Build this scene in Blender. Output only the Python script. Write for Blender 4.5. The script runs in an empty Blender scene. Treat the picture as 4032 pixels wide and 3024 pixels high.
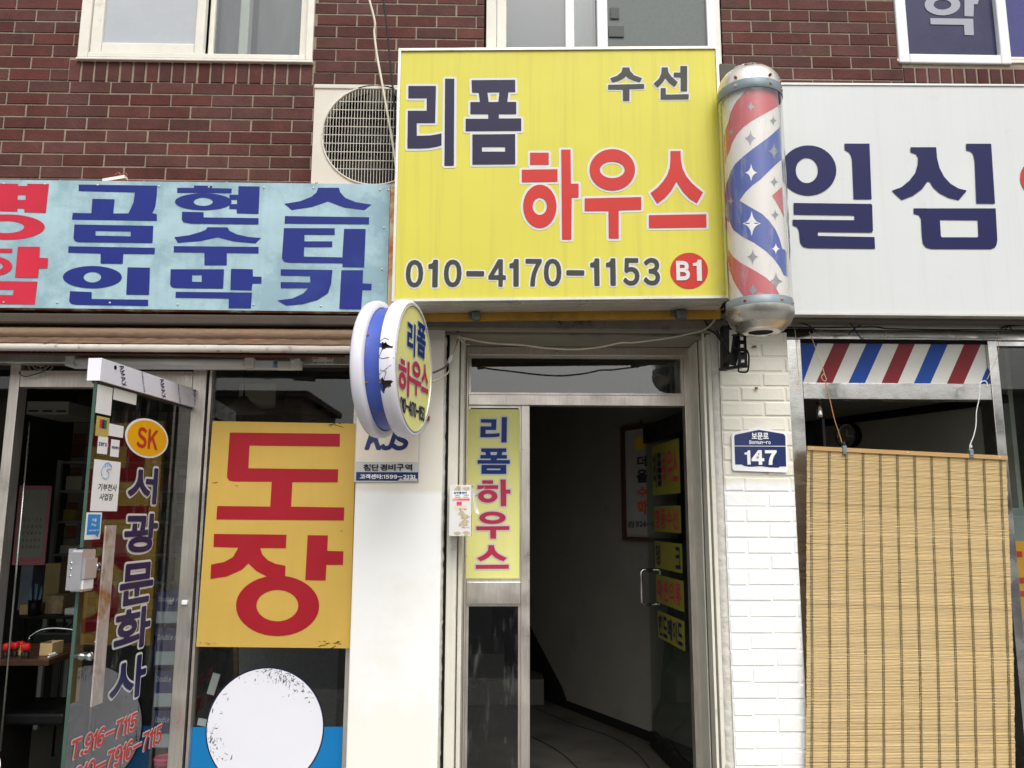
import bpy, bmesh, math, random
import numpy as np
from mathutils import Vector, Matrix, noise
from mathutils.geometry import tessellate_polygon
R = math.radians
sc = bpy.context.scene
col = sc.collection
# ------------------------------------------------------------------ camera
F = 3200.0; PITCH = 9.2; YAW = 1.2; ROLL = 0.17
CAM = Vector((0.0, -3.6, 1.6))
cd = bpy.data.cameras.new('camera'); cam = bpy.data.objects.new('camera', cd); col.objects.link(cam)
cd.sensor_width = 36.0; cd.lens = F/4032*36; cd.clip_start = .05; cd.clip_end = 500
ROT = Matrix.Rotation(R(-YAW), 3, 'Z') @ Matrix.Rotation(R(90+PITCH), 3, 'X') @ Matrix.Rotation(R(ROLL), 3, 'Z')
cam.matrix_world = Matrix.Translation(CAM) @ ROT.to_4x4()
sc.camera = cam
# ------------------------------------------------------------------ sky, sun, exposure
SUN_EL, SUN_AZ = 52.0, 168.0      # azimuth: direction the light comes from, degrees clockwise from +Y
w = bpy.data.worlds.new("World"); sc.world = w; w.use_nodes = True
nt = w.node_tree; nt.nodes.clear()
sky = nt.nodes.new('ShaderNodeTexSky'); sky.sky_type = 'NISHITA'; sky.sun_disc = False
sky.sun_elevation = R(SUN_EL); sky.sun_rotation = R(SUN_AZ); sky.dust_density = 4; sky.air_density = 1.5
hs = nt.nodes.new('ShaderNodeHueSaturation'); hs.inputs['Saturation'].default_value = .22
bg = nt.nodes.new('ShaderNodeBackground'); bg.inputs['Strength'].default_value = .135
wo = nt.nodes.new('ShaderNodeOutputWorld')
nt.links.new(sky.outputs[0], hs.inputs['Color']); nt.links.new(hs.outputs[0], bg.inputs[0]); nt.links.new(bg.outputs[0], wo.inputs[0])
sd = bpy.data.lights.new('sun', 'SUN'); sd.energy = 1.05; sd.angle = R(35); sd.color = (1, .985, .965)
so = bpy.data.objects.new('sun', sd); col.objects.link(so)
sdir = Vector((math.sin(R(SUN_AZ))*math.cos(R(SUN_EL)), math.cos(R(SUN_AZ))*math.cos(R(SUN_EL)), math.sin(R(SUN_EL))))
so.rotation_euler = sdir.to_track_quat('Z', 'Y').to_euler()
sc.view_settings.view_transform = 'Standard'; sc.view_settings.look = 'None'
sc.view_settings.exposure = .5; sc.view_settings.gamma = 1
sc.render.engine = 'CYCLES'
sc.cycles.max_bounces = 10; sc.cycles.transparent_max_bounces = 16

# ------------------------------------------------------------------ photo pixel (4032x3024) to a point on a real plane
def ray(px, py):
    return ROT @ Vector(((px-2016)/F, -(py-1512)/F, -1.0))
def W(px, py, Y=0.0):
    d = ray(px, py); t = (Y-CAM.y)/d.y
    return CAM + d*t
class Plane:
    """a flat board in space: origin, u along it, v up it, n out of it"""
    def __init__(s, o, u, v=(0, 0, 1)):
        s.o = Vector(o); s.u = Vector(u).normalized(); s.v = Vector(v).normalized(); s.n = s.u.cross(s.v)
    def uv(s, px, py):
        d = ray(px, py); t = (s.o-CAM).dot(s.n)/d.dot(s.n); p = CAM+d*t-s.o
        return (p.dot(s.u), p.dot(s.v))
    def at(s, u, v, off=0.0):
        return s.o+s.u*u+s.v*v+s.n*off
def PY(Y): return Plane((0, Y, 0), (1, 0, 0))       # n = -Y, towards the street
def X_(px, py, Y): return W(px, py, Y).x
def Z_(px, py, Y): return W(px, py, Y).z
def RC(x0, y0, x1, y1, Y):
    """photo rectangle on the plane y=Y -> X0, X1, Z0, Z1 in metres"""
    xm, ym = (x0+x1)/2, (y0+y1)/2
    return X_(x0, ym, Y), X_(x1, ym, Y), Z_(xm, y1, Y), Z_(xm, y0, Y)

# ------------------------------------------------------------------ materials
MATS = {}
def s2l(c):
    c = c/255.0
    return c/12.92 if c <= .04045 else ((c+.055)/1.055)**2.4
def rgb(r, g, b): return (s2l(r), s2l(g), s2l(b), 1)
def mat(name, c, rough=.5, metal=0.0, var=.12, scale=6.0, bump=0.0, bscale=60.0, streak=0.0, dirt=None, dirt_amt=.5, dirt_lo=.55,
        spec=.25, attr=False, coat=0.0, dscale=3.0, sc3=None, zmix=()):
    if name in MATS: return MATS[name]
    m = bpy.data.materials.new(name); m.use_nodes = True; t = m.node_tree; N = t.nodes; L = t.links
    b = N['Principled BSDF']; b.inputs['Roughness'].default_value = rough; b.inputs['Metallic'].default_value = metal
    b.inputs['Specular IOR Level'].default_value = spec
    if coat: b.inputs['Coat Weight'].default_value = coat
    tc = N.new('ShaderNodeTexCoord'); src = tc.outputs['Object']
    if attr:
        a = N.new('ShaderNodeAttribute'); a.attribute_name = 'tint'; cur = a.outputs['Color']
    else:
        v = N.new('ShaderNodeRGB'); v.outputs[0].default_value = c; cur = v.outputs[0]
    if var:
        n = N.new('ShaderNodeTexNoise'); n.inputs['Scale'].default_value = scale; n.inputs['Detail'].default_value = 6; n.inputs['Roughness'].default_value = .6
        if sc3:
            mp = N.new('ShaderNodeMapping'); mp.inputs['Scale'].default_value = sc3; L.new(src, mp.inputs[0]); L.new(mp.outputs[0], n.inputs[0])
        else: L.new(src, n.inputs[0])
        r = N.new('ShaderNodeMapRange'); r.inputs[1].default_value = .3; r.inputs[2].default_value = .7
        r.inputs[3].default_value = 1-var; r.inputs[4].default_value = 1+var*.6; L.new(n.outputs[0], r.inputs[0])
        mx = N.new('ShaderNodeVectorMath'); mx.operation = 'MULTIPLY'; L.new(cur, mx.inputs[0]); L.new(r.outputs[0], mx.inputs[1]); cur = mx.outputs[0]
    def layer(cur, amt, scl, lo, hi, colr, detail=5):
        mp = N.new('ShaderNodeMapping'); mp.inputs['Scale'].default_value = scl; L.new(src, mp.inputs[0])
        n = N.new('ShaderNodeTexNoise'); n.inputs['Scale'].default_value = 1; n.inputs['Detail'].default_value = detail; n.inputs['Roughness'].default_value = .65; L.new(mp.outputs[0], n.inputs[0])
        r = N.new('ShaderNodeMapRange'); r.inputs[1].default_value = lo; r.inputs[2].default_value = hi; r.inputs[4].default_value = amt; L.new(n.outputs[0], r.inputs[0])
        mx = N.new('ShaderNodeMix'); mx.data_type = 'RGBA'; L.new(r.outputs[0], mx.inputs[0]); L.new(cur, mx.inputs[6]); mx.inputs[7].default_value = colr
        return mx.outputs[2]
    if streak: cur = layer(cur, streak, (26, 26, .9), .5, .8, (c[0]*.5+.03, c[1]*.5+.03, c[2]*.5+.03, 1))
    if dirt: cur = layer(cur, dirt_amt, (dscale,)*3, dirt_lo, dirt_lo+.12, dirt, 8)
    for sgn, z0, colr, amp in zmix:      # an older or newer coat of paint with a ragged edge
        sx = N.new('ShaderNodeSeparateXYZ'); L.new(src, sx.inputs[0]); mp = N.new('ShaderNodeMapping'); mp.inputs['Scale'].default_value = (9, 9, 2.2); L.new(src, mp.inputs[0])
        n = N.new('ShaderNodeTexNoise'); n.inputs['Scale'].default_value = 1; n.inputs['Detail'].default_value = 5; L.new(mp.outputs[0], n.inputs[0])
        a1 = N.new('ShaderNodeMath'); a1.operation = 'MULTIPLY_ADD'; a1.inputs[1].default_value = amp; L.new(n.outputs[0], a1.inputs[0]); L.new(sx.outputs[2], a1.inputs[2])
        r = N.new('ShaderNodeMapRange'); r.inputs[1].default_value = z0+amp*.5-.012*sgn; r.inputs[2].default_value = z0+amp*.5+.012*sgn; L.new(a1.outputs[0], r.inputs[0])
        mx = N.new('ShaderNodeMix'); mx.data_type = 'RGBA'; L.new(r.outputs[0], mx.inputs[0]); L.new(cur, mx.inputs[6]); mx.inputs[7].default_value = colr; cur = mx.outputs[2]
    L.new(cur, b.inputs['Base Color'])
    if bump:
        n = N.new('ShaderNodeTexNoise'); n.inputs['Scale'].default_value = bscale; n.inputs['Detail'].default_value = 5; L.new(src, n.inputs[0])
        bp = N.new('ShaderNodeBump'); bp.inputs['Strength'].default_value = bump; bp.inputs['Distance'].default_value = .01
        L.new(n.outputs[0], bp.inputs['Height']); L.new(bp.outputs[0], b.inputs['Normal'])
    if metal or rough < .45:
        n = N.new('ShaderNodeTexNoise'); n.inputs['Scale'].default_value = 9; n.inputs['Detail'].default_value = 6; L.new(src, n.inputs[0])
        r = N.new('ShaderNodeMapRange'); r.inputs[1].default_value = .3; r.inputs[2].default_value = .7
        r.inputs[3].default_value = max(.03, rough-.1); r.inputs[4].default_value = rough+.12; L.new(n.outputs[0], r.inputs[0]); L.new(r.outputs[0], b.inputs['Roughness'])
    MATS[name] = m; return m
def glassmat(name, tint=(.86, .9, .88, 1), ior=1.5, smudge=.0, mult=1.7):
    if name in MATS: return MATS[name]
    m = bpy.data.materials.new(name); m.use_nodes = True; t = m.node_tree; N = t.nodes; L = t.links; N.clear()
    o = N.new('ShaderNodeOutputMaterial'); tr = N.new('ShaderNodeBsdfTransparent'); tr.inputs[0].default_value = tint
    g = N.new('ShaderNodeBsdfGlossy'); g.inputs['Roughness'].default_value = .012
    f = N.new('ShaderNodeFresnel'); f.inputs[0].default_value = ior; ge = N.new('ShaderNodeNewGeometry')
    s = N.new('ShaderNodeMath'); s.operation = 'SUBTRACT'; s.inputs[0].default_value = 1; L.new(ge.outputs['Backfacing'], s.inputs[1])
    mu = N.new('ShaderNodeMath'); mu.operation = 'MULTIPLY'; L.new(f.outputs[0], mu.inputs[0]); L.new(s.outputs[0], mu.inputs[1])
    m2 = N.new('ShaderNodeMath'); m2.operation = 'MULTIPLY'; m2.inputs[1].default_value = mult; m2.use_clamp = True; L.new(mu.outputs[0], m2.inputs[0])
    mx = N.new('ShaderNodeMixShader'); L.new(m2.outputs[0], mx.inputs[0]); L.new(tr.outputs[0], mx.inputs[1]); L.new(g.outputs[0], mx.inputs[2])
    out = mx.outputs[0]
    if smudge:
        tc = N.new('ShaderNodeTexCoord'); mp = N.new('ShaderNodeMapping'); mp.inputs['Scale'].default_value = (18, 18, 4); L.new(tc.outputs['Object'], mp.inputs[0])
        n = N.new('ShaderNodeTexNoise'); n.inputs['Scale'].default_value = 1; n.inputs['Detail'].default_value = 9; n.inputs['Roughness'].default_value = .7; L.new(mp.outputs[0], n.inputs[0])
        r = N.new('ShaderNodeMapRange'); r.inputs[1].default_value = .55; r.inputs[2].default_value = .8; r.inputs[4].default_value = smudge; L.new(n.outputs[0], r.inputs[0])
        d = N.new('ShaderNodeBsdfDiffuse'); d.inputs[0].default_value = (.6, .6, .58, 1)
        m3 = N.new('ShaderNodeMixShader'); L.new(r.outputs[0], m3.inputs[0]); L.new(out, m3.inputs[1]); L.new(d.outputs[0], m3.inputs[2]); out = m3.outputs[0]
    L.new(out, o.inputs[0]); MATS[name] = m; return m

GR = rgb(70, 66, 60)
m_brick = mat('brick_glazed', (.1, .04, .035, 1), .6, var=.24, scale=11, bump=.25, bscale=90, attr=True, spec=.1, dirt=rgb(150, 138, 122), dirt_amt=.25, dirt_lo=.64, dscale=5)
m_mortar = mat('mortar', rgb(146, 134, 117), .95, var=.22, scale=30, bump=.3, bscale=140)
m_wbrick = mat('white_painted_brick', rgb(243, 243, 240), .45, var=.03, scale=10, bump=.45, bscale=17, dirt=rgb(190, 182, 168), dirt_amt=.4, dirt_lo=.66, dscale=7, zmix=((1, Z_(2990, 1905, 0), rgb(226, 222, 208), .05),))
m_wpaint = mat('white_wall_paint', rgb(240, 240, 236), .6, var=.02, scale=2, bump=.05, bscale=18, dirt=rgb(226, 222, 208), dirt_amt=.5, dirt_lo=.56, dscale=1.6, zmix=((1, Z_(1560, 1935, 0), rgb(226, 221, 206), .06), (-4, Z_(1560, 2800, 0), rgb(236, 233, 224), .3)))
m_wmort = mat('painted_joint', rgb(206, 202, 192), .85, var=.16, scale=26, bump=.5, bscale=60, dirt=rgb(120, 110, 98), dirt_amt=.6, dirt_lo=.6, dscale=16)
m_cream = mat('cream_metal', rgb(222, 218, 204), .42, var=.1, scale=6, bump=.05, streak=.35, dirt=rgb(110, 105, 95), dirt_amt=.45, dirt_lo=.62, dscale=8)
m_cream2 = mat('cream_upvc', rgb(226, 222, 210), .5, var=.08, scale=8, dirt=rgb(150, 132, 108), dirt_amt=.5, dirt_lo=.62, dscale=7)
m_whitepvc = mat('white_upvc', rgb(232, 232, 232), .4, var=.04, scale=5)
m_steel = mat('stainless_steel', rgb(214, 212, 208), .22, metal=1.0, var=.1, scale=5, bump=.03, bscale=20, sc3=(8, 8, 40))
m_steelb = mat('brushed_steel', rgb(222, 214, 204), .36, metal=.85, var=.14, scale=4, sc3=(30, 30, 2))
m_chrome = mat('chrome', rgb(236, 236, 238), .14, metal=1.0, var=.03)
m_galv = mat('galvanised_band', rgb(132, 144, 148), .5, metal=.4, var=.2, scale=12, dirt=rgb(96, 54, 30), dirt_amt=.8, dirt_lo=.62, dscale=20)
m_alu = mat('aluminium_trim', rgb(205, 203, 194), .35, metal=.5, var=.1, scale=8, dirt=rgb(120, 115, 105), dirt_amt=.4, dirt_lo=.6)
m_rust = mat('rusty_steel', rgb(150, 84, 38), .8, metal=.1, var=.35, scale=15, bump=.3, streak=.3, dirt=rgb(214, 190, 150), dirt_amt=.95, dirt_lo=.5, dscale=6)
m_black = mat('black_metal', rgb(30, 29, 30), .45, metal=.3, var=.25, scale=20)
m_dark = mat('dark_gap', rgb(26, 24, 22), .9, var=.2)
m_grey = mat('grey_ledge', rgb(98, 92, 84), .8, var=.22, scale=9, bump=.2, bscale=40, dirt=rgb(70, 60, 52), dirt_amt=.6, dirt_lo=.56, dscale=9)
m_soffit = mat('soffit_board', rgb(150, 145, 132), .7, var=.1, scale=5, dirt=rgb(90, 82, 70), dirt_amt=.5, dirt_lo=.6)
m_brown = mat('brown_fascia', rgb(74, 64, 56), .6, var=.16, scale=5, sc3=(2, 9, 9), dirt=rgb(50, 42, 36), dirt_amt=.5, dirt_lo=.58)
m_canvas = mat('brown_awning_canvas', rgb(128, 104, 84), .85, var=.22, scale=7, sc3=(3, 14, 14), bump=.15, bscale=50, dirt=rgb(160, 88, 58), dirt_amt=.45, dirt_lo=.63, dscale=5)
m_yellow = mat('yellow_sign_film', rgb(210, 201, 80), .38, var=.05, scale=2.5, streak=.34, dirt=rgb(186, 180, 112), dirt_amt=.3, dirt_lo=.6, dscale=2)
m_yellow2 = mat('yellow_panel_film', rgb(238, 236, 150), .42, var=.08, scale=2.5, streak=.1)
m_yellowd = mat('faded_yellow_board', rgb(200, 165, 80), .5, var=.08, scale=3, streak=.08)
m_amber = mat('amber_strip', rgb(170, 128, 44), .6, var=.2, scale=9, streak=.5, dirt=rgb(96, 78, 48), dirt_amt=.6, dirt_lo=.52)
m_navy = mat('navy_vinyl', rgb(34, 29, 62), .45, var=.06, streak=.12)
m_navy2 = mat('deep_blue_vinyl', rgb(22, 22, 76), .35, var=.04)
m_blue = mat('blue_vinyl', rgb(22, 54, 122), .4, var=.05)
m_signblue = mat('sign_letter_blue', rgb(28, 42, 122), .5, var=.12, scale=4, dirt=rgb(48, 70, 132), dirt_amt=.35, dirt_lo=.55)
m_lightblue = mat('weathered_light_blue', rgb(164, 192, 199), .6, var=.14, scale=6, streak=.24, dirt=rgb(116, 144, 156), dirt_amt=.55, dirt_lo=.46, dscale=4)
m_red = mat('red_vinyl', rgb(194, 50, 42), .4, var=.05, streak=.08)
m_crimson = mat('crimson_vinyl', rgb(158, 28, 40), .42, var=.05)
m_pink = mat('faded_red_vinyl', rgb(190, 54, 80), .45, var=.06)
m_redsign = mat('sign_letter_red', rgb(196, 40, 62), .5, var=.12, scale=4)
m_greylet = mat('grey_vinyl', rgb(62, 62, 55), .4, var=.06)
m_outl = mat('outline_white', rgb(212, 212, 209), .4, var=.03, streak=.06)
m_white = mat('white_vinyl', rgb(238, 238, 238), .4, var=.03)
m_whitesign = mat('white_sign_panel', rgb(209, 211, 209), .35, var=.03, scale=2, streak=.13, dirt=rgb(198, 199, 194), dirt_amt=.4, dirt_lo=.56, dscale=1.6)
m_plate = mat('navy_plate', rgb(38, 50, 100), .3, var=.06, coat=.3)
m_txtblk = mat('black_print', rgb(40, 40, 44), .5, var=.05)
m_paper = mat('paper', rgb(232, 230, 224), .8, var=.05)
m_cardb = mat('cardboard', rgb(190, 160, 115), .9, var=.15)
m_wood = mat('wood', rgb(150, 112, 74), .6, var=.25, scale=6, sc3=(2, 2, 14))
m_dwood = mat('dark_wood', rgb(70, 46, 32), .4, var=.25, scale=6, sc3=(2, 14, 2))
m_beige = mat('beige_appliance', rgb(214, 208, 194), .5, var=.06, dirt=rgb(170, 160, 140), dirt_amt=.3, dirt_lo=.6)
m_wall_in = mat('corridor_wall', rgb(124, 121, 112), .85, var=.1, scale=3, dirt=rgb(84, 80, 72), dirt_amt=.5, dirt_lo=.58, dscale=2.6, bump=.15, bscale=12)
m_blk_in = mat('black_painted_dado', rgb(24, 24, 24), .6, var=.3, scale=20)
m_floor_in = mat('terrazzo', rgb(86, 82, 75), .5, var=.2, scale=80)
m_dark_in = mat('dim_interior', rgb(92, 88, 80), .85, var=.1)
m_asphalt = mat('asphalt', (.05, .05, .052, 1), .9, var=.25, scale=40)
m_pave = mat('paving', (.24, .23, .215, 1), .9, var=.2, scale=8)
m_string = mat('twine', rgb(206, 186, 150), .8, var=.2)
m_ostring = mat('orange_twine', rgb(190, 140, 80), .8, var=.2)
m_wire = mat('black_cable', rgb(34, 33, 34), .6, var=.1)
m_cwire = mat('cream_cable', rgb(206, 198, 178), .6, var=.15, dirt=rgb(90, 80, 66), dirt_amt=.6, dirt_lo=.6, dscale=20)
m_green = mat('green_tint_edge', rgb(66, 90, 80), .2, var=.3, scale=7)
m_glass = glassmat('clear_glass')
m_glassd = glassmat('dirty_glass', (.78, .82, .8, 1), 1.5, .16)
m_glassr = glassmat('reflective_glass', (.8, .84, .83, 1), 1.5, .06, 3.6)
m_tube = glassmat('tube_plastic', (.93, .93, .91, 1), 1.45, .5, 2.8)

# ------------------------------------------------------------------ objects
def tag(o, label=None, cat=None, group=None, kind=None):
    if label: o['label'] = label
    if cat: o['category'] = cat
    if group: o['group'] = group
    if kind: o['kind'] = kind
    return o
def thing(name, loc, label, cat, group=None):
    o = bpy.data.objects.new(name, None); col.objects.link(o); o.location = loc; o.empty_display_size = .05
    return tag(o, label, cat, group)
class MB:
    def __init__(s): s.v = []; s.f = []; s.mi = []; s.sm = []; s.tint = None
    def add(s, vs, fs, mi=0, smooth=False):
        k = len(s.v); s.v += [Vector(v) for v in vs]; s.f += [tuple(i+k for i in f) for f in fs]
        s.mi += [mi]*len(fs); s.sm += [smooth]*len(fs); return s
    def box(s, x0, x1, y0, y1, z0, z1, mi=0, b=0.0):
        if x0 > x1: x0, x1 = x1, x0
        if y0 > y1: y0, y1 = y1, y0
        if z0 > z1: z0, z1 = z1, z0
        b = min(b, (x1-x0)*.45, (y1-y0)*.45, (z1-z0)*.45)
        if b <= 0:
            vs = [(x, y, z) for x in (x0, x1) for y in (y0, y1) for z in (z0, z1)]
            return s.add(vs, [(0, 1, 3, 2), (4, 6, 7, 5), (0, 4, 5, 1), (2, 3, 7, 6), (0, 2, 6, 4), (1, 5, 7, 3)], mi)
        bm = bmesh.new(); bmesh.ops.create_cube(bm, size=1)
        for v in bm.verts:
            v.co = Vector((x0 if v.co.x < 0 else x1, y0 if v.co.y < 0 else y1, z0 if v.co.z < 0 else z1))
        bmesh.ops.bevel(bm, geom=bm.edges[:], offset=b, segments=2, affect='EDGES', profile=.5)
        bm.verts.index_update()
        s.add([v.co.copy() for v in bm.verts], [tuple(v.index for v in f.verts) for f in bm.faces], mi); bm.free(); return s
    def obox(s, p0, p1, wdt, hgt, up=(0, 0, 1), mi=0):
        """bar of section wdt x hgt from p0 to p1"""
        p0 = Vector(p0); p1 = Vector(p1); d = (p1-p0).normalized(); a = d.cross(Vector(up))
        if a.length < 1e-4: a = d.cross(Vector((1, 0, 0)))
        a.normalize(); c = a.cross(d)
        vs = [p+a*(wdt/2*i)+c*(hgt/2*j) for p in (p0, p1) for i, j in ((-1, -1), (1, -1), (1, 1), (-1, 1))]
        return s.add(vs, [(0, 1, 2, 3), (4, 7, 6, 5), (0, 4, 5, 1), (1, 5, 6, 2), (2, 6, 7, 3), (3, 7, 4, 0)], mi)
    def tube(s, pts, r, n=8, mi=0, cap=True):
        pts = [Vector(p) for p in pts]; rings = []; a = None
        for i, p in enumerate(pts):
            d = (pts[min(i+1, len(pts)-1)]-pts[max(i-1, 0)]).normalized()
            if a is None: a = d.orthogonal().normalized()
            a = (a-d*a.dot(d)).normalized(); c = d.cross(a)
            rr = r[i] if isinstance(r, (list, tuple)) else r
            rings.append([p+a*(rr*math.cos(2*math.pi*j/n))+c*(rr*math.sin(2*math.pi*j/n)) for j in range(n)])
        vs = [v for q in rings for v in q]; fs = []
        for i in range(len(rings)-1):
            for j in range(n):
                k = (j+1) % n; fs.append((i*n+j, i*n+k, (i+1)*n+k, (i+1)*n+j))
        if cap: fs += [tuple(range(n-1, -1, -1)), tuple((len(rings)-1)*n+j for j in range(n))]
        return s.add(vs, fs, mi, True)
    def lathe(s, o, axis, prof, n=48, mi=0, smooth=True, arc=None):
        """prof: list of (radius, distance along axis)"""
        o = Vector(o); ax = Vector(axis).normalized(); a = ax.orthogonal().normalized(); c = ax.cross(a)
        vs = []; fs = []
        for (r, h) in prof:
            for j in range(n):
                t = 2*math.pi*j/n; vs.append(o+ax*h+a*(r*math.cos(t))+c*(r*math.sin(t)))
        for i in range(len(prof)-1):
            for j in range(n):
                k = (j+1) % n; fs.append((i*n+j, i*n+k, (i+1)*n+k, (i+1)*n+j))
        return s.add(vs, fs, mi, smooth)
    def prism(s, pl, pts, t0, t1, mi=0):
        """polygon given as (u,v) on a Plane, between offsets t0 (back) and t1 (front)"""
        n = len(pts); ar = sum(pts[i][0]*pts[(i+1) % n][1]-pts[(i+1) % n][0]*pts[i][1] for i in range(n))
        if ar < 0: pts = pts[::-1]
        vs = [pl.at(u, v, t0) for u, v in pts]+[pl.at(u, v, t1) for u, v in pts]
        tr = tessellate_polygon([[Vector((u, v, 0)) for u, v in pts]])
        fs = [(i, (i+1) % n, n+(i+1) % n, n+i) for i in range(n)]
        for a, b, c in tr:
            A = (Vector(pts[b])-Vector(pts[a])).cross(Vector(pts[c])-Vector(pts[a]))
            if A < 0: b, c = c, b
            fs += [(n+a, n+b, n+c), (a, c, b)]
        return s.add(vs, fs, mi)
    def build(s, name, mats, parent=None, loc=None):
        me = bpy.data.meshes.new(name)
        o = bpy.data.objects.new(name, me); col.objects.link(o)
        off = Vector((0, 0, 0))
        if parent is not None:
            o.parent = parent; p = parent
            while p is not None: off += Vector(p.location); p = p.parent
        elif loc is not None: off = Vector(loc)
        else:
            xs = [v for v in s.v]; off = Vector((sum(v.x for v in xs)/len(xs), sum(v.y for v in xs)/len(xs), min(v.z for v in xs)))
        if parent is None: o.location = off
        me.from_pydata([v-off for v in s.v], [], s.f)
        for m in (mats if isinstance(mats, (list, tuple)) else [mats]): me.materials.append(m)
        for p, i, q in zip(me.polygons, s.mi, s.sm): p.material_index = i; p.use_smooth = q
        if s.tint:
            at = me.color_attributes.new('tint', 'FLOAT_COLOR', 'CORNER'); k = 0
            for p, c in zip(me.polygons, s.tint):
                for _ in p.vertices: at.data[k].color = c; k += 1
        me.update(); return o
def smooth_path(pts, k=6):
    pts = [Vector(p) for p in pts]; out = []
    P = [pts[0]*2-pts[1]]+pts+[pts[-1]*2-pts[-2]]
    for i in range(1, len(P)-2):
        for j in range(k):
            t = j/k; a, b, c, d = P[i-1:i+3]
            out.append(.5*((2*b)+(c-a)*t+(2*a-5*b+4*c-d)*t*t+(3*b-a-3*c+d)*t**3))
    out.append(pts[-1]); return out

# ------------------------------------------------------------------ lettering
def ell(cx, cy, rx, ry, n=40, a0=0): return [(cx+rx*math.cos(2*math.pi*i/n+a0), cy+ry*math.sin(2*math.pi*i/n+a0)) for i in range(n)]
def ringshape(cx, cy, rx, ry, hx, hy, hcx=None, hcy=None):
    return [ell(cx, cy, rx, ry), ell(hcx if hcx is not None else cx, hcy if hcy is not None else cy, hx, hy)]
def onplane(pl, shapes, f):
    """shapes traced in a zoomed view of the photo -> (u,v) on the board; long edges are kept straight"""
    return [[[pl.uv(*f(x, y)) for x, y in lp] for lp in sh] for sh in shapes]
GC = {}
def raw_glyph(ch, bold):
    """outline of one character as points, polygons and boundary edges, in em units"""
    k = (ch, bold)
    if k in GC: return GC[k]
    if ch == '1':
        e = bold*.8; p = [(.0-e, .53), (.0-e, .60+e), (.07, .615+e), (.12, .66+e), (.14, .73+e), (.22+e, .73+e), (.22+e, 0-e), (.13-e, 0-e), (.13-e, .53)]
        n = len(p); tr = [tuple(t) for t in tessellate_polygon([[Vector((x, y, 0)) for x, y in p]])]; T = []
        for t in tr:
            A = (p[t[1]][0]-p[t[0]][0])*(p[t[2]][1]-p[t[0]][1])-(p[t[1]][1]-p[t[0]][1])*(p[t[2]][0]-p[t[0]][0]); T.append(t if A > 0 else t[::-1])
        GC[k] = (p, T, [(i, (i+1) % n) for i in range(n)]); return GC[k]
    c = bpy.data.curves.new('t', 'FONT'); c.body = chr(ord(ch)+0xFEE0) if 33 <= ord(ch) < 127 else ch; c.offset = bold; c.resolution_u = 4
    o = bpy.data.objects.new('t', c); col.objects.link(o); bpy.context.view_layer.update()
    m = o.to_mesh(); key = {}; ids = []
    for v in m.vertices: ids.append(key.setdefault((round(v.co.x, 5), round(v.co.y, 5)), len(key)))
    tris = [tuple(ids[i] for i in p.vertices) for p in m.polygons]; ec = set()
    for q in tris:
        for i in range(len(q)):
            if q[i] != q[(i+1) % len(q)]: ec.add((q[i], q[(i+1) % len(q)]))
    bd = [e for e in ec if (e[1], e[0]) not in ec]; pts = list(key.keys())
    o.to_mesh_clear(); bpy.data.objects.remove(o); bpy.data.curves.remove(c)
    GC[k] = (pts, tris, bd); return GC[k]
def text_shape(body, bold=.0, shear=0.0, space=1.0):
    P = []; T = []; B = []; x = 0
    for ch in body:
        if ch == ' ': x += .3; continue
        pts, tris, bd = raw_glyph(ch, bold)
        if 33 <= ord(ch) < 127: a = min(p[0] for p in pts); w_ = max(p[0] for p in pts)-a; gap = .09*space
        else: a = 0; w_ = .92; gap = 0
        k = len(P); P += [(p[0]-a+x+p[1]*shear, p[1]) for p in pts]; T += [tuple(i+k for i in t) for t in tris]; B += [(e[0]+k, e[1]+k) for e in bd]
        x += w_+gap
    x0 = min(p[0] for p in P); x1 = max(p[0] for p in P); y0 = min(p[1] for p in P); y1 = max(p[1] for p in P)
    return [((p[0]-x0)/(x1-x0), (p[1]-y0)/(y1-y0)) for p in P], T, B
def rect_uv(pl, x0, y0, x1, y1):
    """photo box -> (u0,u1,v0,v1) on the board, read at the middles of its sides"""
    xm, ym = (x0+x1)/2, (y0+y1)/2
    return pl.uv(x0, ym)[0], pl.uv(x1, ym)[0], pl.uv(xm, y1)[1], pl.uv(xm, y0)[1]
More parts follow.
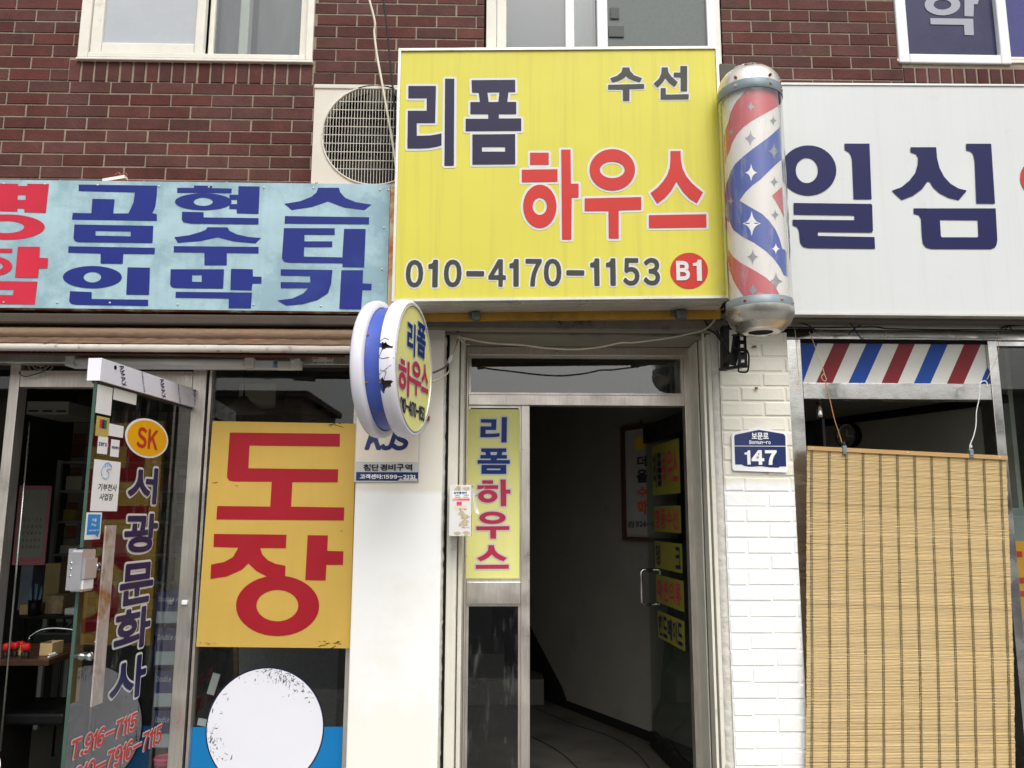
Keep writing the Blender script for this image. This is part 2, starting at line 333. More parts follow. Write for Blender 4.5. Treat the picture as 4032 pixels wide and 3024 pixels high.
class Lettering:
    def __init__(s, pl): s.pl = pl; s.mb = MB(); s.segs = []; s.n = 0; s.polys = []
    def shapes(s, shapes):
        for sh in shapes:
            flat = [p for lp in sh for p in lp]
            tr = tessellate_polygon([[Vector((u, v, 0)) for u, v in lp] for lp in sh])
            off = s.n % 5*.00025; s.n += 1; fs = []
            for a, b, c in tr:
                A = (Vector(flat[b])-Vector(flat[a])).cross(Vector(flat[c])-Vector(flat[a]))
                fs.append((a, b, c) if A > 0 else (a, c, b)); s.polys.append((flat[a], flat[b], flat[c]))
            s.mb.add([s.pl.at(u, v, s.off+off) for u, v in flat], fs)
            for lp in sh: s.segs += [(lp[i], lp[(i+1) % len(lp)]) for i in range(len(lp))]
        return s
    off = .003
    def text(s, body, box, bold=.02, shear=0.0, space=1.0, quad=None):
        pts, tris, bd = text_shape(body, bold, shear, space); u0, u1, v0, v1 = box
        P = [(u0+(u1-u0)*x, v0+(v1-v0)*y) for x, y in pts]; fs = []
        for t in tris:
            A = 0
            for i in range(len(t)):
                a, b = P[t[i]], P[t[(i+1) % len(t)]]; A += a[0]*b[1]-b[0]*a[1]
            fs.append(t if A > 0 else t[::-1]); s.polys.append([P[i] for i in t])
        s.mb.add([s.pl.at(u, v, s.off) for u, v in P], fs)
        s.segs += [(P[a], P[b]) for a, b in bd]; return s
    def build(s, name, m, parent): return s.mb.build(name, m, parent)
    def fat(s, name, wd, m, parent, off=None):
        """the letters themselves, thickened evenly by wd"""
        return s.outline(name, wd, m, parent, off=s.off if off is None else off, res=max(.0009, wd/3))
    def outline(s, name, wd, m, parent, off=.0015, res=None):
        """a border of even width round the letters: the contour of their distance field"""
        S = np.array(s.segs, dtype=float)
        if len(S) == 0: return
        res = res or min(wd/3.0, .003)
        lo = S.reshape(-1, 2).min(0)-wd*2; hi = S.reshape(-1, 2).max(0)+wd*2
        nx = int((hi[0]-lo[0])/res)+2; ny = int((hi[1]-lo[1])/res)+2
        gx = lo[0]+np.arange(nx)*res; gy = lo[1]+np.arange(ny)*res
        D = np.full((ny, nx), 1e9); ins = np.zeros((ny, nx), bool)
        for (a, b) in S:
            i0 = max(0, int((min(a[0], b[0])-wd*1.6-lo[0])/res)); i1 = min(nx, int((max(a[0], b[0])+wd*1.6-lo[0])/res)+2)
            j0 = max(0, int((min(a[1], b[1])-wd*1.6-lo[1])/res)); j1 = min(ny, int((max(a[1], b[1])+wd*1.6-lo[1])/res)+2)
            X, Y = np.meshgrid(gx[i0:i1], gy[j0:j1]); d = b-a; L2 = max(1e-12, d@d)
            t = np.clip(((X-a[0])*d[0]+(Y-a[1])*d[1])/L2, 0, 1)
            D[j0:j1, i0:i1] = np.minimum(D[j0:j1, i0:i1], np.hypot(X-a[0]-t*d[0], Y-a[1]-t*d[1]))
        for pg in s.polys:
            p = np.array(pg, float); x0, y0 = p.min(0); x1, y1 = p.max(0)
            i0, i1 = max(0, int((x0-lo[0])/res)), min(nx, int((x1-lo[0])/res)+2); j0, j1 = max(0, int((y0-lo[1])/res)), min(ny, int((y1-lo[1])/res)+2)
            X, Y = np.meshgrid(gx[i0:i1], gy[j0:j1]); c = np.zeros(X.shape, bool)
            for k in range(len(p)):
                a, b = p[k], p[(k+1) % len(p)]
                if a[1] == b[1]: continue
                c ^= ((Y > a[1]) != (Y > b[1])) & (X < a[0]+(Y-a[1])*(b[0]-a[0])/(b[1]-a[1]))
            ins[j0:j1, i0:i1] |= c
        D = np.where(ins, -D, D); D = np.clip(D, -wd*3, wd*3)-wd
        neg = D < 0; vid = {}; vs = []; fs = []
        def gv(i, j):
            k = (i, j)
            if k not in vid: vid[k] = len(vs); vs.append((gx[i], gy[j]))
            return vid[k]
        def ev(i, j, i2, j2):
            k = (min((i, j), (i2, j2)), max((i, j), (i2, j2)))
            if k not in vid:
                a = D[j, i]; b = D[j2, i2]; t = a/(a-b); vid[k] = len(vs)
                vs.append((gx[i]+(gx[i2]-gx[i])*t, gy[j]+(gy[j2]-gy[j])*t))
            return vid[k]
        for j in range(ny-1):
            i = 0
            row = neg[j] & neg[j+1]; full = row[:-1] & row[1:]
            part = (neg[j, :-1] | neg[j, 1:] | neg[j+1, :-1] | neg[j+1, 1:]) & ~full
            for i in np.where(part)[0]:
                c = [(i, j), (i+1, j), (i+1, j+1), (i, j+1)]; poly = []
                for k in range(4):
                    p, q = c[k], c[(k+1) % 4]; np_, nq = neg[p[1], p[0]], neg[q[1], q[0]]
                    if np_: poly.append(gv(*p))
                    if np_ != nq: poly.append(ev(*p, *q))
                if len(poly) > 2: fs.append(tuple(poly))
            # runs of full cells become one long quad with all its lattice vertices only at the ends
            idx = np.where(full)[0]
            if len(idx):
                st = idx[0]; pv = idx[0]
                for i in list(idx[1:])+[None]:
                    if i is None or i != pv+1:
                        fs.append((gv(st, j), gv(pv+1, j), gv(pv+1, j+1), gv(st, j+1))); st = i
                    pv = i
        mb = MB(); mb.add([s.pl.at(u, v, off) for u, v in vs], fs)
        return mb.build(name, m, parent)
def bricks(mb, X0, X1, Z0, Z1, Y, L, H, j, depth=.05, holes=(), rnd=None, base=(.12, .045, .04), ph=0.0, var=.25, vert=False, cham=.003, jit=.0015, skip=None, rough=0):
    """single bricks, each with a chamfered face, laid in running bond; mb.tint gets one colour per face"""
    if mb.tint is None: mb.tint = []
    nr = int(math.ceil((Z1-Z0)/H))
    for r in range(nr):
        z1 = Z1-r*H; z0 = z1-H+j; z0 = max(z0, Z0)
        if z1-z0 < .01: continue
        off = (0 if vert else (r % 2)*L/2)+ph; n = int((X1-X0)/L)+3
        for i in range(-2, n):
            a = X0+i*L+off; b = a+L-j; a += rnd.uniform(-1, 1)*jit; b += rnd.uniform(-1, 1)*jit
            segs = [(max(a, X0), min(b, X1))]
            for hx0, hx1, hz0, hz1 in holes:
                if z0 < hz1-.004 and z1 > hz0+.004:
                    ns = []
                    for p, q in segs:
                        if q <= hx0 or p >= hx1: ns.append((p, q))
                        else:
                            if p < hx0: ns.append((p, hx0))
                            if q > hx1: ns.append((hx1, q))
                    segs = ns
            f = 1+rnd.uniform(-var, var); g = rnd.uniform(-.12, .12)
            c = (base[0]*f*(1+g*.5), base[1]*f*(1-g), base[2]*f*(1-g*1.2), 1)
            for p, q in segs:
                if q-p < .012: continue
                yo = Y+rnd.uniform(-.0015, .0015); zz0 = z0+rnd.uniform(-1, 1)*jit*.6; zz1 = z1+rnd.uniform(-1, 1)*jit*.6
                vs = [(p, yo+depth, zz0), (q, yo+depth, zz0), (q, yo+depth, zz1), (p, yo+depth, zz1),
                      (p, yo+cham, zz0), (q, yo+cham, zz0), (q, yo+cham, zz1), (p, yo+cham, zz1),
                      (p+cham, yo, zz0+cham), (q-cham, yo, zz0+cham), (q-cham, yo, zz1-cham), (p+cham, yo, zz1-cham)]
                fs = [(8, 9, 10, 11), (4, 5, 9, 8), (5, 6, 10, 9), (6, 7, 11, 10), (7, 4, 8, 11), (0, 1, 5, 4), (1, 2, 6, 5), (2, 3, 7, 6), (3, 0, 4, 7)]
                mb.add(vs, fs); mb.tint += [c]*len(fs)
rnd = random.Random(7)
# ================================================================== ground and street
GZ = 0.0
mb = MB(); mb.box(-60, 60, -60, -4.2, -.2, GZ-.12); mb.build('road', m_asphalt); bpy.data.objects['road']['kind'] = 'structure'
mb = MB(); mb.box(-60, 60, -4.196, -.02, -.2, GZ, b=.01); tag(mb.build('pavement', m_pave), kind='structure')
FZ = .34          # floor level inside the stairway hall

# ================================================================== the building
B = thing('brick_building', (0, 0.2, 0), 'dark red brick building with three shopfronts at street level and sliding windows above', 'building')
YB = .15
# --- upper brick wall
LW = (309, -60, 1232, 238)     # left window
MW = (1905, -60, 2849, 262)
RW = (3536, -60, 4200, 236)
def hole(r, Y=YB):
    X0, X1, Z0, Z1 = RC(r[0], r[1], r[2], r[3], Y); return [X_(r[0], r[3], Y), X_(r[2], r[3], Y), Z0, 5.4]
hl, hm, hr = hole(LW), hole(MW), hole(RW)
zj = Z_(270, 321, YB); HC = .0634; LC = .1992
ZT = zj+HC*38; X0w, X1w = -3.7, 3.9
sold_l = [X_(268, 280, YB), X_(1236, 280, YB), zj, hl[2]]
sold_r = [X_(3556, 300, YB), 3.9, Z_(3700, 331, YB), Z_(3700, 264, YB)]
mb = MB()
jx = X_(275, 350, YB)
row0 = round((ZT-zj)/HC)
ph = ((jx-X0w) % LC) - (LC/2 if row0 % 2 else 0)
bricks(mb, X0w, X1w, Z_(100, 760, YB)-.4, ZT, YB, LC, HC, .0077, .04, holes=[hl, hm, hr, sold_l, sold_r], rnd=rnd, ph=ph, base=(.100, .039, .033), var=.17, cham=.0015)
def soldiers(mb, s, pitch):
    n = int((s[1]-s[0])/pitch)
    for i in range(n):
        a = s[0]+i*pitch+.004; f = 1+rnd.uniform(-.2, .2); c = (.098*f, .037*f, .033*f, 1)
        bricks(mb, a, a+pitch-.009+rnd.uniform(-.001, .001), s[2]+.004, s[3]-.006, YB-.001, 1, s[3]-s[2], .01, .04, rnd=random.Random(i), base=c, var=.12)
soldiers(mb, sold_l, .0632); soldiers(mb, sold_r, .0632)
mb.build('brick_facing', m_brick, B)
mb = MB()   # mortar bed behind the bricks, with the window openings left out
def bands(mb, x0, x1, z0, z1, holes, y0, y1):
    xs = sorted({x0, x1}|{h[0] for h in holes}|{h[1] for h in holes}); xs = [x for x in xs if x0 <= x <= x1]
    for a, b in zip(xs, xs[1:]):
        m = (a+b)/2; hh = [h for h in holes if h[0] < m < h[1]]
        if hh: mb.box(a, b, y0, y1, z0, hh[0][2])
        else: mb.box(a, b, y0, y1, z0, z1)
bands(mb, X0w, X1w, 2.5, ZT, [hl, hm, hr], YB+.0035, YB+.2)
mb.build('mortar_bed', m_mortar, B)
mb = MB()
mb.box(hm[1]-.03, hm[1]+.055, YB-.03, YB+.02, Z_(2850, 345, YB), Z_(2850, 262, YB), b=.006)
mb.build('concrete_patch', m_grey, B)
mb = MB()   # dim rooms behind the upper windows
for h in (hl, hm, hr):
    mb.box(h[0]-.3, h[1]+.3, 1.6, 1.65, h[2]-.3, 5.4); mb.box(h[0]-.3, h[1]+.3, YB+.21, 1.6, h[2]-.32, h[2]-.28); mb.box(h[0]-.34, h[0]-.3, YB+.21, 1.65, h[2]-.3, 5.4); mb.box(h[1]+.3, h[1]+.34, YB+.21, 1.65, h[2]-.3, 5.4)
mb.box(X0w, X1w, YB, 5.2, 5.4, 5.5)
mb.build('upstairs_room', m_dark_in, B)

# --- windows
m_frost = mat('frosted_film', rgb(178, 182, 186), .25, var=.08, scale=2)
m_screen = mat('insect_screen', rgb(108, 114, 112), .6, var=.12, scale=60)
m_curt = mat('grey_curtain', rgb(150, 156, 160), .8, var=.12, scale=3, sc3=(12, 4, .8))
m_film = mat('navy_window_film', rgb(52, 52, 82), .3, var=.12, scale=8)
m_film2 = mat('violet_window_film', rgb(68, 68, 120), .25, var=.06)
m_letg = mat('grey_film_letter', rgb(160, 162, 172), .4, var=.04)
def bar(mb, x0, x1, z0, z1, yf, yb, b=.004): mb.box(x0, x1, yf, yb, z0, z1, b=b)
ZW = 5.35
# left window
win = MB(); y = .132; xa, xb, zb = hl[0], hl[1], hl[2]
bar(win, xa, xa+.05, zb, ZW, y, .34); bar(win, xb-.034, xb, zb, ZW, y, .34); bar(win, xa+.051, xb-.035, zb, zb+.028, y, .34)
bar(win, xa-.004, xb+.004, zb-.014, zb-.001, y-.004, .30)
wl = win.build('window', m_cream2, B)
xm_ = X_(800, 210, YB)
s = MB(); zb2 = zb+.030
x1_, x2_ = xa+.052, xm_
s.box(x1_, x1_+.055, y+.012, y+.05, zb2, ZW, b=.006); s.box(x2_-.045, x2_, y+.012, y+.05, zb2, ZW, b=.006); s.box(x1_+.056, x2_-.046, y+.0125, y+.0495, zb2, zb2+.058, b=.006)
s1 = s.build('sash', m_cream2, wl)
s = MB(); s.box(x1_+.05, x2_-.04, y+.03, y+.034, zb2+.05, ZW); s.build('pane', m_frost, wl)
s = MB()
x3_ = xb-.036
s.box(x2_+.004, x2_+.03, y+.06, y+.10, zb2, ZW, b=.005); s.box(x3_-.045, x3_, y+.06, y+.10, zb2, ZW, b=.005); s.box(x2_+.031, x3_-.046, y+.0605, y+.0995, zb2, zb2+.035, b=.005)
s.build('sash', m_cream2, wl)
s = MB(); s.box(x2_+.02, x3_-.04, y+.078, y+.083, zb2+.03, ZW); s.build('pane', m_glassr, wl)
s = MB(); xq = X_(925, 150, YB); s.box(xq-.024, xq+.024, y+.14, y+.2, zb2, ZW, b=.006); s.build('inner_sash', m_cream2, wl)
s = MB(); s.box(x2_, xq-.026, .36, .364, zb2, ZW); s.box(xq+.026, x3_, .42, .424, zb2, ZW); s.build('curtain', mat('dim_curtain', rgb(120, 124, 124), .8, var=.35, scale=2.5, sc3=(5, 2, .7)), wl)
# middle window
win = MB(); xa, xb, zb = hm[0], hm[1], hm[2]
bar(win, xa+.01, xa+.062, zb, ZW, y+.02, .34); bar(win, xa+.063, xa+.112, zb, ZW, y+.045, .34); bar(win, xb-.04, xb-.006, zb, ZW, y+.02, .34); bar(win, xa+.113, xb-.041, zb, zb+.05, y+.02, .34)
wm = win.build('window', m_cream2, B)
def vx(px, yy=120): return X_(px, yy, YB)
s = MB()
for p0, p1, yy in ((2228, 2263, .17), (2352, 2393, .15), (2785, 2818, .15)):
    s.box(vx(p0), vx(p1), yy, yy+.04, zb+.05, ZW, b=.004)
s.build('sash', m_whitepvc, wm)
s = MB(); s.box(xa+.1, vx(2356), .185, .190, zb+.05, ZW); s.build('pane', m_glassr, wm)
s = MB(); s.box(xa+.1, vx(2230), .36, .365, zb+.05, ZW); s.build('curtain', mat('bluegrey_curtain', rgb(92, 98, 106), .8, var=.1, scale=2), wm)
s = MB(); s.box(vx(2262), vx(2354), .36, .365, zb+.05, ZW); s.build('curtain', m_curt, wm)
s = MB(); s.box(vx(2393), vx(2786), .168, .170, zb+.05, ZW); s.build('insect_screen', m_screen, wm)
s = MB(); s.box(vx(2405), vx(2440), .160, .1675, Z_(2420, 68, YB), Z_(2420, 24, YB), b=.002); s.build('screen_patch', mat('patch_grey', rgb(84, 88, 86), .6), wm); s = MB(); s.box(vx(2398), vx(2458), .160, .1675, Z_(2420, 140, YB), Z_(2420, 97, YB), b=.002)
s.build('screen_patch', mat('patch_grey', rgb(84, 88, 86), .6), wm)
# right window
win = MB(); xa, xb, zb = hr[0], 3.9, hr[2]
bar(win, xa-.006, xb, zb-.016, zb+.001, YB-.004, .3); bar(win, xa, xb, zb+.002, zb+.02, YB-.002, .34)
wr = win.build('window', m_cream2, B)
s = MB(); fx0, fx1 = xa+.001, X_(3996, 200, YB-.04); zf0 = Z_(3750, 236, YB-.04); zf1 = Z_(3750, 200, YB-.04)
yy = YB-.012
s.box(fx0, fx0+.055, yy, yy+.05, zf0, ZW, b=.006); s.box(fx1-.052, fx1, yy, yy+.05, zf0, ZW, b=.006); s.box(fx0+.056, fx1-.053, yy+.0005, yy+.0495, zf0, zf1, b=.006)
sr = s.build('sash', m_whitepvc, wr)
s = MB(); s.box(fx0+.05, fx1-.05, yy+.03, yy+.034, zf1-.01, ZW); s.build('film_pane', m_film, wr)
s = MB(); s.box(fx1+.004, xb, yy+.055, yy+.06, zf0+.02, ZW); s.build('film_pane', m_film2, wr)
pl = PY(yy+.03); q = lambda x, y: (2700+x/1.3273, y/1.3273)
lt = Lettering(pl)
lt.shapes(onplane(pl, [ringshape(1340, 26, 93, 56, 46, 26), [[(1455, 0), (1530, 0), (1524, 24), (1504, 24), (1502, 88), (1455, 86)]],
     [[(1276, 97), (1500, 100), (1504, 186), (1456, 185), (1452, 132), (1278, 129)]]], q))
lt.build('lettering', m_letg, wr)

# ================================================================== street-level structure
Y0 = 0.0
ztop = 2.62
# left pillar
px0, px1 = X_(1385, 2300, 0), X_(1735, 2300, 0)
mb = MB(); mb.box(px0, px1, 0, .13, 0, Z_(1600, 1262, .0), b=.006); mb.box(px0, px1-.012, .131, 3.2, 0, 2.9)
mb.build('white_pillar', m_wpaint, B)
mb = MB(); vs = []       # flaking edge of the render
for i in range(171):
    z = 2.4*i/170; e0 = .004*noise.noise(Vector((7, 0, z*30)))+.002*noise.noise(Vector((9, 0, z*80)))
    for u, y_ in ((-.002, .002), (.004, .006), (.007, .02), (.008, .13)): vs.append((px1+u+(e0 if u > 0 else 0), y_, z))
mb.add(vs, [(i*4+k, i*4+k+1, (i+1)*4+k+1, (i+1)*4+k) for i in range(170) for k in range(3)], 0, True)
mb.build('flaking_edge', m_wmort, B)
# door recess: jambs, head, soffit
YD = .33
jl0, jl1 = px1+.012, X_(1829, 2000, YD)
zs = Z_(2250, 1364, YD)       # soffit level
mb = MB()
mb.box(jl0+.008, X_(1800, 2000, .05), .05, .40, 0, zs-.004, b=.004); mb.box(X_(1800, 2000, .05)+.004, jl1, .12, .40, 0, zs-.004, b=.003)
mb.build('door_jamb', m_cream, B)
jr0, jr1 = X_(2737, 2000, YD), X_(2799, 2000, 0)
mb = MB(); mb.box(jr0, jr1+.03, .015, .17, 0, zs-.004, b=.004); mb.box(jr0-.008, jr1+.01, .175, .40, 0, zs-.004, b=.004)
mb.box(jr1-.012, jr1-.002, .005, .014, 0, zs-.004)
mb.build('door_jamb', m_cream, B)
mb = MB(); mb.box(jr1+.031, jr1+.045, .05, .17, 0, 2.46); mb.box(px1+.001, jl0+.007, .06, .17, 0, zs); mb.build('joint_gap', m_dark, B)
mb = MB(); mb.box(px1-.02, jr1+.1, -.02, .40, zs, zs+.02); mb.build('soffit', m_soffit, B)
mb = MB()
mb.box(px1, jr1+.02, .03, .045, zs-.012, zs-.001, b=.003)
zc = Z_(2250, 1296, -.03); za = Z_(2250, 1272, -.03); ze = Z_(2250, 1243, -.12)
mb.box(px0-.02, jr1+.1, -.03, .14, zc, za+.02, b=.004)
mb.build('ledge_trim', mat('grimy_trim', rgb(138, 132, 120), .7, var=.2, scale=9, dirt=rgb(74, 66, 56), dirt_amt=.75, dirt_lo=.5, dscale=6), B)
mb = MB(); mb.box(px0-.02, jr1+.1, -.12, .14, za+.021, ze+.02, b=.006); mb.build('ledge', m_grey, B)
mb = MB(); mb.box(-3.7, 3.9, .145, .34, zs+.021, 2.75); mb.box(px1-.3, jr1+.5, .0, .145, zs+.0205, zc-.001); mb.build('lintel', m_dark, B)
# stainless door frame
mb = MB()
fx0 = jl1+.002; fxr = jr0-.002
zt0, zt1 = Z_(2250, 1597, YD), Z_(2250, 1555, YD)
zh = Z_(2250, 1400, YD)
xL = X_(1843, 1480, YD); xR = X_(2690, 1480, YD)
mx0, mx1 = X_(2051, 2200, YD), X_(2086, 2200, YD)
mb.box(fx0, fxr, YD+.002, YD+.06, zh, zs-.002, b=.003)
mb.box(fx0, xL+.002, YD, YD+.06, 0, zh-.001, b=.003); mb.box(xR+.004, fxr, YD, YD+.06, 0, zh-.001, b=.003)
mb.box(xL+.003, xR+.003, YD-.004, YD+.06, zt0, zt1, b=.003)
mb.box(mx0, mx1, YD-.004, YD+.06, 0, zt0-.001, b=.003)
zm0, zm1 = Z_(1940, 2378, YD), Z_(1940, 2291, YD)
mb.box(xL+.003, mx0-.001, YD-.003, YD+.06, zm0, zm1, b=.003)
df = mb.build('door_frame', m_steelb, B)
mb = MB(); g = .012       # beads
for (a, b_, c, d) in ((xL+.003, xR+.003, zt1, zh), (xL+.003, mx0, zm1, zt0), (xL+.003, mx0, .34, zm0)):
    mb.box(a, a+g, YD+.012, YD+.04, c, d); mb.box(b_-g, b_, YD+.012, YD+.04, c, d); mb.box(a+g, b_-g, YD+.012, YD+.04, d-g, d-.0005); mb.box(a+g, b_-g, YD+.012, YD+.04, c+.0005, c+g)
mb.build('glazing_bead', m_steelb, df)
mb = MB(); mb.box(xL+.01, xR-.004, YD+.022, YD+.028, zt1+.005, zh-.005); mb.build('transom_pane', m_glassr, df)
mb = MB(); mb.box(xL+.01, mx0-.006, YD+.022, YD+.028, .35, zm0-.005); mb.build('lower_pane', m_glassd, df)
mb = MB(); mb.box(xL+.01, mx0-.006, YD+.03, YD+.034, zm1+.005, zt0-.005); mb.build('upper_pane', m_glass, df)

# --- yellow vertical panel with the shop name
GL = {}    # glyphs of the shop name traced once, reused at several sizes
q2 = lambda x, y: (1500+x/1.5079, 150+y/1.5079)
SIGN_Y = -.35
ps = PY(SIGN_Y)
G_ri = [[[(163, 286), (327, 286), (322, 506), (213, 506), (213, 582), (290, 580), (330, 574), (360, 567), (360, 638), (330, 647), (290, 654), (240, 657), (157, 657), (160, 433), (272, 433), (272, 359), (163, 359)]],
        [[(381, 243), (436, 243), (433, 759), (377, 759)]]]
G_pom = [[[(538, 252), (797, 250), (797, 322), (757, 322), (750, 381), (803, 381), (803, 453), (700, 453), (700, 479), (833, 479), (833, 552), (503, 554), (503, 481), (637, 481), (637, 453), (531, 453), (531, 382), (588, 382), (580, 325), (541, 325)], [(632, 324), (703, 323), (697, 381), (640, 382)]],
         [[(543, 574), (797, 572), (797, 750), (543, 752)], [(600, 648), (737, 648), (737, 676), (600, 676)]]]
G_ha = [[[(885, 682), (996, 682), (996, 753), (885, 753)]], [[(836, 783), (1048, 780), (1048, 853), (836, 857)]],
        ringshape(943, 1000, 99, 128, 42, 51), [[(1070, 664), (1125, 664), (1128, 866), (1173, 866), (1173, 947), (1132, 947), (1130, 1196), (1075, 1196)]]]
G_u = [ringshape(1373, 783, 135, 122, 74, 50), [[(1209, 953), (1545, 945), (1545, 1020), (1411, 1024), (1411, 1191), (1352, 1191), (1350, 1028), (1209, 1028)]]]
G_seu = [[[(1718, 672), (1778, 672), (1780, 722), (1790, 775), (1812, 822), (1845, 862), (1880, 893), (1911, 918), (1875, 982), (1832, 955), (1790, 912), (1754, 853), (1725, 905), (1688, 948), (1640, 985), (1600, 921), (1640, 890), (1672, 855), (1698, 815), (1714, 770), (1718, 722)]],
         [[(1590, 1053), (1930, 1047), (1932, 1124), (1590, 1128)]]]
G_su = [[[(1434, 176), (1474, 176), (1480, 198), (1502, 222), (1550, 240), (1536, 264), (1498, 253), (1470, 240), (1455, 227), (1440, 241), (1410, 256), (1374, 265), (1360, 240), (1402, 225), (1428, 202)]],
        [[(1348, 279), (1562, 274), (1562, 301), (1475, 304), (1475, 374), (1436, 374), (1436, 306), (1348, 306)]]]
G_seon = [[[(1666, 176), (1702, 176), (1706, 205), (1725, 232), (1762, 263), (1742, 291), (1708, 264), (1688, 238), (1672, 265), (1642, 295), (1618, 272), (1648, 245), (1663, 215)]],
          [[(1777, 168), (1817, 168), (1817, 316), (1779, 316), (1779, 233), (1738, 233), (1738, 207), (1777, 207)]], [[(1660, 299), (1690, 299), (1690, 338), (1826, 335), (1826, 363), (1660, 365)]]]
for k, gsh in dict(ri=G_ri, pom=G_pom, ha=G_ha, u=G_u, seu=G_seu).items():
    pts = [p for sh in gsh for lp in sh for p in lp]
    ax, bx = min(p[0] for p in pts), max(p[0] for p in pts); ay, by = min(p[1] for p in pts), max(p[1] for p in pts)
    GL[k] = [[[((p[0]-ax)/(bx-ax), 1-(p[1]-ay)/(by-ay)) for p in lp] for lp in sh] for sh in gsh]
def glyph(k, box):
    u0, u1, v0, v1 = box
    return [[[(u0+(u1-u0)*x, v0+(v1-v0)*y) for x, y in lp] for lp in sh] for sh in GL[k]]
vp = thing('yellow_side_sign', (W(1940, 2280, YD+.025)), 'tall narrow yellow sign reading the shop name downwards beside the open doorway', 'sign')
yp = YD+.008
pz = PY(yp)
mb = MB(); x0, x1, z0, z1 = X_(1832, 1950, yp), X_(2046, 1950, yp), Z_(1940, 2279, yp), Z_(1940, 1611, yp)
mb.box(x0, x1, yp, yp+.018, z0, z1, b=.002); mb.build('panel', m_yellow2, vp)
q3 = lambda x, y: (1720+x/3.0725, 1880+y/3.0725); q6 = lambda x, y: (1350+x/1.427, 1150+y/1.427)
def bx6(x0, y0, x1, y1, f=q6, pl=pz): a = f(x0, y0); b = f(x1, y1); return rect_uv(pl, a[0], a[1], b[0], b[1])
lt = Lettering(pz); lt.shapes(glyph('ri', bx6(772, 703, 922, 845))); lt.shapes(glyph('pom', bx6(757, 878, 938, 1022))); lt.build('blue_lettering', m_blue, vp); lt.outline('letter_outline', .0075, m_outl, vp)
l2 = Lettering(pz); l2.shapes(glyph('ha', bx6(490, 24, 890, 346, q3))); l2.shapes(glyph('u', bx6(478, 412, 877, 740, q3))); l2.shapes(glyph('seu', bx6(472, 818, 873, 1104, q3)))
l2.build('red_lettering', m_pink, vp); l2.outline('letter_outline', .0075, m_outl, vp)

# --- stairway hall behind the door
P1 = W(2560, 2925, 1.30); P2 = W(2166, 2758, 2.32)
floor_z = (P1.z+P2.z)/2; FZ = floor_z
wd = Vector((P2.x-P1.x, P2.y-P1.y, 0)).normalized()          # along the slanting wall, going left and away
A0 = Vector((P1.x, P1.y, 0))-wd*.55; A1 = Vector((P1.x, P1.y, 0))+wd*3.2
hallw = Plane((A1.x, A1.y, 0), -wd)                            # u to the right, n towards the street
mb = MB(); Lw = (A0-A1).length; mb.prism(hallw, [(0, FZ), (Lw, FZ), (Lw, 3.0), (0, 3.0)], -.05, 0); 
mb.box(A0.x-.001, A0.x+.08, YD+.08, A0.y+.1, FZ, 3.0); mb.box(px1-.35, px1-.3, YD+.08, 5.2, FZ-.5, 3.0); mb.box(px1-.35, A0.x+.1, 4.6, 4.7, FZ-.5, 3.0)
mb.build('hall_wall', m_wall_in, B)
mb = MB(); mb.box(px1-.35, A0.x+.1, YD+.062, 4.8, 2.62, 2.68); mb.build('hall_ceiling', m_dark_in, B)
mb = MB(); mb.box(px1-.35, A0.x+.1, .02, 4.8, FZ-.1, FZ); mb.box(px1, jr0, -.3, .019, 0, FZ-.1, b=.01)
tag(mb.build('hall_floor', mat('dark_terrazzo', rgb(70, 67, 61), .6, var=.3, scale=5, dirt=rgb(40, 38, 34), dirt_amt=.6, dirt_lo=.5, dscale=3)), kind='structure')
lp = [hallw.uv(*p) for p in ((2080, 2440), (2100, 2490), (2215, 2708), (2232, 2758), (2400, 2820), (2560, 2880), (2640, 2912))]
poly = [(p[0], p[1]) for p in lp]; poly = [(poly[0][0]-.6, poly[0][1]+.55)]+poly+[(Lw, poly[-1][1]), (Lw, FZ), (poly[0][0]-.6, FZ)]
mb = MB(); mb.prism(hallw, poly, .0, .006); mb.build('black_dado', m_blk_in, B)
mb = MB()       # joints cast into the floor
for pp_ in (((2110, 2790), (2250, 2850), (2400, 2900), (2500, 2960), (2560, 3030)), ((2090, 2900), (2200, 2960), (2290, 3040))):
    q_ = []
    for a_, b_ in pp_:
        d_ = ray(a_, b_); t_ = (FZ-CAM.z)/d_.z; q_.append(CAM+d_*t_+Vector((0, 0, .001)))
    mb.tube(smooth_path(q_, 6), .004, 4)
mb.build('floor_joint', m_blk_in, B)
mb = MB()       # lowest stair steps, seen past the mullion
sx = X_(2160, 2720, 2.5)
for i in range(7):
    mb.box(sx-1.2, sx-.05-.27*i, 2.2-.0, 3.1, FZ+.001+.17*i, FZ+.17*(i+1)-.001, b=.006)
tag(mb.build('stair', m_floor_in, B))

# --- open glass door in the recess
hx, hy = X_(2708, 1700, YD+.04), YD+.07
fr = W(2563, 2300, YD+.80)
du = Vector((fr.x-hx, fr.y-hy, 0)); dl = .78; du.normalize()
gd = Plane((hx, hy, 0)+du*0 if False else Vector((hx, hy, 0))+du*dl, -du)      # u runs from the free edge to the hinge
if gd.n.y > 0: gd.n = -gd.n
gdoor = MB(); zt = zt0-.012
gdoor.prism(gd, [(0, FZ+.09), (dl, FZ+.09), (dl, zt-.1), (0, zt-.1)], -.01, 0)
gp = thing('glass_door', (hx, hy, FZ), 'glass door with yellow stickers standing open inside the central doorway', 'door')
gdoor.build('pane', m_glass, gp)
mb = MB(); mb.prism(gd, [(-.004, zt-.098), (dl+.004, zt-.098), (dl+.004, zt), (-.004, zt)], -.022, .012); mb.prism(gd, [(-.004, FZ+.01), (dl+.004, FZ+.01), (dl+.004, FZ+.088), (-.004, FZ+.088)], -.022, .012)
mb.build('door_rail', m_black, gp)
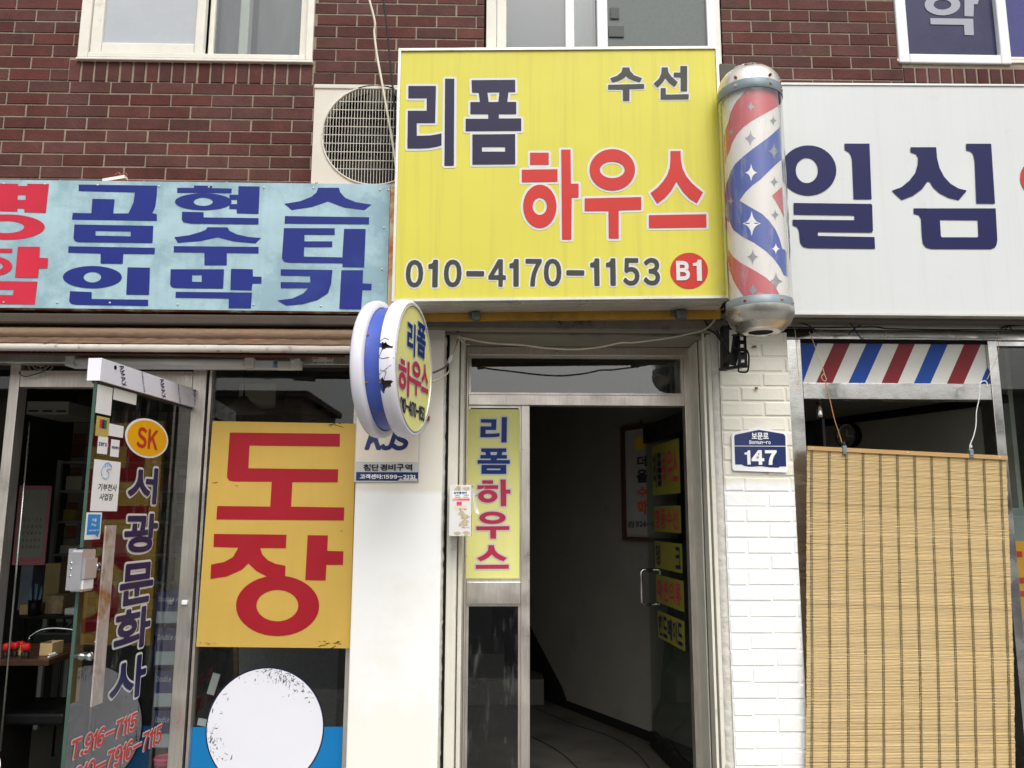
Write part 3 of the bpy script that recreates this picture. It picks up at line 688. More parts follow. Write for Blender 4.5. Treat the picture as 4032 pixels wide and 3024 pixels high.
mb = MB(); mb.lathe(Vector((hx, hy-.035, zt-.11)), (0, 0, 1), [(0, 0), (.013, 0), (.013, .1), (0, .1)], 16); mb.build('pivot', m_steel, gp)
def door_handle(P, uc, za, zb_, off, m, parent, r=.0095, side=1, dep=.055):
    mb = MB()
    for sgn in ((1, -1)):
        pts = [P.at(uc, za, 0), P.at(uc, za, sgn*dep*.8), P.at(uc, za+.012, sgn*dep), P.at(uc, zb_-.012, sgn*dep), P.at(uc, zb_, sgn*dep*.8), P.at(uc, zb_, 0)]
        mb.tube(pts, r, 10)
    return mb.build('handle', m, parent)
door_handle(gd, .045, gd.uv(2575, 2384)[1], gd.uv(2575, 2247)[1], 0, m_chrome, gp)
q9 = lambda x, y: (2400+x/1.58, 1600+y/1.58)
def sticker_uv(pl, l, r):     # left edge (x, ytop, ybot) and right edge in photo pixels
    ul, vt = pl.uv(l[0], l[1]); _, vb = pl.uv(l[0], l[2]); ur, vt2 = pl.uv(r[0], r[1]); _, vb2 = pl.uv(r[0], r[2])
    return ul, ur, (vb+vb2)/2, (vt+vt2)/2
def flat(pl, box, off, th=.0006):
    u0, u1, v0, v1 = box; mb = MB(); mb.prism(pl, [(u0, v0), (u1, v0), (u1, v1), (u0, v1)], off, off+th); return mb
rows = [((264, 255, 558), (432, 190, 538), 'name'), ((278, 627, 778), (442, 612, 788), '명품수선'), ((282, 838, 1003), (450, 855, 1035), '밍 크'),
        ((290, 1050, 1205), (460, 1080, 1287), '패션의류'), ((300, 1262, 1412), (466, 1345, 1545), '핸드메이드')]
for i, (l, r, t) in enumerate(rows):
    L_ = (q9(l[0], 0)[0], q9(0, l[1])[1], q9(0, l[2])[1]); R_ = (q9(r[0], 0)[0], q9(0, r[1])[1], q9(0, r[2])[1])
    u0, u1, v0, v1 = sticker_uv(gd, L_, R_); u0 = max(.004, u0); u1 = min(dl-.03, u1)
    st = flat(gd, (u0, u1, v0, v1), .001).build('sticker', mat('shaded_sticker_yellow', rgb(142, 138, 54), .5, var=.08), gp)  # panel yellow made duller: the doorway's shade is put into the colour
    lt = Lettering(gd); lt.off = .0028; w_ = u1-u0; h_ = v1-v0
    if t == 'name':
        lt.shapes(glyph('ri', (u0+w_*.05, u0+w_*.17, v0+h_*.15, v0+h_*.83))); lt.shapes(glyph('pom', (u0+w_*.2, u0+w_*.38, v0+h_*.17, v0+h_*.83))); lt.build('lettering', m_navy2, gp)
        lt = Lettering(gd); lt.off = .0028
        lt.shapes(glyph('ha', (u0+w_*.40, u0+w_*.57, v0+h_*.17, v0+h_*.85))); lt.shapes(glyph('u', (u0+w_*.59, u0+w_*.76, v0+h_*.22, v0+h_*.83))); lt.shapes(glyph('seu', (u0+w_*.78, u0+w_*.95, v0+h_*.22, v0+h_*.8)))
        lt.build('lettering', m_pink, gp)
    else:
        ch = [c for c in t]; n = len(ch)
        for j, c in enumerate(ch):
            if c == ' ': continue
            a = u0+w_*(.04+.92*j/n); b_ = a+w_*.92/n*.84
            if t == '밍 크': a = u0+w_*(.05 if c == '밍' else .78); b_ = a+w_*.17
            lt.text(c, (a, b_, v0+h_*.12, v0+h_*.88), .03)
        lt.build('lettering', m_navy2 if i in (2, 4) else m_pink, gp)
# --- framed poster on the hall wall
fp = thing('framed_poster', hallw.at(*hallw.uv(2530, 2125)), 'dark framed white poster hanging on the stairway wall behind the glass door', 'poster')
u0 = hallw.uv(2460, 1900)[0]; v1 = hallw.uv(2500, 1678)[1]; v0 = hallw.uv(2500, 2128)[1]; u1 = u0+.56; v1b = v1
mb = MB(); e = .022
for a, b_, c, d in ((u0, u1, v1-e, v1), (u0, u1, v0, v0+e), (u0, u0+e, v0+e, v1-e), (u1-e, u1, v0+e, v1-e)): mb.prism(hallw, [(a, c), (b_, c), (b_, d), (a, d)], .002, .028)
mb.build('frame', m_dwood, fp)
flat(hallw, (u0+e, u1-e, v0+e, v1-e), .004, .003).build('sheet', mat('shaded_white_sheet', rgb(150, 148, 142), .7), fp)  # white paper, with the dimness of the hall painted into its colour
mb = MB(); mb.tube([hallw.at(u0+.19, v1, .015), hallw.at(u0+.2, v1+.03, .015), hallw.at(u0+.21, v1, .015)], .003); mb.build('hanger', m_black, fp)
lt = Lettering(hallw); lt.off = .01
for c, (a, b_, c1, d1) in {'더': (180, 308, 240, 375), '올': (178, 392, 243, 475)}.items():
    xx0, yy0 = q9(a, b_); xx1, yy1 = q9(c1, d1); lt.text(c, rect_uv(hallw, xx0, yy0, xx1, yy1), .04)
xx0, yy0 = q9(122, 712); xx1, yy1 = q9(163, 755); lt.text('상담', rect_uv(hallw, xx0, yy0, xx1, yy1), .03)
xx0, yy0 = q9(172, 714); xx1, yy1 = q9(300, 752); lt.text('924-12', rect_uv(hallw, xx0, yy0, xx1, yy1), .04)
lt.build('lettering', m_txtblk, fp)
lt = Lettering(hallw); lt.off = .01
for c, (a, b_, c1, d1) in {'수': (182, 500, 243, 570), '학': (180, 588, 246, 675)}.items():
    xx0, yy0 = q9(a, b_); xx1, yy1 = q9(c1, d1); lt.text(c, rect_uv(hallw, xx0, yy0, xx1, yy1), .04)
lt.build('lettering', mat('orange_print', rgb(190, 84, 50), .6), fp)
xx0, yy0 = q9(160, 185); xx1, yy1 = q9(246, 272); bx = rect_uv(hallw, xx0, yy0, xx1, yy1)
mb = MB(); mb.prism(hallw, ell((bx[0]+bx[1])/2, (bx[2]+bx[3])/2, (bx[1]-bx[0])/2, (bx[3]-bx[2])/2, 28), .0075, .0095); mb.build('badge', mat('badge_yellow', rgb(190, 160, 40), .6), fp)
# ================================================================== white brick pier
bx0, bx1 = X_(2857, 2000, 0), X_(3150, 2300, 0)
zpt = Z_(2990, 1296, 0)
mb = MB(); bricks(mb, bx0, bx1, 0, zpt, 0, .205, .0674, .0062, .03, rnd=random.Random(3), base=(1, 1, 1), var=0, cham=.0055, jit=.003, ph=.09)
mb.tint = None; mb.build('white_brick_pier', m_wbrick, B)
mb = MB(); mb.box(bx0-.001, bx1, .0045, .6, 0, zpt)
mb.build('painted_joints', m_wbrick, B); mb = MB()
NV = 170; vs = []
for i in range(NV+1):
    z = zpt*i/NV; e0 = .004*noise.noise(Vector((0, 0, z*26)))+.003*noise.noise(Vector((3, 0, z*70))); e1 = .004*noise.noise(Vector((5, 0, z*40)))
    for k, (u, y_) in enumerate(((-.044, .16), (-.040, .03), (-.034, .012), (-.016, .008), (-.0015, .010), (-.0015, .16))):
        vs.append((bx0+u+(e0 if 0 < k < 4 else 0), y_+(e1+.003*noise.noise(Vector((k*4, 1, z*30))) if 0 < k < 5 else 0), z))
mb.add(vs, [(i*6+k, i*6+k+1, (i+1)*6+k+1, (i+1)*6+k) for i in range(NV) for k in range(5)], 0, True)
mb.build('rough_plaster_edge', m_wmort, B)
# ================================================================== right shopfront
YR = .06
rx0, rx1 = X_(3141, 2000, YR), X_(3898, 1450, YR)
hz0, hz1 = Z_(3500, 1337, YR), Z_(3500, 1300, YR)
mb = MB(); mb.box(bx1+.001, 3.9, YR-.002, YR+.08, hz0, hz1+.06, b=.003)
pz0, pz1 = Z_(3500, 1507, YR), Z_(3500, 1350, YR)
lpx = X_(3158, 1450, YR)
mb.box(bx1+.001, lpx, YR, YR+.08, 0, hz0-.001, b=.003)
rz0, rz1 = Z_(3500, 1572, YR), Z_(3500, 1508, YR)
mb.box(lpx+.001, rx1-.001, YR+.002, YR+.08, rz0, rz1, b=.003)
rpx = X_(3935, 1450, YR)
mb.box(rx1, rpx, YR, YR+.10, 0, hz0-.001, b=.003)
mb.box(rpx+.001, 3.9, YR+.01, YR+.06, Z_(3990, 1362, YR), hz0-.001, b=.003)
sf = mb.build('shop_frame', m_steel, B)
mb = MB(); mb.box(lpx+.001, rx1-.001, YR+.01, YR+.05, pz1, hz0-.001); mb.build('frame_rebate', m_dark, sf)
mb = MB(); mb.box(rpx+.002, 3.9, YR+.03, YR+.036, 0, Z_(3990, 1364, YR)); mb.build('pane', m_glass, sf)
# striped transom board
pst = PY(YR+.02); qs = lambda x, y: (3100+x/2.37, 1200+y/2.37)
xa, xb = lpx+.001, rx1-.001
mb = MB(); mb.box(xa, xb, YR+.02, YR+.03, rz1+.001, pz1); brd = mb.build('striped_board', mat('white_board', rgb(228, 226, 218), .45, var=.05, dirt=rgb(190, 184, 170), dirt_amt=.4, dirt_lo=.6), B)
m_sb = mat('stripe_blue', rgb(30, 76, 160), .4, var=.05); m_sr = mat('stripe_red', rgb(134, 42, 48), .4, var=.05)
def clipx(poly, x0, x1):
    for s_, lim in ((1, x0), (-1, x1)):
        out = []
        for i in range(len(poly)):
            a, b = poly[i], poly[(i+1) % len(poly)]; ia = s_*(a[0]-lim) >= 0; ib = s_*(b[0]-lim) >= 0
            if ia: out.append(a)
            if ia != ib: t = (lim-a[0])/(b[0]-a[0]); out.append((lim, a[1]+t*(b[1]-a[1])))
        poly = out
    return poly
zb_, zt_ = rz1+.002, pz1-.001
for m, lst, nm in ((m_sb, ((130, 280, 0, 145), (738, 888, 570, 722), (1340, 1495, 1180, 1332), (1950, 2105, 1798, 1950)), 'blue_stripe'), (m_sr, ((435, 583, 268, 420), (1040, 1188, 877, 1028), (1650, 1803, 1488, 1642)), 'red_stripe')):
    for a, b_, c, d in lst:
        pts = [(X_(*qs(c, 720), YR+.02), zb_), (X_(*qs(d, 720), YR+.02), zb_), (X_(*qs(b_, 360), YR+.02), zt_), (X_(*qs(a, 360), YR+.02), zt_)]
        pts = clipx(pts, xa+.001, xb-.001)
        if len(pts) > 2: mb = MB(); mb.prism(pst, pts, .0, .0015); mb.build(nm, m, brd)
# room behind
m_dw = mat('dim_wall', rgb(176, 172, 162), .85, var=.08)
for a_ in ((bx1-.1, bx1-.06, YR+.1, 3.4), (3.86, 3.9, YR+.1, 3.4), (bx1-.1, 3.9, 3.4, 3.45)): mb = MB(); mb.box(*a_, 0, 3.0); mb.build('shop_wall', m_dw, B)
mb = MB(); mb.box(bx1-.1, 3.9, YR+.1, 3.45, 2.62, 2.66); mb.build('shop_ceiling', m_dw, B)
mb = MB(); mb.box(bx1-.1, 3.9, YR+.02, 3.45, -.02, .1); tag(mb.build('shop_floor', m_floor_in), kind='structure')
# side wall inside, slanting away, with its black cornice and the clock
pa = W(3165, 1690, 1.9); pb = W(3900, 1590, .75)
dd = Vector((pb.x-pa.x, pb.y-pa.y, 0)); ln = dd.length; cw = Plane((pa.x, pa.y, 0), dd)
mb = MB(); ext = .3; mb.prism(cw, [(-ext, 0), (ln+.1, 0), (ln+.1, 2.6), (-ext, 2.6)], -.04, 0); mb.build('partition_wall', m_dw, B)
u0_, v0_ = cw.uv(3175, 1680); u1_, v1_ = cw.uv(3880, 1583); vv = (v0_+v1_)/2
mb = MB(); mb.prism(cw, [(-ext, v0_-.02), (ln+.1, v1_-.02), (ln+.1, v1_+.025), (-ext, v0_+.025)], .001, .03); mb.build('black_cornice', m_blk_in, B)
cu, cv = cw.uv(3350, 1716)
ck = thing('wall_clock', cw.at(cu, cv), 'round chrome rimmed clock on the dark wall above the bamboo blind', 'clock')
rr = abs(cw.uv(3397, 1716)[0]-cw.uv(3303, 1716)[0])/2; rr = abs(cw.uv(3350, 1666)[1]-cw.uv(3350, 1770)[1])/2
mb = MB(); mb.lathe(cw.at(cu, cv, 0), cw.n, [(0, .001), (rr, .001), (rr*1.02, .03), (rr*.97, .045), (rr*.88, .045), (rr*.86, .03)], 40); mb.build('rim', m_black, ck)
mb = MB(); mb.lathe(cw.at(cu, cv, 0), cw.n, [(rr*.87, .0462), (rr*.85, .04), (rr*.84, .0325), (rr*.8, .032)], 40); mb.build('chrome_ring', m_chrome, ck)
mb = MB(); mb.prism(cw, ell(cu, cv, rr*.86, rr*.86, 36), .028, .031); mb.build('dial', mat('dial', rgb(170, 170, 166), .3, var=.03), ck)
lt = Lettering(cw); lt.off = .0325; lt.text('12', (cu-rr*.2, cu+rr*.2, cv+rr*.45, cv+rr*.72), .02)
lt.text('9', (cu-rr*.72, cu-rr*.55, cv-rr*.12, cv+rr*.14), .02); lt.text('3', (cu+rr*.55, cu+rr*.72, cv-rr*.12, cv+rr*.14), .02); lt.text('6', (cu-rr*.1, cu+rr*.1, cv-rr*.72, cv-rr*.46), .02); lt.build('numerals', m_txtblk, ck)
mb = MB(); mb.prism(cw, [(cu-.004, cv-.004), (cu+.004, cv-.004), (cu+.003, cv+rr*.5), (cu-.003, cv+rr*.5)], .033, .035); mb.prism(cw, [(cu-rr*.05, cv-.005), (cu+rr*.6, cv-rr*.12-.004), (cu+rr*.6, cv-rr*.12+.004), (cu-rr*.05, cv+.005)], .0352, .037); mb.build('hand', m_white, ck)
# pivot of the shop's own glass door
mb = MB(); p = W(3226, 1608, YR+.1); mb.lathe((p.x, p.y, Z_(3226, 1645, YR+.1)), (0, 0, 1), [(0, 0), (.014, 0), (.015, .01), (.015, .075), (0, .075)], 20); mb.build('door_pivot', m_steel, B)
mb = MB(); mb.box(p.x+.008, p.x+.02, p.y-.004, p.y+.5, .1, Z_(3226, 1645, YR+.1)-.004); mb.build('door_leaf_edge', m_black, B)
# orange sheet with red marks behind the far right pane
py_ = PY(YR+.16)
po = thing('window_sheet', W(4000, 2440, YR+.16), 'orange and yellow sheet behind the glass at the right edge', 'poster')
x0, x1, z0, z1 = RC(3950, 2130, 4150, 2445, YR+.16)
mb = MB(); mb.box(x0, x1, YR+.16, YR+.165, z0, z1); mb.build('sheet', mat('orange_print2', rgb(226, 160, 60), .5, var=.1), po)
mb = MB()
for i in range(5): mb.box(x0+.02+.0*i, x0+.07+.03*(i % 3), YR+.157, YR+.159, z0+.05+i*.06, z0+.075+i*.06)
mb.build('print', mat('sheet_red', rgb(206, 70, 50), .5), po)
gb = thing('grey_cabinet', W(4010, 2990, .5), 'grey cabinet standing behind the far right window pane', 'cabinet')
x0, x1, z0, z1 = RC(3960, 2000, 4250, 3100, .5)
mb = MB(); mb.box(x0, x1, .5, .9, .101, z1, b=.01); mb.build('carcass', mat('cab_grey', rgb(140, 145, 145), .5), gb)
mb = MB(); mb.box(x0+.02, x1-.02, .488, .4985, .14, z1-.04, b=.004); mb.build('cabinet_door', mat('cab_grey2', rgb(150, 155, 155), .4), gb)

# ================================================================== bamboo blind
YBl = -.03
bl = thing('bamboo_blind', W(3570, 3024, YBl), 'tan bamboo roll blind hanging by strings over the barber shop window', 'blind')
def bx_(px, py): return W(px, py, YBl)
TL = bx_(3177, 1757); TR = bx_(3963, 1796)
ang = math.atan2(TR.z-TL.z, TR.x-TL.x)
mb = MB(); mb.obox(TL+Vector((0, 0, -.008)), TR+Vector((0, 0, -.008)), .016, .018); mb.build('head_rail', mat('bamboo_rail', rgb(186, 148, 98), .5, var=.12, scale=5, sc3=(3, 20, 20)), bl)
mb = MB()
for t in (.03, .5, .96):
    c = TL.lerp(TR, t); mb.lathe(c+Vector((0, -.008, -.008)), (0, -1, 0), [(0, .002), (.003, .0015), (.0038, 0)], 10)
mb.build('nail', m_alu, bl)
BL0 = bx_(3172, 3024); BR0 = bx_(4000, 3024)
slat = .0061; n = int((TL.z-.018-.32)/slat)
mb = MB(); mb.tint = []
r2 = random.Random(5)
tl, tr = TL+Vector((0, 0, -.018)), TR+Vector((0, 0, -.018))
lean_l = (BL0.x-TL.x)/(TL.z-BL0.z); lean_r = (BR0.x-TR.x)/(TR.z-BR0.z)
drop_r = (TL.z-TR.z)
for i in range(n):
    f = i/n; z = tl.z-i*slat; dz = -drop_r*(1-f*.85); wob = .0016*math.sin(i*.21)+.0016*math.sin(i*.063+1)
    a = Vector((tl.x+lean_l*i*slat+r2.uniform(-.0015, .0015), YBl+.004*math.sin(i*.03)+wob*.6, z+r2.uniform(-.0004, .0004)))
    b = Vector((tr.x+lean_r*i*slat+r2.uniform(-.0015, .0015), YBl+.004*math.sin(i*.03+.8)+wob*.6, z+dz+r2.uniform(-.0004, .0004)))
    g = slat*.49; m_ = len(mb.v); rr_ = g*r2.uniform(.82, 1.05)
    vs = []
    K = 5
    for k in range(K):
        c = a.lerp(b, k/(K-1))+Vector((0, r2.uniform(-.0006, .0006), r2.uniform(-.0004, .0004)))
        vs += [c+Vector((0, -rr_*.35, -rr_)), c+Vector((0, -rr_, 0)), c+Vector((0, -rr_*.35, rr_)), c+Vector((0, rr_*.8, 0))]
    fs = []
    for k in range(K-1):
        for j in range(4): fs.append((k*4+j, k*4+(j+1) % 4, (k+1)*4+(j+1) % 4, (k+1)*4+j))
    fs += [(0, 3, 2, 1), (K*4-4, K*4-3, K*4-2, K*4-1)]
    t = r2.gauss(1, .055); t = t*(.8 if r2.random() < .03 else 1)
    mb.add(vs, fs); mb.tint += [(.60*t, .44*t**1.08, .215*t**1.2, 1)]*len(fs)
mb.build('slats', mat('bamboo', (.6, .4, .16, 1), .5, var=.2, scale=3, sc3=(14, 60, 260), attr=True), bl)
mb = MB(); tops = [228, 393, 552, 707, 868, 1026, 1186, 1345, 1505, 1670, 1832, 1988]; bots = [350, 412, 478, 540, 602, 668, 733, 797, 860, 925, 990, 1043]
zbot = BL0.z
for a, b_ in zip(tops, bots):
    xt = W(3100+a/2.37, 1800, YBl).x; xb2 = W(2800+b_/.8855, 3024, YBl).x
    for off in (-.0033, .0033):
        pts = []; M = 330
        for k in range(0, n):
            z = tl.z-k*slat; f = (tl.z-z)/(tl.z-zbot); x = xt+(xb2-xt)*f+off; fr_ = (x-tl.x)/(tr.x-tl.x)
            yy = YBl-.0036+.004*math.sin(k*.03+.8*fr_)
            pts.append((x+(.0012 if k % 2 else -.0012), yy+(-.0014 if k % 2 else .0006), z-drop_r*(1-k/n*.85)*fr_))
        mb.tube(pts, .0014, 3, cap=False)
mb.build('stitching', mat('olive_thread', rgb(66, 68, 44), .9, var=.25, scale=40), bl)
for cx, cy in ((3322, 1768), (3820, 1782)):
    c = bx_(cx, cy); mb = MB(); mb.box(c.x-.009, c.x+.009, YBl-.014, YBl+.010, c.z-.024, c.z+.014, b=.003)
    mb.tube([(c.x-.006, YBl-.01, c.z+.012), (c.x, YBl-.01, c.z+.032), (c.x+.006, YBl-.01, c.z+.012)], .0013, 6)
    mb.lathe((c.x, YBl-.014, c.z-.012), (0, -1, 0), [(.004, 0), (.004, .002), (0, .002)], 12)
    mb.build('clip', m_galv, bl)
def strand(name, pts, r, m, parent=None, loc=None, k=8):
    mb = MB(); mb.tube(smooth_path(pts, k), r, 7); return mb.build(name, m, parent, loc)
S = lambda x, y, Y=YBl: W(3100+x/2.37, 1200+y/2.37, Y)
strand('hanging_string', [S(205, 250, -.02), S(260, 395), S(330, 590), S(345, 640)], .0017, m_string, bl)
strand('hanging_string', [S(345, 640), S(320, 670), S(335, 705), S(365, 700), S(345, 645)], .0017, m_string, bl)
strand('hanging_string', [S(350, 705), S(400, 900), S(440, 1070), S(480, 1190), S(510, 1290, YBl-.01)], .0019, m_ostring, bl)
strand('hanging_string', [S(1968, 250, -.02), S(1965, 450), S(1900, 620), S(1862, 700)], .0013, m_string, bl)
strand('hanging_wire', [S(1868, 765), S(1855, 715), S(1802, 730), S(1790, 870), S(1765, 1000), S(1760, 1120), S(1740, 1220), S(1708, 1300), S(1702, 1335), S(1722, 1325), S(1712, 1312), S(1700, 1360, YBl-.01)], .0022, m_whitepvc, bl)
strand('hanging_string', [S(70, 210, -.01), S(85, 400), S(97, 560), S(110, 720), S(85, 790), S(125, 770), S(95, 735), S(130, 715)], .0015, m_string, bl)

# ================================================================== address plate
YP = -.012
pp = PY(YP)
ap = thing('address_plate', W(2992, 1850, YP), 'navy house number plate with a peaked top reading 147 on the white brick pier', 'sign')
qp = lambda x, y: (2500+x/.885, 1150+y/.885)
out = [pp.uv(*qp(x, y)) for x, y in ((337, 500), (343, 490), (428, 472), (438, 473), (523, 487), (530, 496), (533, 620), (527, 629), (345, 622), (340, 614))]
mb = MB(); mb.prism(pp, out, -.008, 0); mb.build('backing', m_white, ap)
inn = [pp.uv(*qp(x, y)) for x, y in ((346, 503), (350, 497), (432, 480), (517, 494), (524, 502), (527, 608), (505, 608), (500, 612), (470, 611), (440, 607), (400, 609), (380, 606), (372, 601), (349, 601))]
mb = MB(); mb.prism(pp, inn, .0, .0012); mb.build('field', m_plate, ap)
lt = Lettering(pp)
f = lambda b: rect_uv(pp, *qp(b[0], b[1]), *qp(b[2], b[3]))
lt.text('보문로', f((406, 490, 465, 514)), .03); lt.text('Bomun-ro', f((398, 517, 472, 530)), .03); lt.text('147', f((382, 551, 494, 602)), .05, space=.6)
bb = f((346, 536, 526, 538)); lt.shapes([[[(bb[0], bb[2]), (bb[1], bb[2]), (bb[1], bb[3]), (bb[0], bb[3])]]])
lt.build('lettering', m_white, ap)
# ================================================================== security notice on the left pillar
YK = -.006; pk = PY(YK); qa = lambda x, y: (1380+x/2.073, 1150+y/2.073)
def ka(b): return rect_uv(pk, *qa(b[0], b[1]), *qa(b[2], b[3]))
kn = thing('security_notice', W(1530, 1895, YK), 'cream and grey security company notice on the white pillar below the round sign', 'sign')
mb = MB(); b = ka((38, 1000, 563, 1552)); mb.box(b[0], b[1], YK, -.0006, b[2], b[3], b=.001); mb.build('sheet', mat('notice_grey', rgb(196, 196, 192), .5, var=.05), kn)
b = ka((48, 1010, 557, 1388)); flat(pk, b, .0, .001).build('cream_field', mat('notice_cream', rgb(232, 220, 202), .5, var=.06), kn)
b = ka((46, 1470, 552, 1540)); mb = flat(pk, b, .0, .001); mb.build('navy_band', m_plate, kn)
lt = Lettering(pk); lt.text('KJS', ka((128, 1138, 482, 1282)), 0, shear=.3, space=.5); lt.fat('lettering', .0055, m_plate, kn)
lt = Lettering(pk)
for i, c in enumerate('첨단경비구역'): a = 105+i*68; lt.text(c, ka((a, 1404, a+60, 1458)), .03)
lt.build('lettering', m_txtblk, kn)
lt = Lettering(pk); lt.text('고객센타:1599-2131', ka((78, 1488, 528, 1526)), .035); lt.build('lettering', m_white, kn)
mb = MB(); pts = [(b[0]+(b[1]-b[0])*t, b[2]+(b[3]-b[2])*h) for t, h in ((.68, .05), (.72, .3), (.76, .12), (.82, .38), (.87, .15), (.93, .4), (.99, .2), (.99, -.02), (.68, -.02))]
mb.prism(pk, pts, .0035, .0042); mb.build('peeled_patch', mat('notice_grey', rgb(196, 196, 192)), kn)
# ================================================================== big yellow lightbox sign
ys = thing('lightbox_sign', W(2200, 1178, -.2), 'large square yellow lightbox sign with blue and red lettering above the central doorway', 'sign')
x0, x1 = X_(1567, 690, SIGN_Y), X_(2836, 690, SIGN_Y); z0, z1 = Z_(2200, 1166, SIGN_Y), Z_(2200, 199, SIGN_Y)
def slanted(mb, x0, x1, z0l, z0r, z1l, z1r, yf, yb):
    vs = [(x0, yf, z0l), (x1, yf, z0r), (x1, yf, z1r), (x0, yf, z1l), (x0, yb, z0l), (x1, yb, z0r), (x1, yb, z1r), (x0, yb, z1l)]
    mb.add(vs, [(0, 1, 2, 3), (5, 4, 7, 6), (4, 0, 3, 7), (1, 5, 6, 2), (3, 2, 6, 7), (4, 5, 1, 0)])
zl0, zr0 = W(1567, 1179, SIGN_Y).z, W(2840, 1165, SIGN_Y).z; zl1, zr1 = W(1567, 203, SIGN_Y).z, W(2822, 194, SIGN_Y).z
mb = MB(); slanted(mb, x0, x1, zl0, zr0, zl1, zr1, SIGN_Y, -.215); mb.build('face', m_yellow, ys)
e = .011
def frame4(x0, x1, zl0, zr0, zl1, zr1, e, yf, yb, name, m, parent):
    mb = MB(); slanted(mb, x0-e, x1+e, zl1, zr1, zl1+e, zr1+e, yf, yb); slanted(mb, x0-e, x1+e, zl0-e, zr0-e, zl0, zr0, yf, yb)
    slanted(mb, x0-e, x0, zl0, zl0, zl1, zl1, yf, yb); slanted(mb, x1, x1+e, zr0, zr0, zr1, zr1, yf, yb)
    return mb.build(name, m, parent)
frame4(x0, x1, zl0, zr0, zl1, zr1, e, SIGN_Y-.008, -.2, 'frame', m_alu, ys)
mb = MB(); slanted(mb, x0-.006, x1+.006, zl0-e-.006, zr0-e-.006, zl0-e, zr0-e, SIGN_Y+.02, -.206); slanted(mb, x0-.006, x1+.006, zl0-e-.012, zr0-e-.012, zl0-e-.006, zr0-e-.006, SIGN_Y+.075, -.206)
mb.build('underside_lip', m_alu, ys)
mb = MB(); slanted(mb, x0, x1+.02, zl0-.055, zr0-.058, zl0-.012, zr0-.012, -.205, -.18); mb.build('amber_strip', m_amber, ys)
mb = MB(); mb.box(x0, x1, -.18, .10, zr1-.3, zr1-.04); mb.build('rear_box', m_grey, ys)
def o2(gl): return onplane(ps, gl, q2)
lt = Lettering(ps); lt.shapes(o2(G_ri)); lt.shapes(o2(G_pom)); lt.build('navy_lettering', m_navy, ys); lt.outline('letter_outline', .0102, m_outl, ys)
lt = Lettering(ps); lt.shapes(o2(G_ha)); lt.shapes(o2(G_u)); lt.shapes(o2(G_seu)); lt.build('red_lettering', m_red, ys); lt.outline('letter_outline', .0102, m_outl, ys, off=.0012)
lt = Lettering(ps); lt.shapes(o2(G_su)); lt.shapes(o2(G_seon)); lt.build('grey_lettering', m_greylet, ys); lt.outline('letter_outline', .0068, m_outl, ys, off=.0010)
lt = Lettering(ps); sh = .0042
def bq(x0, y0, x1, y1): return rect_uv(ps, *q2(x0, y0), *q2(x1, y1))
for c, a, b in (('0', 148, 251), ('1', 281, 338), ('0', 374, 479), ('4', 638, 742), ('1', 762, 818), ('7', 858, 955), ('0', 967, 1071), ('1', 1242, 1297), ('1', 1336, 1393), ('5', 1437, 1534), ('3', 1558, 1656)):
    dy = -(a-148)*.0085; r_ = bq(a, 1318+dy, b, 1481+dy); lt.text(c, (r_[0]+sh, r_[1]-sh, r_[2]+sh, r_[3]-sh), .0 if c != '1' else .01)
for a, b in ((507, 613), (1100, 1207)):
    dy = -(a-148)*.0085; bb = bq(a, 1387+dy, b, 1418+dy); bb = (bb[0]+sh, bb[1]-sh, bb[2]+sh, bb[3]-sh); lt.shapes([[[(bb[0], bb[2]), (bb[1], bb[2]), (bb[1], bb[3]), (bb[0], bb[3])]]])
lt.fat('number_lettering', sh, m_greylet, ys); lt.outline('letter_outline', sh+.0068, m_outl, ys, off=.0010)
lt = Lettering(ps); lt.off = .002; cc = [ps.uv(*q2(x, y)) for x, y in ell(1829, 1382, 112, 107, 48)]; lt.shapes([[cc]]); lt.build('red_disc', m_red, ys)
lt = Lettering(ps); lt.off = .0045; lt.text('B', bq(1752, 1325, 1832, 1440), .045); lt.text('1', bq(1851, 1318, 1903, 1443), .05); lt.build('disc_lettering', m_outl, ys)
m_dkgalv = mat('dark_galvanised', rgb(96, 98, 94), .5, metal=.5, var=.3, scale=20)
def bracket(px, py, Y, w_=.035, mat_=None):
    p = W(px, py, Y); mb = MB(); mb.box(p.x-w_*.5, p.x+w_*.5, Y-.004, Y+.02, p.z-.02, p.z+.035, b=.002); mb.box(p.x-w_*.1, p.x+w_*.9, Y-.03, Y-.005, p.z-.035, p.z+.004, b=.003)
    mb.lathe((p.x+w_*.1, Y-.004, p.z+.02), (0, -1, 0), [(.006, 0), (.006, .006), (0, .006)], 10)
    mb.lathe((p.x+w_*.45, Y-.03, p.z-.015), (0, -1, 0), [(.007, 0), (.007, .006), (0, .006)], 10); return mb
bracket(1862, 1235, -.21).build('mounting_bracket', m_dkgalv, ys); bracket(2662, 1228, -.21, .045).build('mounting_bracket', m_dkgalv, ys)
mb = MB(); p = W(1773, 1199, -.30); mb.box(p.x-.028, p.x+.028, -.31, -.28, p.z-.004, p.z+.006); p = W(2722, 1187, -.28); mb.obox(p, p+Vector((.02, 0, .022)), .02, .01); mb.build('clasp', m_galv, ys)

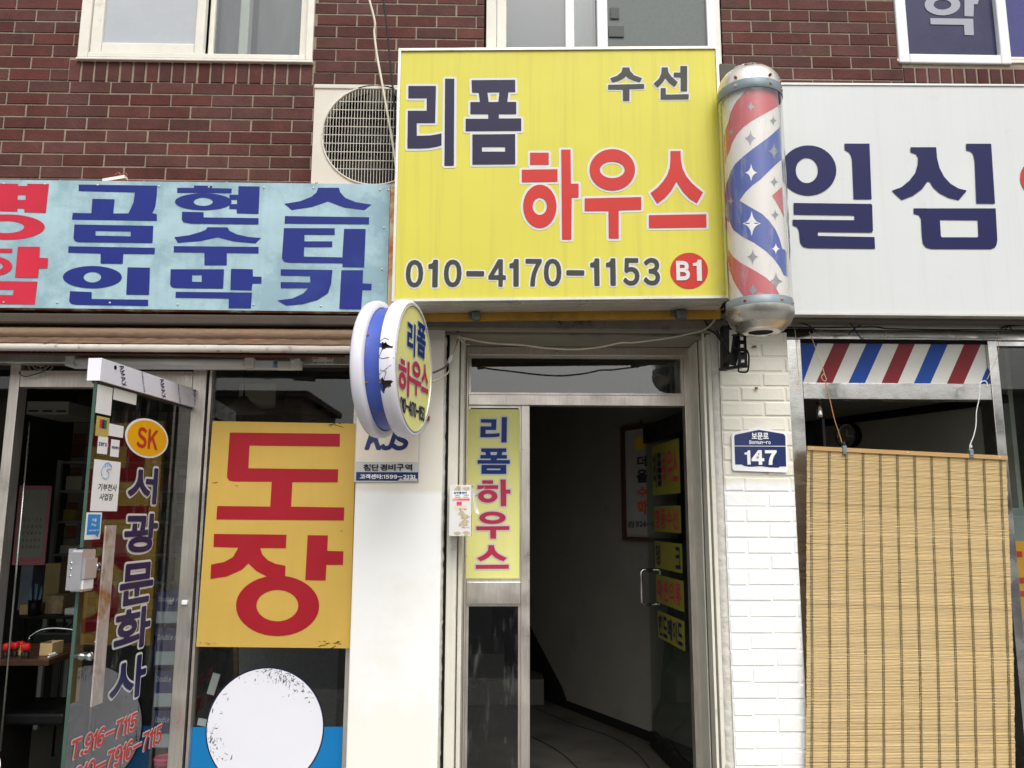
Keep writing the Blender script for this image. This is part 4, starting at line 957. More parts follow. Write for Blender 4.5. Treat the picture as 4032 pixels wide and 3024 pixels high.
# ================================================================== white sign on the right
WY = -.15; pw = PY(WY); q4 = lambda x, y: (2700+x/1.3273, y/1.3273)
wsn = thing('white_shop_sign', W(3600, 1243, WY), 'long white sign board with big navy lettering behind the barber pole', 'sign')
x0 = X_(2870, 790, WY); x1 = 3.9; za = W(3080, 335, WY).z; zb1 = W(4032, 341, WY).z; ds = (zb1-za)/(X_(4032, 341, WY)-X_(3080, 335, WY))
zr1 = za+ds*(x1-X_(3080, 335, WY)); zl1 = za-ds*(X_(3080, 335, WY)-x0)
zc0 = W(3100, 1231, WY).z; zc1 = W(4032, 1239, WY).z; d0 = (zc1-zc0)/(X_(4032, 1239, WY)-X_(3100, 1231, WY)); zl0 = zc0-d0*(X_(3100, 1231, WY)-x0); zr0 = zc0+d0*(x1-X_(3100, 1231, WY))
mb = MB(); slanted(mb, x0, x1, zl0, zr0, zl1, zr1, WY, -.03); mb.build('face', m_whitesign, wsn)
frame4(x0, x1, zl0, zr0, zl1, zr1, .009, WY-.006, -.02, 'frame', m_alu, wsn)
mb = MB(); slanted(mb, x0, x1, zl0-.021, zr0-.021, zl0-.009, zr0-.009, WY+.05, -.02); mb.build('underside_lip', m_grey, wsn)
O4 = lambda s: onplane(pw, s, q4)
il = [ringshape(640, 892, 146, 131, 58, 66, 632, 892), [[(828, 752), (959, 752), (970, 1042), (876, 1042), (868, 840), (862, 812), (850, 795), (830, 785)]],
      [[(562, 1062), (966, 1067), (973, 1072), (977, 1208), (970, 1216), (690, 1213), (688, 1218), (690, 1234), (985, 1240), (988, 1301), (640, 1297), (612, 1290), (597, 1270), (590, 1205), (580, 1187), (558, 1178), (557, 1149), (878, 1152), (880, 1149), (880, 1127), (564, 1122)]]]
sim = [[[(1173, 771), (1307, 771), (1312, 830), (1325, 880), (1348, 925), (1382, 962), (1425, 987), (1467, 997), (1425, 1047), (1372, 1034), (1325, 1010), (1292, 980), (1275, 952), (1268, 948), (1260, 952), (1232, 990), (1185, 1024), (1127, 1046), (1075, 998), (1125, 980), (1168, 945), (1198, 905), (1211, 860), (1213, 825), (1202, 805), (1173, 796)]],
       [[(1463, 753), (1594, 753), (1614, 1065), (1517, 1064), (1508, 840), (1500, 805), (1488, 792), (1464, 786)]],
       [[(1189, 1090), (1618, 1090), (1627, 1255), (1622, 1282), (1612, 1296), (1592, 1303), (1280, 1302), (1254, 1294), (1238, 1274), (1233, 1240), (1228, 1145), (1218, 1126), (1190, 1118)], [(1327, 1150), (1524, 1152), (1528, 1235), (1522, 1241), (1338, 1241), (1332, 1235)]]]
lt = Lettering(pw); lt.shapes(O4(il)); lt.shapes(O4(sim)); lt.build('navy_lettering', m_navy2, wsn)
lt = Lettering(pw); lt.shapes(O4([ringshape(1856, 930, 110, 105, 48, 55)])); lt.build('red_lettering', m_red, wsn)
# rails and cables under the white sign
mb = MB(); z = Z_(3500, 1272, -.03); mb.box(X_(3050, 1272, -.03), 3.9, -.04, .13, z+.006, z+.04, b=.003); mb.build('ledge_trim', m_grey, B)
mb = MB(); z = Z_(3500, 1287, -.01); mb.box(X_(2935, 1287, -.01), 3.88, -.022, .02, z-.008, z+.009, b=.003); mb.build('conduit', m_alu, B)
mb = MB(); mb.box(bx1-.02, 3.9, .02, YR+.07, hz1+.061, 2.5); mb.box(bx0-.05, bx1+.02, .01, .1, zpt+.001, zpt+.1); mb.build('lintel', m_dark, B)
def cable(px, r, m, name='cable', parent=None, lab=None):
    pts = [W(x, y, Y) for x, y, Y in px]; mb = MB(); mb.tube(smooth_path(pts, 7), r, 7); return mb.build(name, m, parent)
cb = thing('sign_cables', W(3300, 1290, -.03), 'thin black cables and twisted wire ends running along under the white sign', 'cable')
cable([(3060, 1288, -.03), (3250, 1290, -.035), (3440, 1288, -.035), (3500, 1294, -.04), (3700, 1298, -.03), (3880, 1298, -.04), (4040, 1300, -.03)], .0035, m_wire, parent=cb)
cable([(3085, 1255, -.06), (3140, 1268, -.05), (3190, 1285, -.05), (3215, 1306, -.05)], .003, m_wire, parent=cb)
cable([(3340, 1265, -.05), (3362, 1290, -.05), (3375, 1310, -.06), (3388, 1330, -.06), (3400, 1331, -.06)], .003, mat('navy_cable', rgb(40, 48, 70), .6), parent=cb)
cable([(3340, 1318, -.06), (3362, 1295, -.05), (3390, 1280, -.05)], .0025, m_wire, parent=cb)
cable([(3940, 1293, -.03), (3972, 1284, -.04), (4035, 1280, -.03)], .004, m_wire, parent=cb); cable([(3955, 1300, -.04), (3972, 1286, -.05), (3988, 1304, -.05)], .0025, m_wire, parent=cb)
mb = MB(); p = W(3365, 1258, -.06); mb.obox(p-Vector((.03, 0, .008)), p+Vector((.03, 0, .008)), .03, .012); mb.build('rusty_tab', m_rust, cb)

# ================================================================== barber pole
PYc = -.43
def mid(pxa, pxb, py, Y): return (W(pxa, py, Y)+W(pxb, py, Y))/2
top = mid(2842, 3086, 390, PYc); bot = mid(2862, 3106, 1195, PYc); cx_ = (top.x+bot.x)/2
zt_, zb_ = Z_(2965, 372, PYc), Z_(2985, 1197, PYc)
Rr = (X_(3094, 800, PYc)-X_(2848, 800, PYc))/2; cx_ = (X_(3094, 800, PYc)+X_(2848, 800, PYc))/2
bp = thing('barber_pole', (cx_, PYc, zb_-.1), 'barber pole with red and blue bands and chrome domed ends hanging beside the yellow sign', 'barber pole')
ax = Vector((0, 0, 1)); O = Vector((cx_, PYc, 0))
mb = MB(); mb.lathe(O, ax, [(Rr, zb_), (Rr, zt_)], 64); mb.build('clear_tube', m_tube, bp)
Ri = Rr*.88
mb = MB(); mb.lathe(O, ax, [(Ri, zb_), (Ri, zt_)], 64); mb.build('inner_cylinder', mat('pole_white', rgb(228, 224, 220), .4, var=.04), bp)
def oncyl(px, py, r):
    d = ray(px, py); ox, oy = CAM.x-cx_, CAM.y-PYc; a = d.x*d.x+d.y*d.y; b = 2*(ox*d.x+oy*d.y); c = ox*ox+oy*oy-r*r; D = b*b-4*a*c
    if D < 0: return None
    t = (-b-math.sqrt(D))/(2*a); return CAM+d*t
def interp(pts, x):
    if x <= pts[0][0]: return pts[0][1]
    for (a, b), (c, d) in zip(pts, pts[1:]):
        if x <= c: return b+(d-b)*(x-a)/(c-a)
    return pts[-1][1]
m_pr = mat('pole_red', rgb(196, 84, 90), .4, var=.05); m_pb = mat('pole_blue', rgb(54, 78, 164), .4, var=.08); m_ps = mat('star_grey', rgb(150, 148, 156), .35, metal=.3, var=.05); m_psw = mat('star_white', rgb(240, 240, 240), .3, var=.02)
def band(name, up, lo, m, xa=None, xb=None):
    xa = xa or 222; xb = xb or 505; mb = MB(); r = Ri+.0008; K = 44; P = []
    lim = lambda z: min(max(z, zb_+.002), zt_-.002)
    for i in range(K+1):
        x = xa+(xb-xa)*i/K
        sx = 2700+x/1.3273; u = oncyl(sx, interp(up, x)/1.3273, r); l = oncyl(sx, interp(lo, x)/1.3273, r)
        if u is None or l is None: continue
        P.append((u, l))
    def cyl(a, z): return Vector((cx_+r*math.cos(a), PYc+r*math.sin(a), lim(z)))
    A = [(math.atan2(u.y-PYc, u.x-cx_), u.z, l.z) for u, l in P]
    if xa == 222:    # carry the band on round the back of the pole
        a0, u0, l0 = A[0]; s_ = (A[3][1]-A[0][1])/max(1e-3, A[3][0]-A[0][0]); s_ = max(-.2, min(.2, s_))
        A = [(a0-da, u0-s_*da*.5, l0-s_*da*.5) for da in (1.2, .8, .4, .15)]+A
    if xb == 505:
        a0, u0, l0 = A[-1]; A = A+[(a0+da, u0, l0) for da in (.15, .4, .8)]
    vs = []; fs = []
    for a, u, l in A:
        for k in range(7): vs.append(cyl(a, l+(u-l)*k/6))
    for i in range(len(A)-1):
        for k in range(6):
            a = i*7+k; fs.append((a, a+7, a+8, a+1))
    mb.add(vs, fs, 0, True); return mb.build(name, m, bp)
band('red_band', [(222, 640), (235, 585), (260, 535), (290, 500), (325, 460), (340, 380), (505, 380)], [(222, 795), (235, 750), (260, 705), (295, 665), (340, 630), (400, 595), (450, 565), (485, 535), (505, 505)], m_pr)
band('blue_band', [(222, 935), (235, 895), (260, 855), (300, 818), (350, 778), (400, 742), (440, 712), (485, 672), (505, 640)], [(222, 1115), (240, 1085), (276, 1046), (300, 1010), (340, 970), (380, 940), (430, 890), (470, 850), (505, 810)], m_pb)
band('blue_band', [(222, 1000), (240, 1020), (276, 1046), (330, 1078), (400, 1118), (440, 1158), (470, 1200), (490, 1245), (505, 1300)], [(222, 1165), (240, 1205), (290, 1240), (350, 1270), (410, 1312), (450, 1350), (485, 1395), (505, 1435)], m_pb)
band('red_band', [(222, 1300), (245, 1340), (290, 1375), (350, 1408), (420, 1450), (470, 1500), (495, 1550), (505, 1590)], [(222, 1405), (240, 1460), (260, 1500), (290, 1545), (330, 1590), (340, 1620), (505, 1620)], m_pr)
band('red_band', [(452, 1022), (470, 1005), (490, 988), (505, 975)], [(452, 1024), (470, 1055), (490, 1095), (505, 1130)], m_pr, 452, 504.9)
mb = MB(); mbw = MB()
for x, y, s_, wh in ((340, 558, 20, 0), (338, 722, 27, 0), (458, 630, 17, 0), (342, 902, 30, 1), (460, 790, 27, 0), (463, 950, 19, 0), (345, 1168, 44, 1), (468, 1122, 19, 0), (471, 1300, 20, 1), (350, 1342, 27, 0), (472, 1470, 32, 0), (352, 1516, 26, 0), (238, 690, 16, 0), (236, 1050, 16, 0)):
    pts = []
    for k in range(32):
        a = 2*math.pi*k/32; rr = 1.3*s_*(abs(math.cos(a))**.62+abs(math.sin(a))**.62)**(-1/.62)*1.15
        xx = x+rr*math.cos(a)*.72; yy = y+rr*math.sin(a)
        p = oncyl(2700+xx/1.3273, yy/1.3273, Ri+.0016)
        if p: pts.append(p)
    c = oncyl(2700+x/1.3273, y/1.3273, Ri+.0016)
    if c and len(pts) == 32: (mbw if wh else mb).add([c]+pts, [(0, 1+(k+1) % 32, 1+k) for k in range(32)])
mb.build('grey_star', m_ps, bp); mbw.build('white_star', m_psw, bp)
mb = MB(); R1 = Rr*1.022
mb.lathe(O, ax, [(Rr*1.01, zt_-.038), (R1, zt_-.036), (R1, zt_+.002), (Rr*1.0, zt_+.006)], 64)
mb.build('top_band', m_galv, bp)
mb = MB(); mb.lathe(O, ax, [(Rr*1.0, zb_+.006), (R1, zb_+.004), (R1, zb_-.028), (Rr*1.02, zb_-.030)], 64); mb.build('bottom_band', m_galv, bp)
mb = MB(); mb.lathe(O, ax, [(Rr*1.0, zt_+.004), (Rr*.99, zt_+.03), (Rr*.93, zt_+.055), (Rr*.8, zt_+.078), (Rr*.72, zt_+.082), (Rr*.6, zt_+.1), (Rr*.35, zt_+.112), (0, zt_+.116)], 64); mb.build('top_dome', mat('pale_chrome', rgb(232, 226, 214), .3, metal=.7, var=.06, bump=.25, bscale=26), bp)
mb = MB(); mb.lathe(O, ax, [(Rr*.74, zt_+.083)]+[(Rr*(.74-.09*i), zt_+.086+.036*(1-(1-i/8)**2)) for i in range(1, 9)], 64)
mb.v = [v+Vector((noise.noise(v*60), noise.noise(v*60+Vector((9, 0, 0))), noise.noise(v*55+Vector((0, 9, 0)))))*.005 for v in mb.v]; mb.sm = [False]*len(mb.sm); mb.build('foil_wrap', mat('foil', rgb(236, 236, 240), .16, metal=1.0, var=.03), bp)
m_dull = mat('dull_chrome', rgb(206, 202, 194), .3, metal=.9, var=.15, scale=8)
mb = MB(); mb.lathe(O, ax, [(Rr*1.04, zb_-.029), (Rr*1.03, zb_-.05), (Rr*.99, zb_-.062), (Rr*.9, zb_-.088), (Rr*.86, zb_-.09), (Rr*.7, zb_-.112), (Rr*.48, zb_-.122), (Rr*.46, zb_-.118), (Rr*.38, zb_-.118)], 64); mb.build('bottom_dome', m_dull, bp)
mb = MB(); mb.lathe(O, ax, [(Rr*.385, zb_-.116), (0, zb_-.112)], 40); mb.build('drain_hole', m_dark, bp)
mb = MB()
for a in (-2.3, -1.2, -.6):
    for z in (zt_-.018, zb_-.012, zt_+.02):
        c = O+Vector((math.cos(a)*R1, math.sin(a)*R1, z)); mb.lathe(c, (math.cos(a), math.sin(a), 0), [(.006, -.006), (.006, .003), (0, .004)], 10)
mb.build('bolt', m_rust, bp)
# bracket arms from the wall
br = thing('pole_bracket', W(2900, 1450, -.05), 'black perforated steel bracket and cable loops under the barber pole', 'bracket')
mb = MB()
def Wv(x, y, Y): return W(2600+x/3.16, 1100+y/3.16, Y)
mb.obox(Wv(800, 590, -.05), Wv(800, 1130, -.05), .028, .05, up=(0, 1, 0)); mb.obox(Wv(770, 1120, -.03), Wv(1040, 1080, -.36), .03, .012)
mb.build('wall_arm', m_black, br)
mb = MB()
a, b = Wv(1010, 690, -.33), Wv(1010, 1060, -.33); wdt = .034
for k in range(5):   # slotted upright: rails and rungs
    t = k/4; c = a.lerp(b, t); mb.box(c.x-wdt/2, c.x+wdt/2, -.334, -.328, c.z-.008, c.z+.008)
mb.box(a.x-wdt/2-.001, a.x-wdt/2+.009, -.335, -.327, b.z-.008, a.z+.008); mb.box(a.x+wdt/2-.009, a.x+wdt/2+.001, -.335, -.327, b.z-.008, a.z+.008)
mb.obox(Wv(950, 690, -.30), Wv(900, 1070, -.30), .03, .004, up=(0, 1, 0)); mb.obox(Wv(930, 690, -.40), Wv(1130, 700, -.28), .03, .006)
mb.obox(Wv(860, 1000, -.12), Wv(980, 950, -.30), .05, .03); mb.build('slotted_upright', m_black, br)
mb = MB(); mb.tube(smooth_path([Wv(1000, 880, -.34), Wv(1060, 870, -.34), Wv(1100, 950, -.34), Wv(1090, 1130, -.34), Wv(1030, 1155, -.34), Wv(975, 1140, -.34), Wv(975, 1085, -.34)], 6), .004, 8)
mb.tube(smooth_path([Wv(1040, 860, -.34), Wv(940, 860, -.34), Wv(905, 810, -.34), Wv(925, 750, -.34), Wv(940, 700, -.34)], 6), .003, 8)
mb.tube(smooth_path([Wv(700, 630, -.1), Wv(770, 760, -.1), Wv(850, 900, -.1), Wv(890, 960, -.1)], 6), .004, 8); mb.build('cable_loop', m_wire, br)
mb = MB()
for x, y in ((1160, 840), (810, 1330)):
    p = Wv(x, y, -.002) if y < 1000 else W(2977, 1530, -.002)
    for _ in range(5): mb.tube([p, p+Vector((rnd.uniform(-.011, .011), -.012, rnd.uniform(-.007, .007)))], .0025, 6)
mb.build('rusty_fixing', m_rust, br)

# ================================================================== round sign
ang = R(10.6); nrm = Vector((math.cos(ang), -math.sin(ang), 0)); udir = Vector((math.sin(ang), math.cos(ang), 0))
RC_ = W(1627, 1452, -.47); rp = Plane(RC_, udir)
if rp.n.dot(nrm) < 0: rp = Plane(RC_, udir); rp.n = -rp.n
Rd = .245
rs = thing('round_sign', RC_-Vector((0, 0, .27)), 'round two-faced yellow sign with a blue rim projecting over the white pillar', 'sign')
m_lb = mat('rim_blue', rgb(74, 94, 176), .4, var=.12, scale=5, dirt=rgb(118, 106, 116), dirt_amt=.8, dirt_lo=.57, dscale=16)
m_rw = mat('rim_white_plastic', rgb(226, 224, 232), .28, var=.04, dirt=rgb(140, 130, 125), dirt_amt=.5, dirt_lo=.68, dscale=12)
# front cap with two broken holes (faces left out), band, rear cap
def lathe_holes(prof, n, holes, mat_, name):
    ax_ = nrm; a = Vector((0, 0, 1)); c = udir; vs = []; fs = []
    for r, h in prof:
        for j in range(n): t = 2*math.pi*j/n; vs.append(RC_+ax_*h+a*(r*math.cos(t))+c*(r*math.sin(t)))
    for i in range(len(prof)-1):
        for j in range(n):
            if holes(i, j/n): continue
            k = (j+1) % n; fs.append((i*n+j, (i+1)*n+j, (i+1)*n+k, i*n+k))
    mb = MB(); mb.add(vs, fs, 0, True); return mb.build(name, mat_, rs)
capf = [(Rd*1.0, .002), (Rd*1.02, .007), (Rd*1.055, .008), (Rd*1.085, .0), (Rd*1.1, -.012), (Rd*1.1, -.022), (Rd*1.1, -.032), (Rd*1.095, -.042), (Rd*1.085, -.05), (Rd*.99, -.052)]
_c = []
for (a, b), (c, d_) in zip(capf, capf[1:]):
    for k in range(3): _c.append((a+(c-a)*k/3, b+(d_-b)*k/3))
capf = _c+[capf[-1]]
def hol(i, f):   # f .75 = nearest side of the rim; above is less than .. towards .5 is the bottom
    d = f-.75
    n1 = noise.noise(Vector((i*.35, d*70, 0)))*.007; t = i/len(capf)
    if .3 < t < .9 and abs(d-.021+n1-(t-.6)*.012) < .008*(1-abs(t-.66)*2.2): return True
    if .3 < t < .97 and abs(d+.064+n1*1.4+(t-.6)*.02) < .016*(1-abs(t-.74)*2.2): return True
    return False
lathe_holes(capf, 420, hol, m_rw, 'front_cap')
lathe_holes([(Rd*.985, -.048), (Rd*.975, -.055), (Rd*.975, -.112), (Rd*.985, -.118)], 120, lambda i, f: False, m_lb, 'blue_rim')
lathe_holes([(Rd*.99, -.114), (Rd*1.085, -.116), (Rd*1.1, -.126), (Rd*1.1, -.142), (Rd*1.08, -.158), (Rd*1.03, -.166), (Rd*1.0, -.162), (0, -.161)], 120, lambda i, f: False, m_rw, 'rear_cap')
lathe_holes([(Rd*.96, -.01), (Rd*.96, -.11)], 90, lambda i, f: False, mat('inner_brown', rgb(120, 98, 80), .8), 'inner_drum')
lathe_holes([(Rd*1.015, .004), (Rd*1.01, .0095), (Rd*.995, .0095), (Rd*.99, .004)], 120, lambda i, f: False, m_alu, 'face_trim')
mb = MB(); mb.prism(rp, ell(0, 0, Rd, Rd, 96), -.004, .004); mb.build('face', m_yellow2, rs)
mb = MB()
for f in (.69, .81):
    for h in (-.056, -.11):
        t = 2*math.pi*f; c = RC_+nrm*h+Vector((0, 0, 1))*(Rd*.976*math.cos(t))+udir*(Rd*.976*math.sin(t)); d_ = Vector((0, 0, math.cos(t)))+udir*math.sin(t); mb.lathe(c, d_, [(.005, 0), (.004, .004), (0, .005)], 8)
mb.build('rivet', m_rust, rs)
mb = MB()      # cracks in the front cap
def oncap(f, i): r, h = capf[i]; t = 2*math.pi*f; return RC_+nrm*(h)+Vector((0, 0, 1))*((r+.0008)*math.cos(t))+udir*((r+.0008)*math.sin(t))
for path in (((.745, 7), (.746, 13), (.744, 19), (.747, 24)), ((.785, 13), (.79, 18), (.783, 24)), ((.73, 10), (.722, 15), (.71, 24)), ((.748, 24), (.758, 21), (.765, 20)), ((.70, 18), (.716, 15), (.72, 22))):
    mb.tube([oncap(f, i) for f, i in path], .0011, 4)
mb.build('crack', m_dark, rs)
qA = lambda x, y: (1380+x/2.073, 1150+y/2.073)
def rb(x0, y0, x1, y1):
    r = rect_uv(rp, *qA(x0, y0), *qA(x1, y1)); xc = 505+((y0+y1)/2-634)*.02+6; return Rd*(x0-xc)/126-.012, Rd*(x1-xc)/126-.012, r[2], r[3]
lt = Lettering(rp); lt.off = .007; lt.shapes(glyph('ri', rb(456, 242, 512, 512))); lt.shapes(glyph('pom', rb(522, 245, 588, 525))); lt.build('blue_lettering', m_blue, rs); lt.outline('letter_outline', .006, m_outl, rs, off=.0052)
lt = Lettering(rp); lt.off = .007; lt.shapes(glyph('ha', rb(412, 565, 492, 852))); lt.shapes(glyph('u', rb(495, 572, 566, 848))); lt.shapes(glyph('seu', rb(568, 592, 622, 822))); lt.build('red_lettering', m_pink, rs); lt.outline('letter_outline', .006, m_outl, rs, off=.0054)
lt = Lettering(rp); lt.off = .007
qx = rb(433, 912, 603, 1022); lt.text('010-4170-1153', qx, 0, space=.8); lt.fat('number_lettering', .0022, m_txtblk, rs); lt.outline('letter_outline', .004, m_outl, rs, off=.005)
mb = MB(); end = RC_+udir*Rd*1.1+nrm*(-.08); jp = Vector((px1-.02, -.005, end.z+.1))
for dz_, m_ in ((.02, 0), (-.14, 0)): mb.obox(end+Vector((0, 0, dz_)), Vector((px1-.07, .001, end.z+dz_)), .02, .02)
mb.build('mounting_arm', m_rust, rs)
cbl = thing('sign_wires', W(1760, 1450, -.02), 'grey and white wires looping from the round sign to the door jamb', 'cable')
cable([(1690, 1470, -.18), (1720, 1462, -.12), (1755, 1443, -.06), (1768, 1425, .0), (1785, 1380, .02), (1805, 1328, .04)], .0045, m_grey, parent=cbl)
cable([(1690, 1505, -.18), (1735, 1490, -.10), (1768, 1462, -.04), (1770, 1435, -.01), (1778, 1400, .0), (1790, 1360, .0), (1803, 1328, .02), (1840, 1335, .02)], .0038, m_cwire, parent=cbl)
cable([(1803, 1328, .02), (1830, 1352, .06), (1848, 1358, .08)], .003, m_cwire, parent=cbl); cable([(1800, 1310, .02), (1820, 1290, .0), (1840, 1283, .0)], .0025, m_wire, parent=cbl)
mb = MB(); mb.tube([W(1766, 1432, -.012), W(1780, 1398, -.012)], .009, 8); mb.build('tape_joint', m_paper, cbl)
lc = thing('doorway_cable', W(2200, 1375, -.02), 'cream cable sagging across the doorway from the left jamb to the barber pole bracket', 'cable')
q6_ = lambda x, y, Y: (1350+x/1.427, 1150+y/1.427, Y)
cable([q6_(640, 250, .02), q6_(700, 262, .02), q6_(820, 285, .02), q6_(1000, 297, .0), q6_(1150, 315, .0), q6_(1300, 322, .0), q6_(1450, 308, .0), q6_(1560, 285, .0), q6_(1640, 283, .0), q6_(1800, 262, .0), q6_(1920, 240, .0), q6_(2040, 205, -.03), q6_(2100, 140, -.06), q6_(2140, 90, -.1)], .0045, m_cwire, parent=lc)
cable([q6_(2050, 190, -.03), q6_(2035, 155, -.05), q6_(2080, 140, -.05), q6_(2130, 150, -.05)], .003, m_wire, parent=lc)
cable([q6_(2040, 205, -.03), q6_(2095, 235, -.02), q6_(2125, 280, .0), q6_(2150, 340, .0)], .0035, m_wire, parent=lc)
cable([q6_(1195, 133, -.14), q6_(1210, 160, -.14), q6_(1230, 182, -.14)], .0022, m_wire, parent=lc)

# ================================================================== air conditioner unit
AY = -.10; pa_ = PY(AY); qz = lambda x, y: (x/1.3275, y/1.3275)
ac = thing('air_conditioner', W(1400, 722, AY), 'beige outdoor air conditioner with round fan grille between brick wall and yellow sign', 'air conditioner')
x0 = X_(1232, 540, AY); x1 = x0+.84; z1 = Z_(1400, 337, AY); z0 = Z_(1400, 735, AY)
cu_, cv_ = pa_.uv(*qz(1960, 706)); ru = pa_.uv(*qz(1960, 706))[0]-pa_.uv(*qz(1663, 706))[0]; rv = pa_.uv(*qz(1960, 466))[1]-cv_; rg = (ru*.5+rv*.5)
z0 = cv_-rg*1.08
mb = MB(); outer = [(x0, z0), (x1, z0), (x1, z1), (x0, z1)]
# front plate with a round opening
n = 64; vs = []; fs = []
for k in range(n):
    a = 2*math.pi*k/n; ca, sa = math.cos(a), math.sin(a)
    t = min((x1-cu_)/ca if ca > 0 else (x0-cu_)/ca if ca < 0 else 9, (z1-cv_)/sa if sa > 0 else (z0-cv_)/sa if sa < 0 else 9)
    vs += [(cu_+ca*t, AY, cv_+sa*t), (cu_+ca*rg, AY, cv_+sa*rg), (cu_+ca*rg, AY+.06, cv_+sa*rg)]
for k in range(n):
    j = (k+1) % n; fs += [(3*k, 3*k+1, 3*j+1, 3*j), (3*k+1, 3*k+2, 3*j+2, 3*j+1)]
mb.add(vs, [f[::-1] for f in fs])
mb.box(x0, x0+.004, AY+.001, YB-.01, z0, z1); mb.box(x0, x1, AY+.001, YB-.01, z1-.004, z1); mb.box(x0, x1, AY+.001, YB-.01, z0, z0+.004); mb.box(x1-.004, x1, AY+.001, YB-.01, z0, z1)
mb.box(x0-.003, x1, AY-.006, AY+.02, z1-.018, z1+.003, b=.003)
mb.build('casing', m_beige, ac)
mb = MB(); mb.lathe((cu_, AY, cv_), (0, -1, 0), [(rg*1.015, 0), (rg*1.01, .006), (rg*.985, .006), (rg*.98, 0)], 64); mb.build('grille_ring', m_beige, ac)
mb = MB(); k = int(rg/.0118)
k = int(rg/.0137)
for i in range(-k, k+1):
    u = i*.0137; h = math.sqrt(max(0, rg*rg-u*u))
    if h > .01: mb.box(cu_+u-.0011, cu_+u+.0011, AY-.002, AY+.001, cv_-h, cv_+h)
for i in range(-4, 5):
    v = i*.041; h = math.sqrt(max(0, rg*rg-v*v)); mb.box(cu_-h, cu_+h, AY+.0012, AY+.004, cv_+v-.0014, cv_+v+.0014)
mb.build('grille', m_beige, ac)
mb = MB(); mb.lathe((cu_, AY+.06, cv_), (0, -1, 0), [(rg*1.05, -.12), (rg*1.0, 0)], 48); mb.box(cu_-rg*1.1, cu_+rg*1.1, AY+.2, AY+.21, cv_-rg*1.05, cv_+rg*1.05); mb.build('fan_duct', mat('duct_dark', rgb(70, 68, 64), .6, var=.3, scale=12), ac)
mb = MB(); mb.lathe((cu_, AY+.12, cv_), (0, -1, 0), [(0, .03), (.04, .025), (.045, 0)], 24)
for b_ in range(3):
    a = b_*2.094+.5; vs = []
    for r_, w1, y1, y2 in ((.04, .35, .1, .13), (.12, .5, .08, .14), (rg*.92, .62, .07, .15)): vs += [(cu_+r_*math.cos(a-w1), AY+y1, cv_+r_*math.sin(a-w1)), (cu_+r_*math.cos(a+w1), AY+y2, cv_+r_*math.sin(a+w1))]
    mb.add(vs, [(0, 1, 3, 2), (2, 3, 5, 4)])
mb.build('fan', mat('fan_dark', rgb(46, 46, 48), .5), ac)
for px, y_ in ((1655, 955),):
    mb = MB(); p = pa_.at(*pa_.uv(*qz(px, y_)), 0); mb.lathe(p, (0, -1, 0), [(.006, 0), (.005, .004), (0, .005)], 10); mb.build('screw', m_alu, ac)
# cables dropping in front of it
dc = thing('hanging_cables', W(1560, 660, -.2), 'cream cable and black cable dropping down the brick wall in front of the air conditioner', 'cable')
cable([(1445, -60, -.02), (1455, 0, -.03), (1468, 50, -.04), (1477, 95, -.05), (1474, 130, -.05), (1485, 220, -.08), (1505, 330, -.14), (1530, 470, -.2), (1550, 590, -.22), (1562, 680, -.24), (1568, 720, -.24)], .0055, m_cwire, parent=dc)
cable([(1503, -60, -.0), (1510, 0, -.0), (1520, 80, -.03), (1532, 200, -.06), (1545, 330, -.14), (1556, 450, -.16), (1563, 560, -.2)], .0045, m_wire, parent=dc)

# ================================================================== blue sign on the left
BYs = -.25; pb_ = PY(BYs)
bs = thing('weathered_blue_sign', W(700, 1215, BYs), 'long weathered light blue sign with dark blue and red lettering, screwed above the left shop', 'sign')
xe = X_(1530, 970, BYs); xs_ = -3.6
def zl(pt0, pt1, Y, x): a = W(*pt0, Y); b = W(*pt1, Y); return a.z+(b.z-a.z)*(x-a.x)/(b.x-a.x)
T0, T1, B0_, B1_ = (0, 707), (1530, 726), (0, 1211), (1530, 1229)
mb = MB(); slanted(mb, xs_, xe, zl(B0_, B1_, BYs, xs_), zl(B0_, B1_, BYs, xe), zl(T0, T1, BYs, xs_), zl(T0, T1, BYs, xe), BYs, BYs+.006)
mb.build('banner_face', m_lightblue, bs)
mb = MB(); slanted(mb, xs_, xe+.034, zl(B0_, B1_, BYs, xs_)-.004, zl(B0_, B1_, BYs, xe)-.006, zl(T0, T1, BYs, xs_)-.006, zl(T0, T1, BYs, xe)-.006, BYs+.008, .0); mb.build('rusty_box', m_rust, bs)
mb = MB(); slanted(mb, xe+.002, xe+.036, zl(B0_, B1_, BYs, xe), zl(B0_, B1_, BYs, xe), zl(T0, T1, BYs, xe)-.01, zl(T0, T1, BYs, xe)-.01, BYs+.001, BYs+.0075); mb.build('edge_strip', mat('rust_streaked_strip', rgb(206, 186, 146), .7, var=.15, scale=12, sc3=(3, 3, .4), dirt=rgb(176, 96, 36), dirt_amt=.95, dirt_lo=.47, dscale=5, bump=.2), bs)
zz = zl(B0_, B1_, BYs, 0)
O1 = lambda s: onplane(pb_, s, qz)
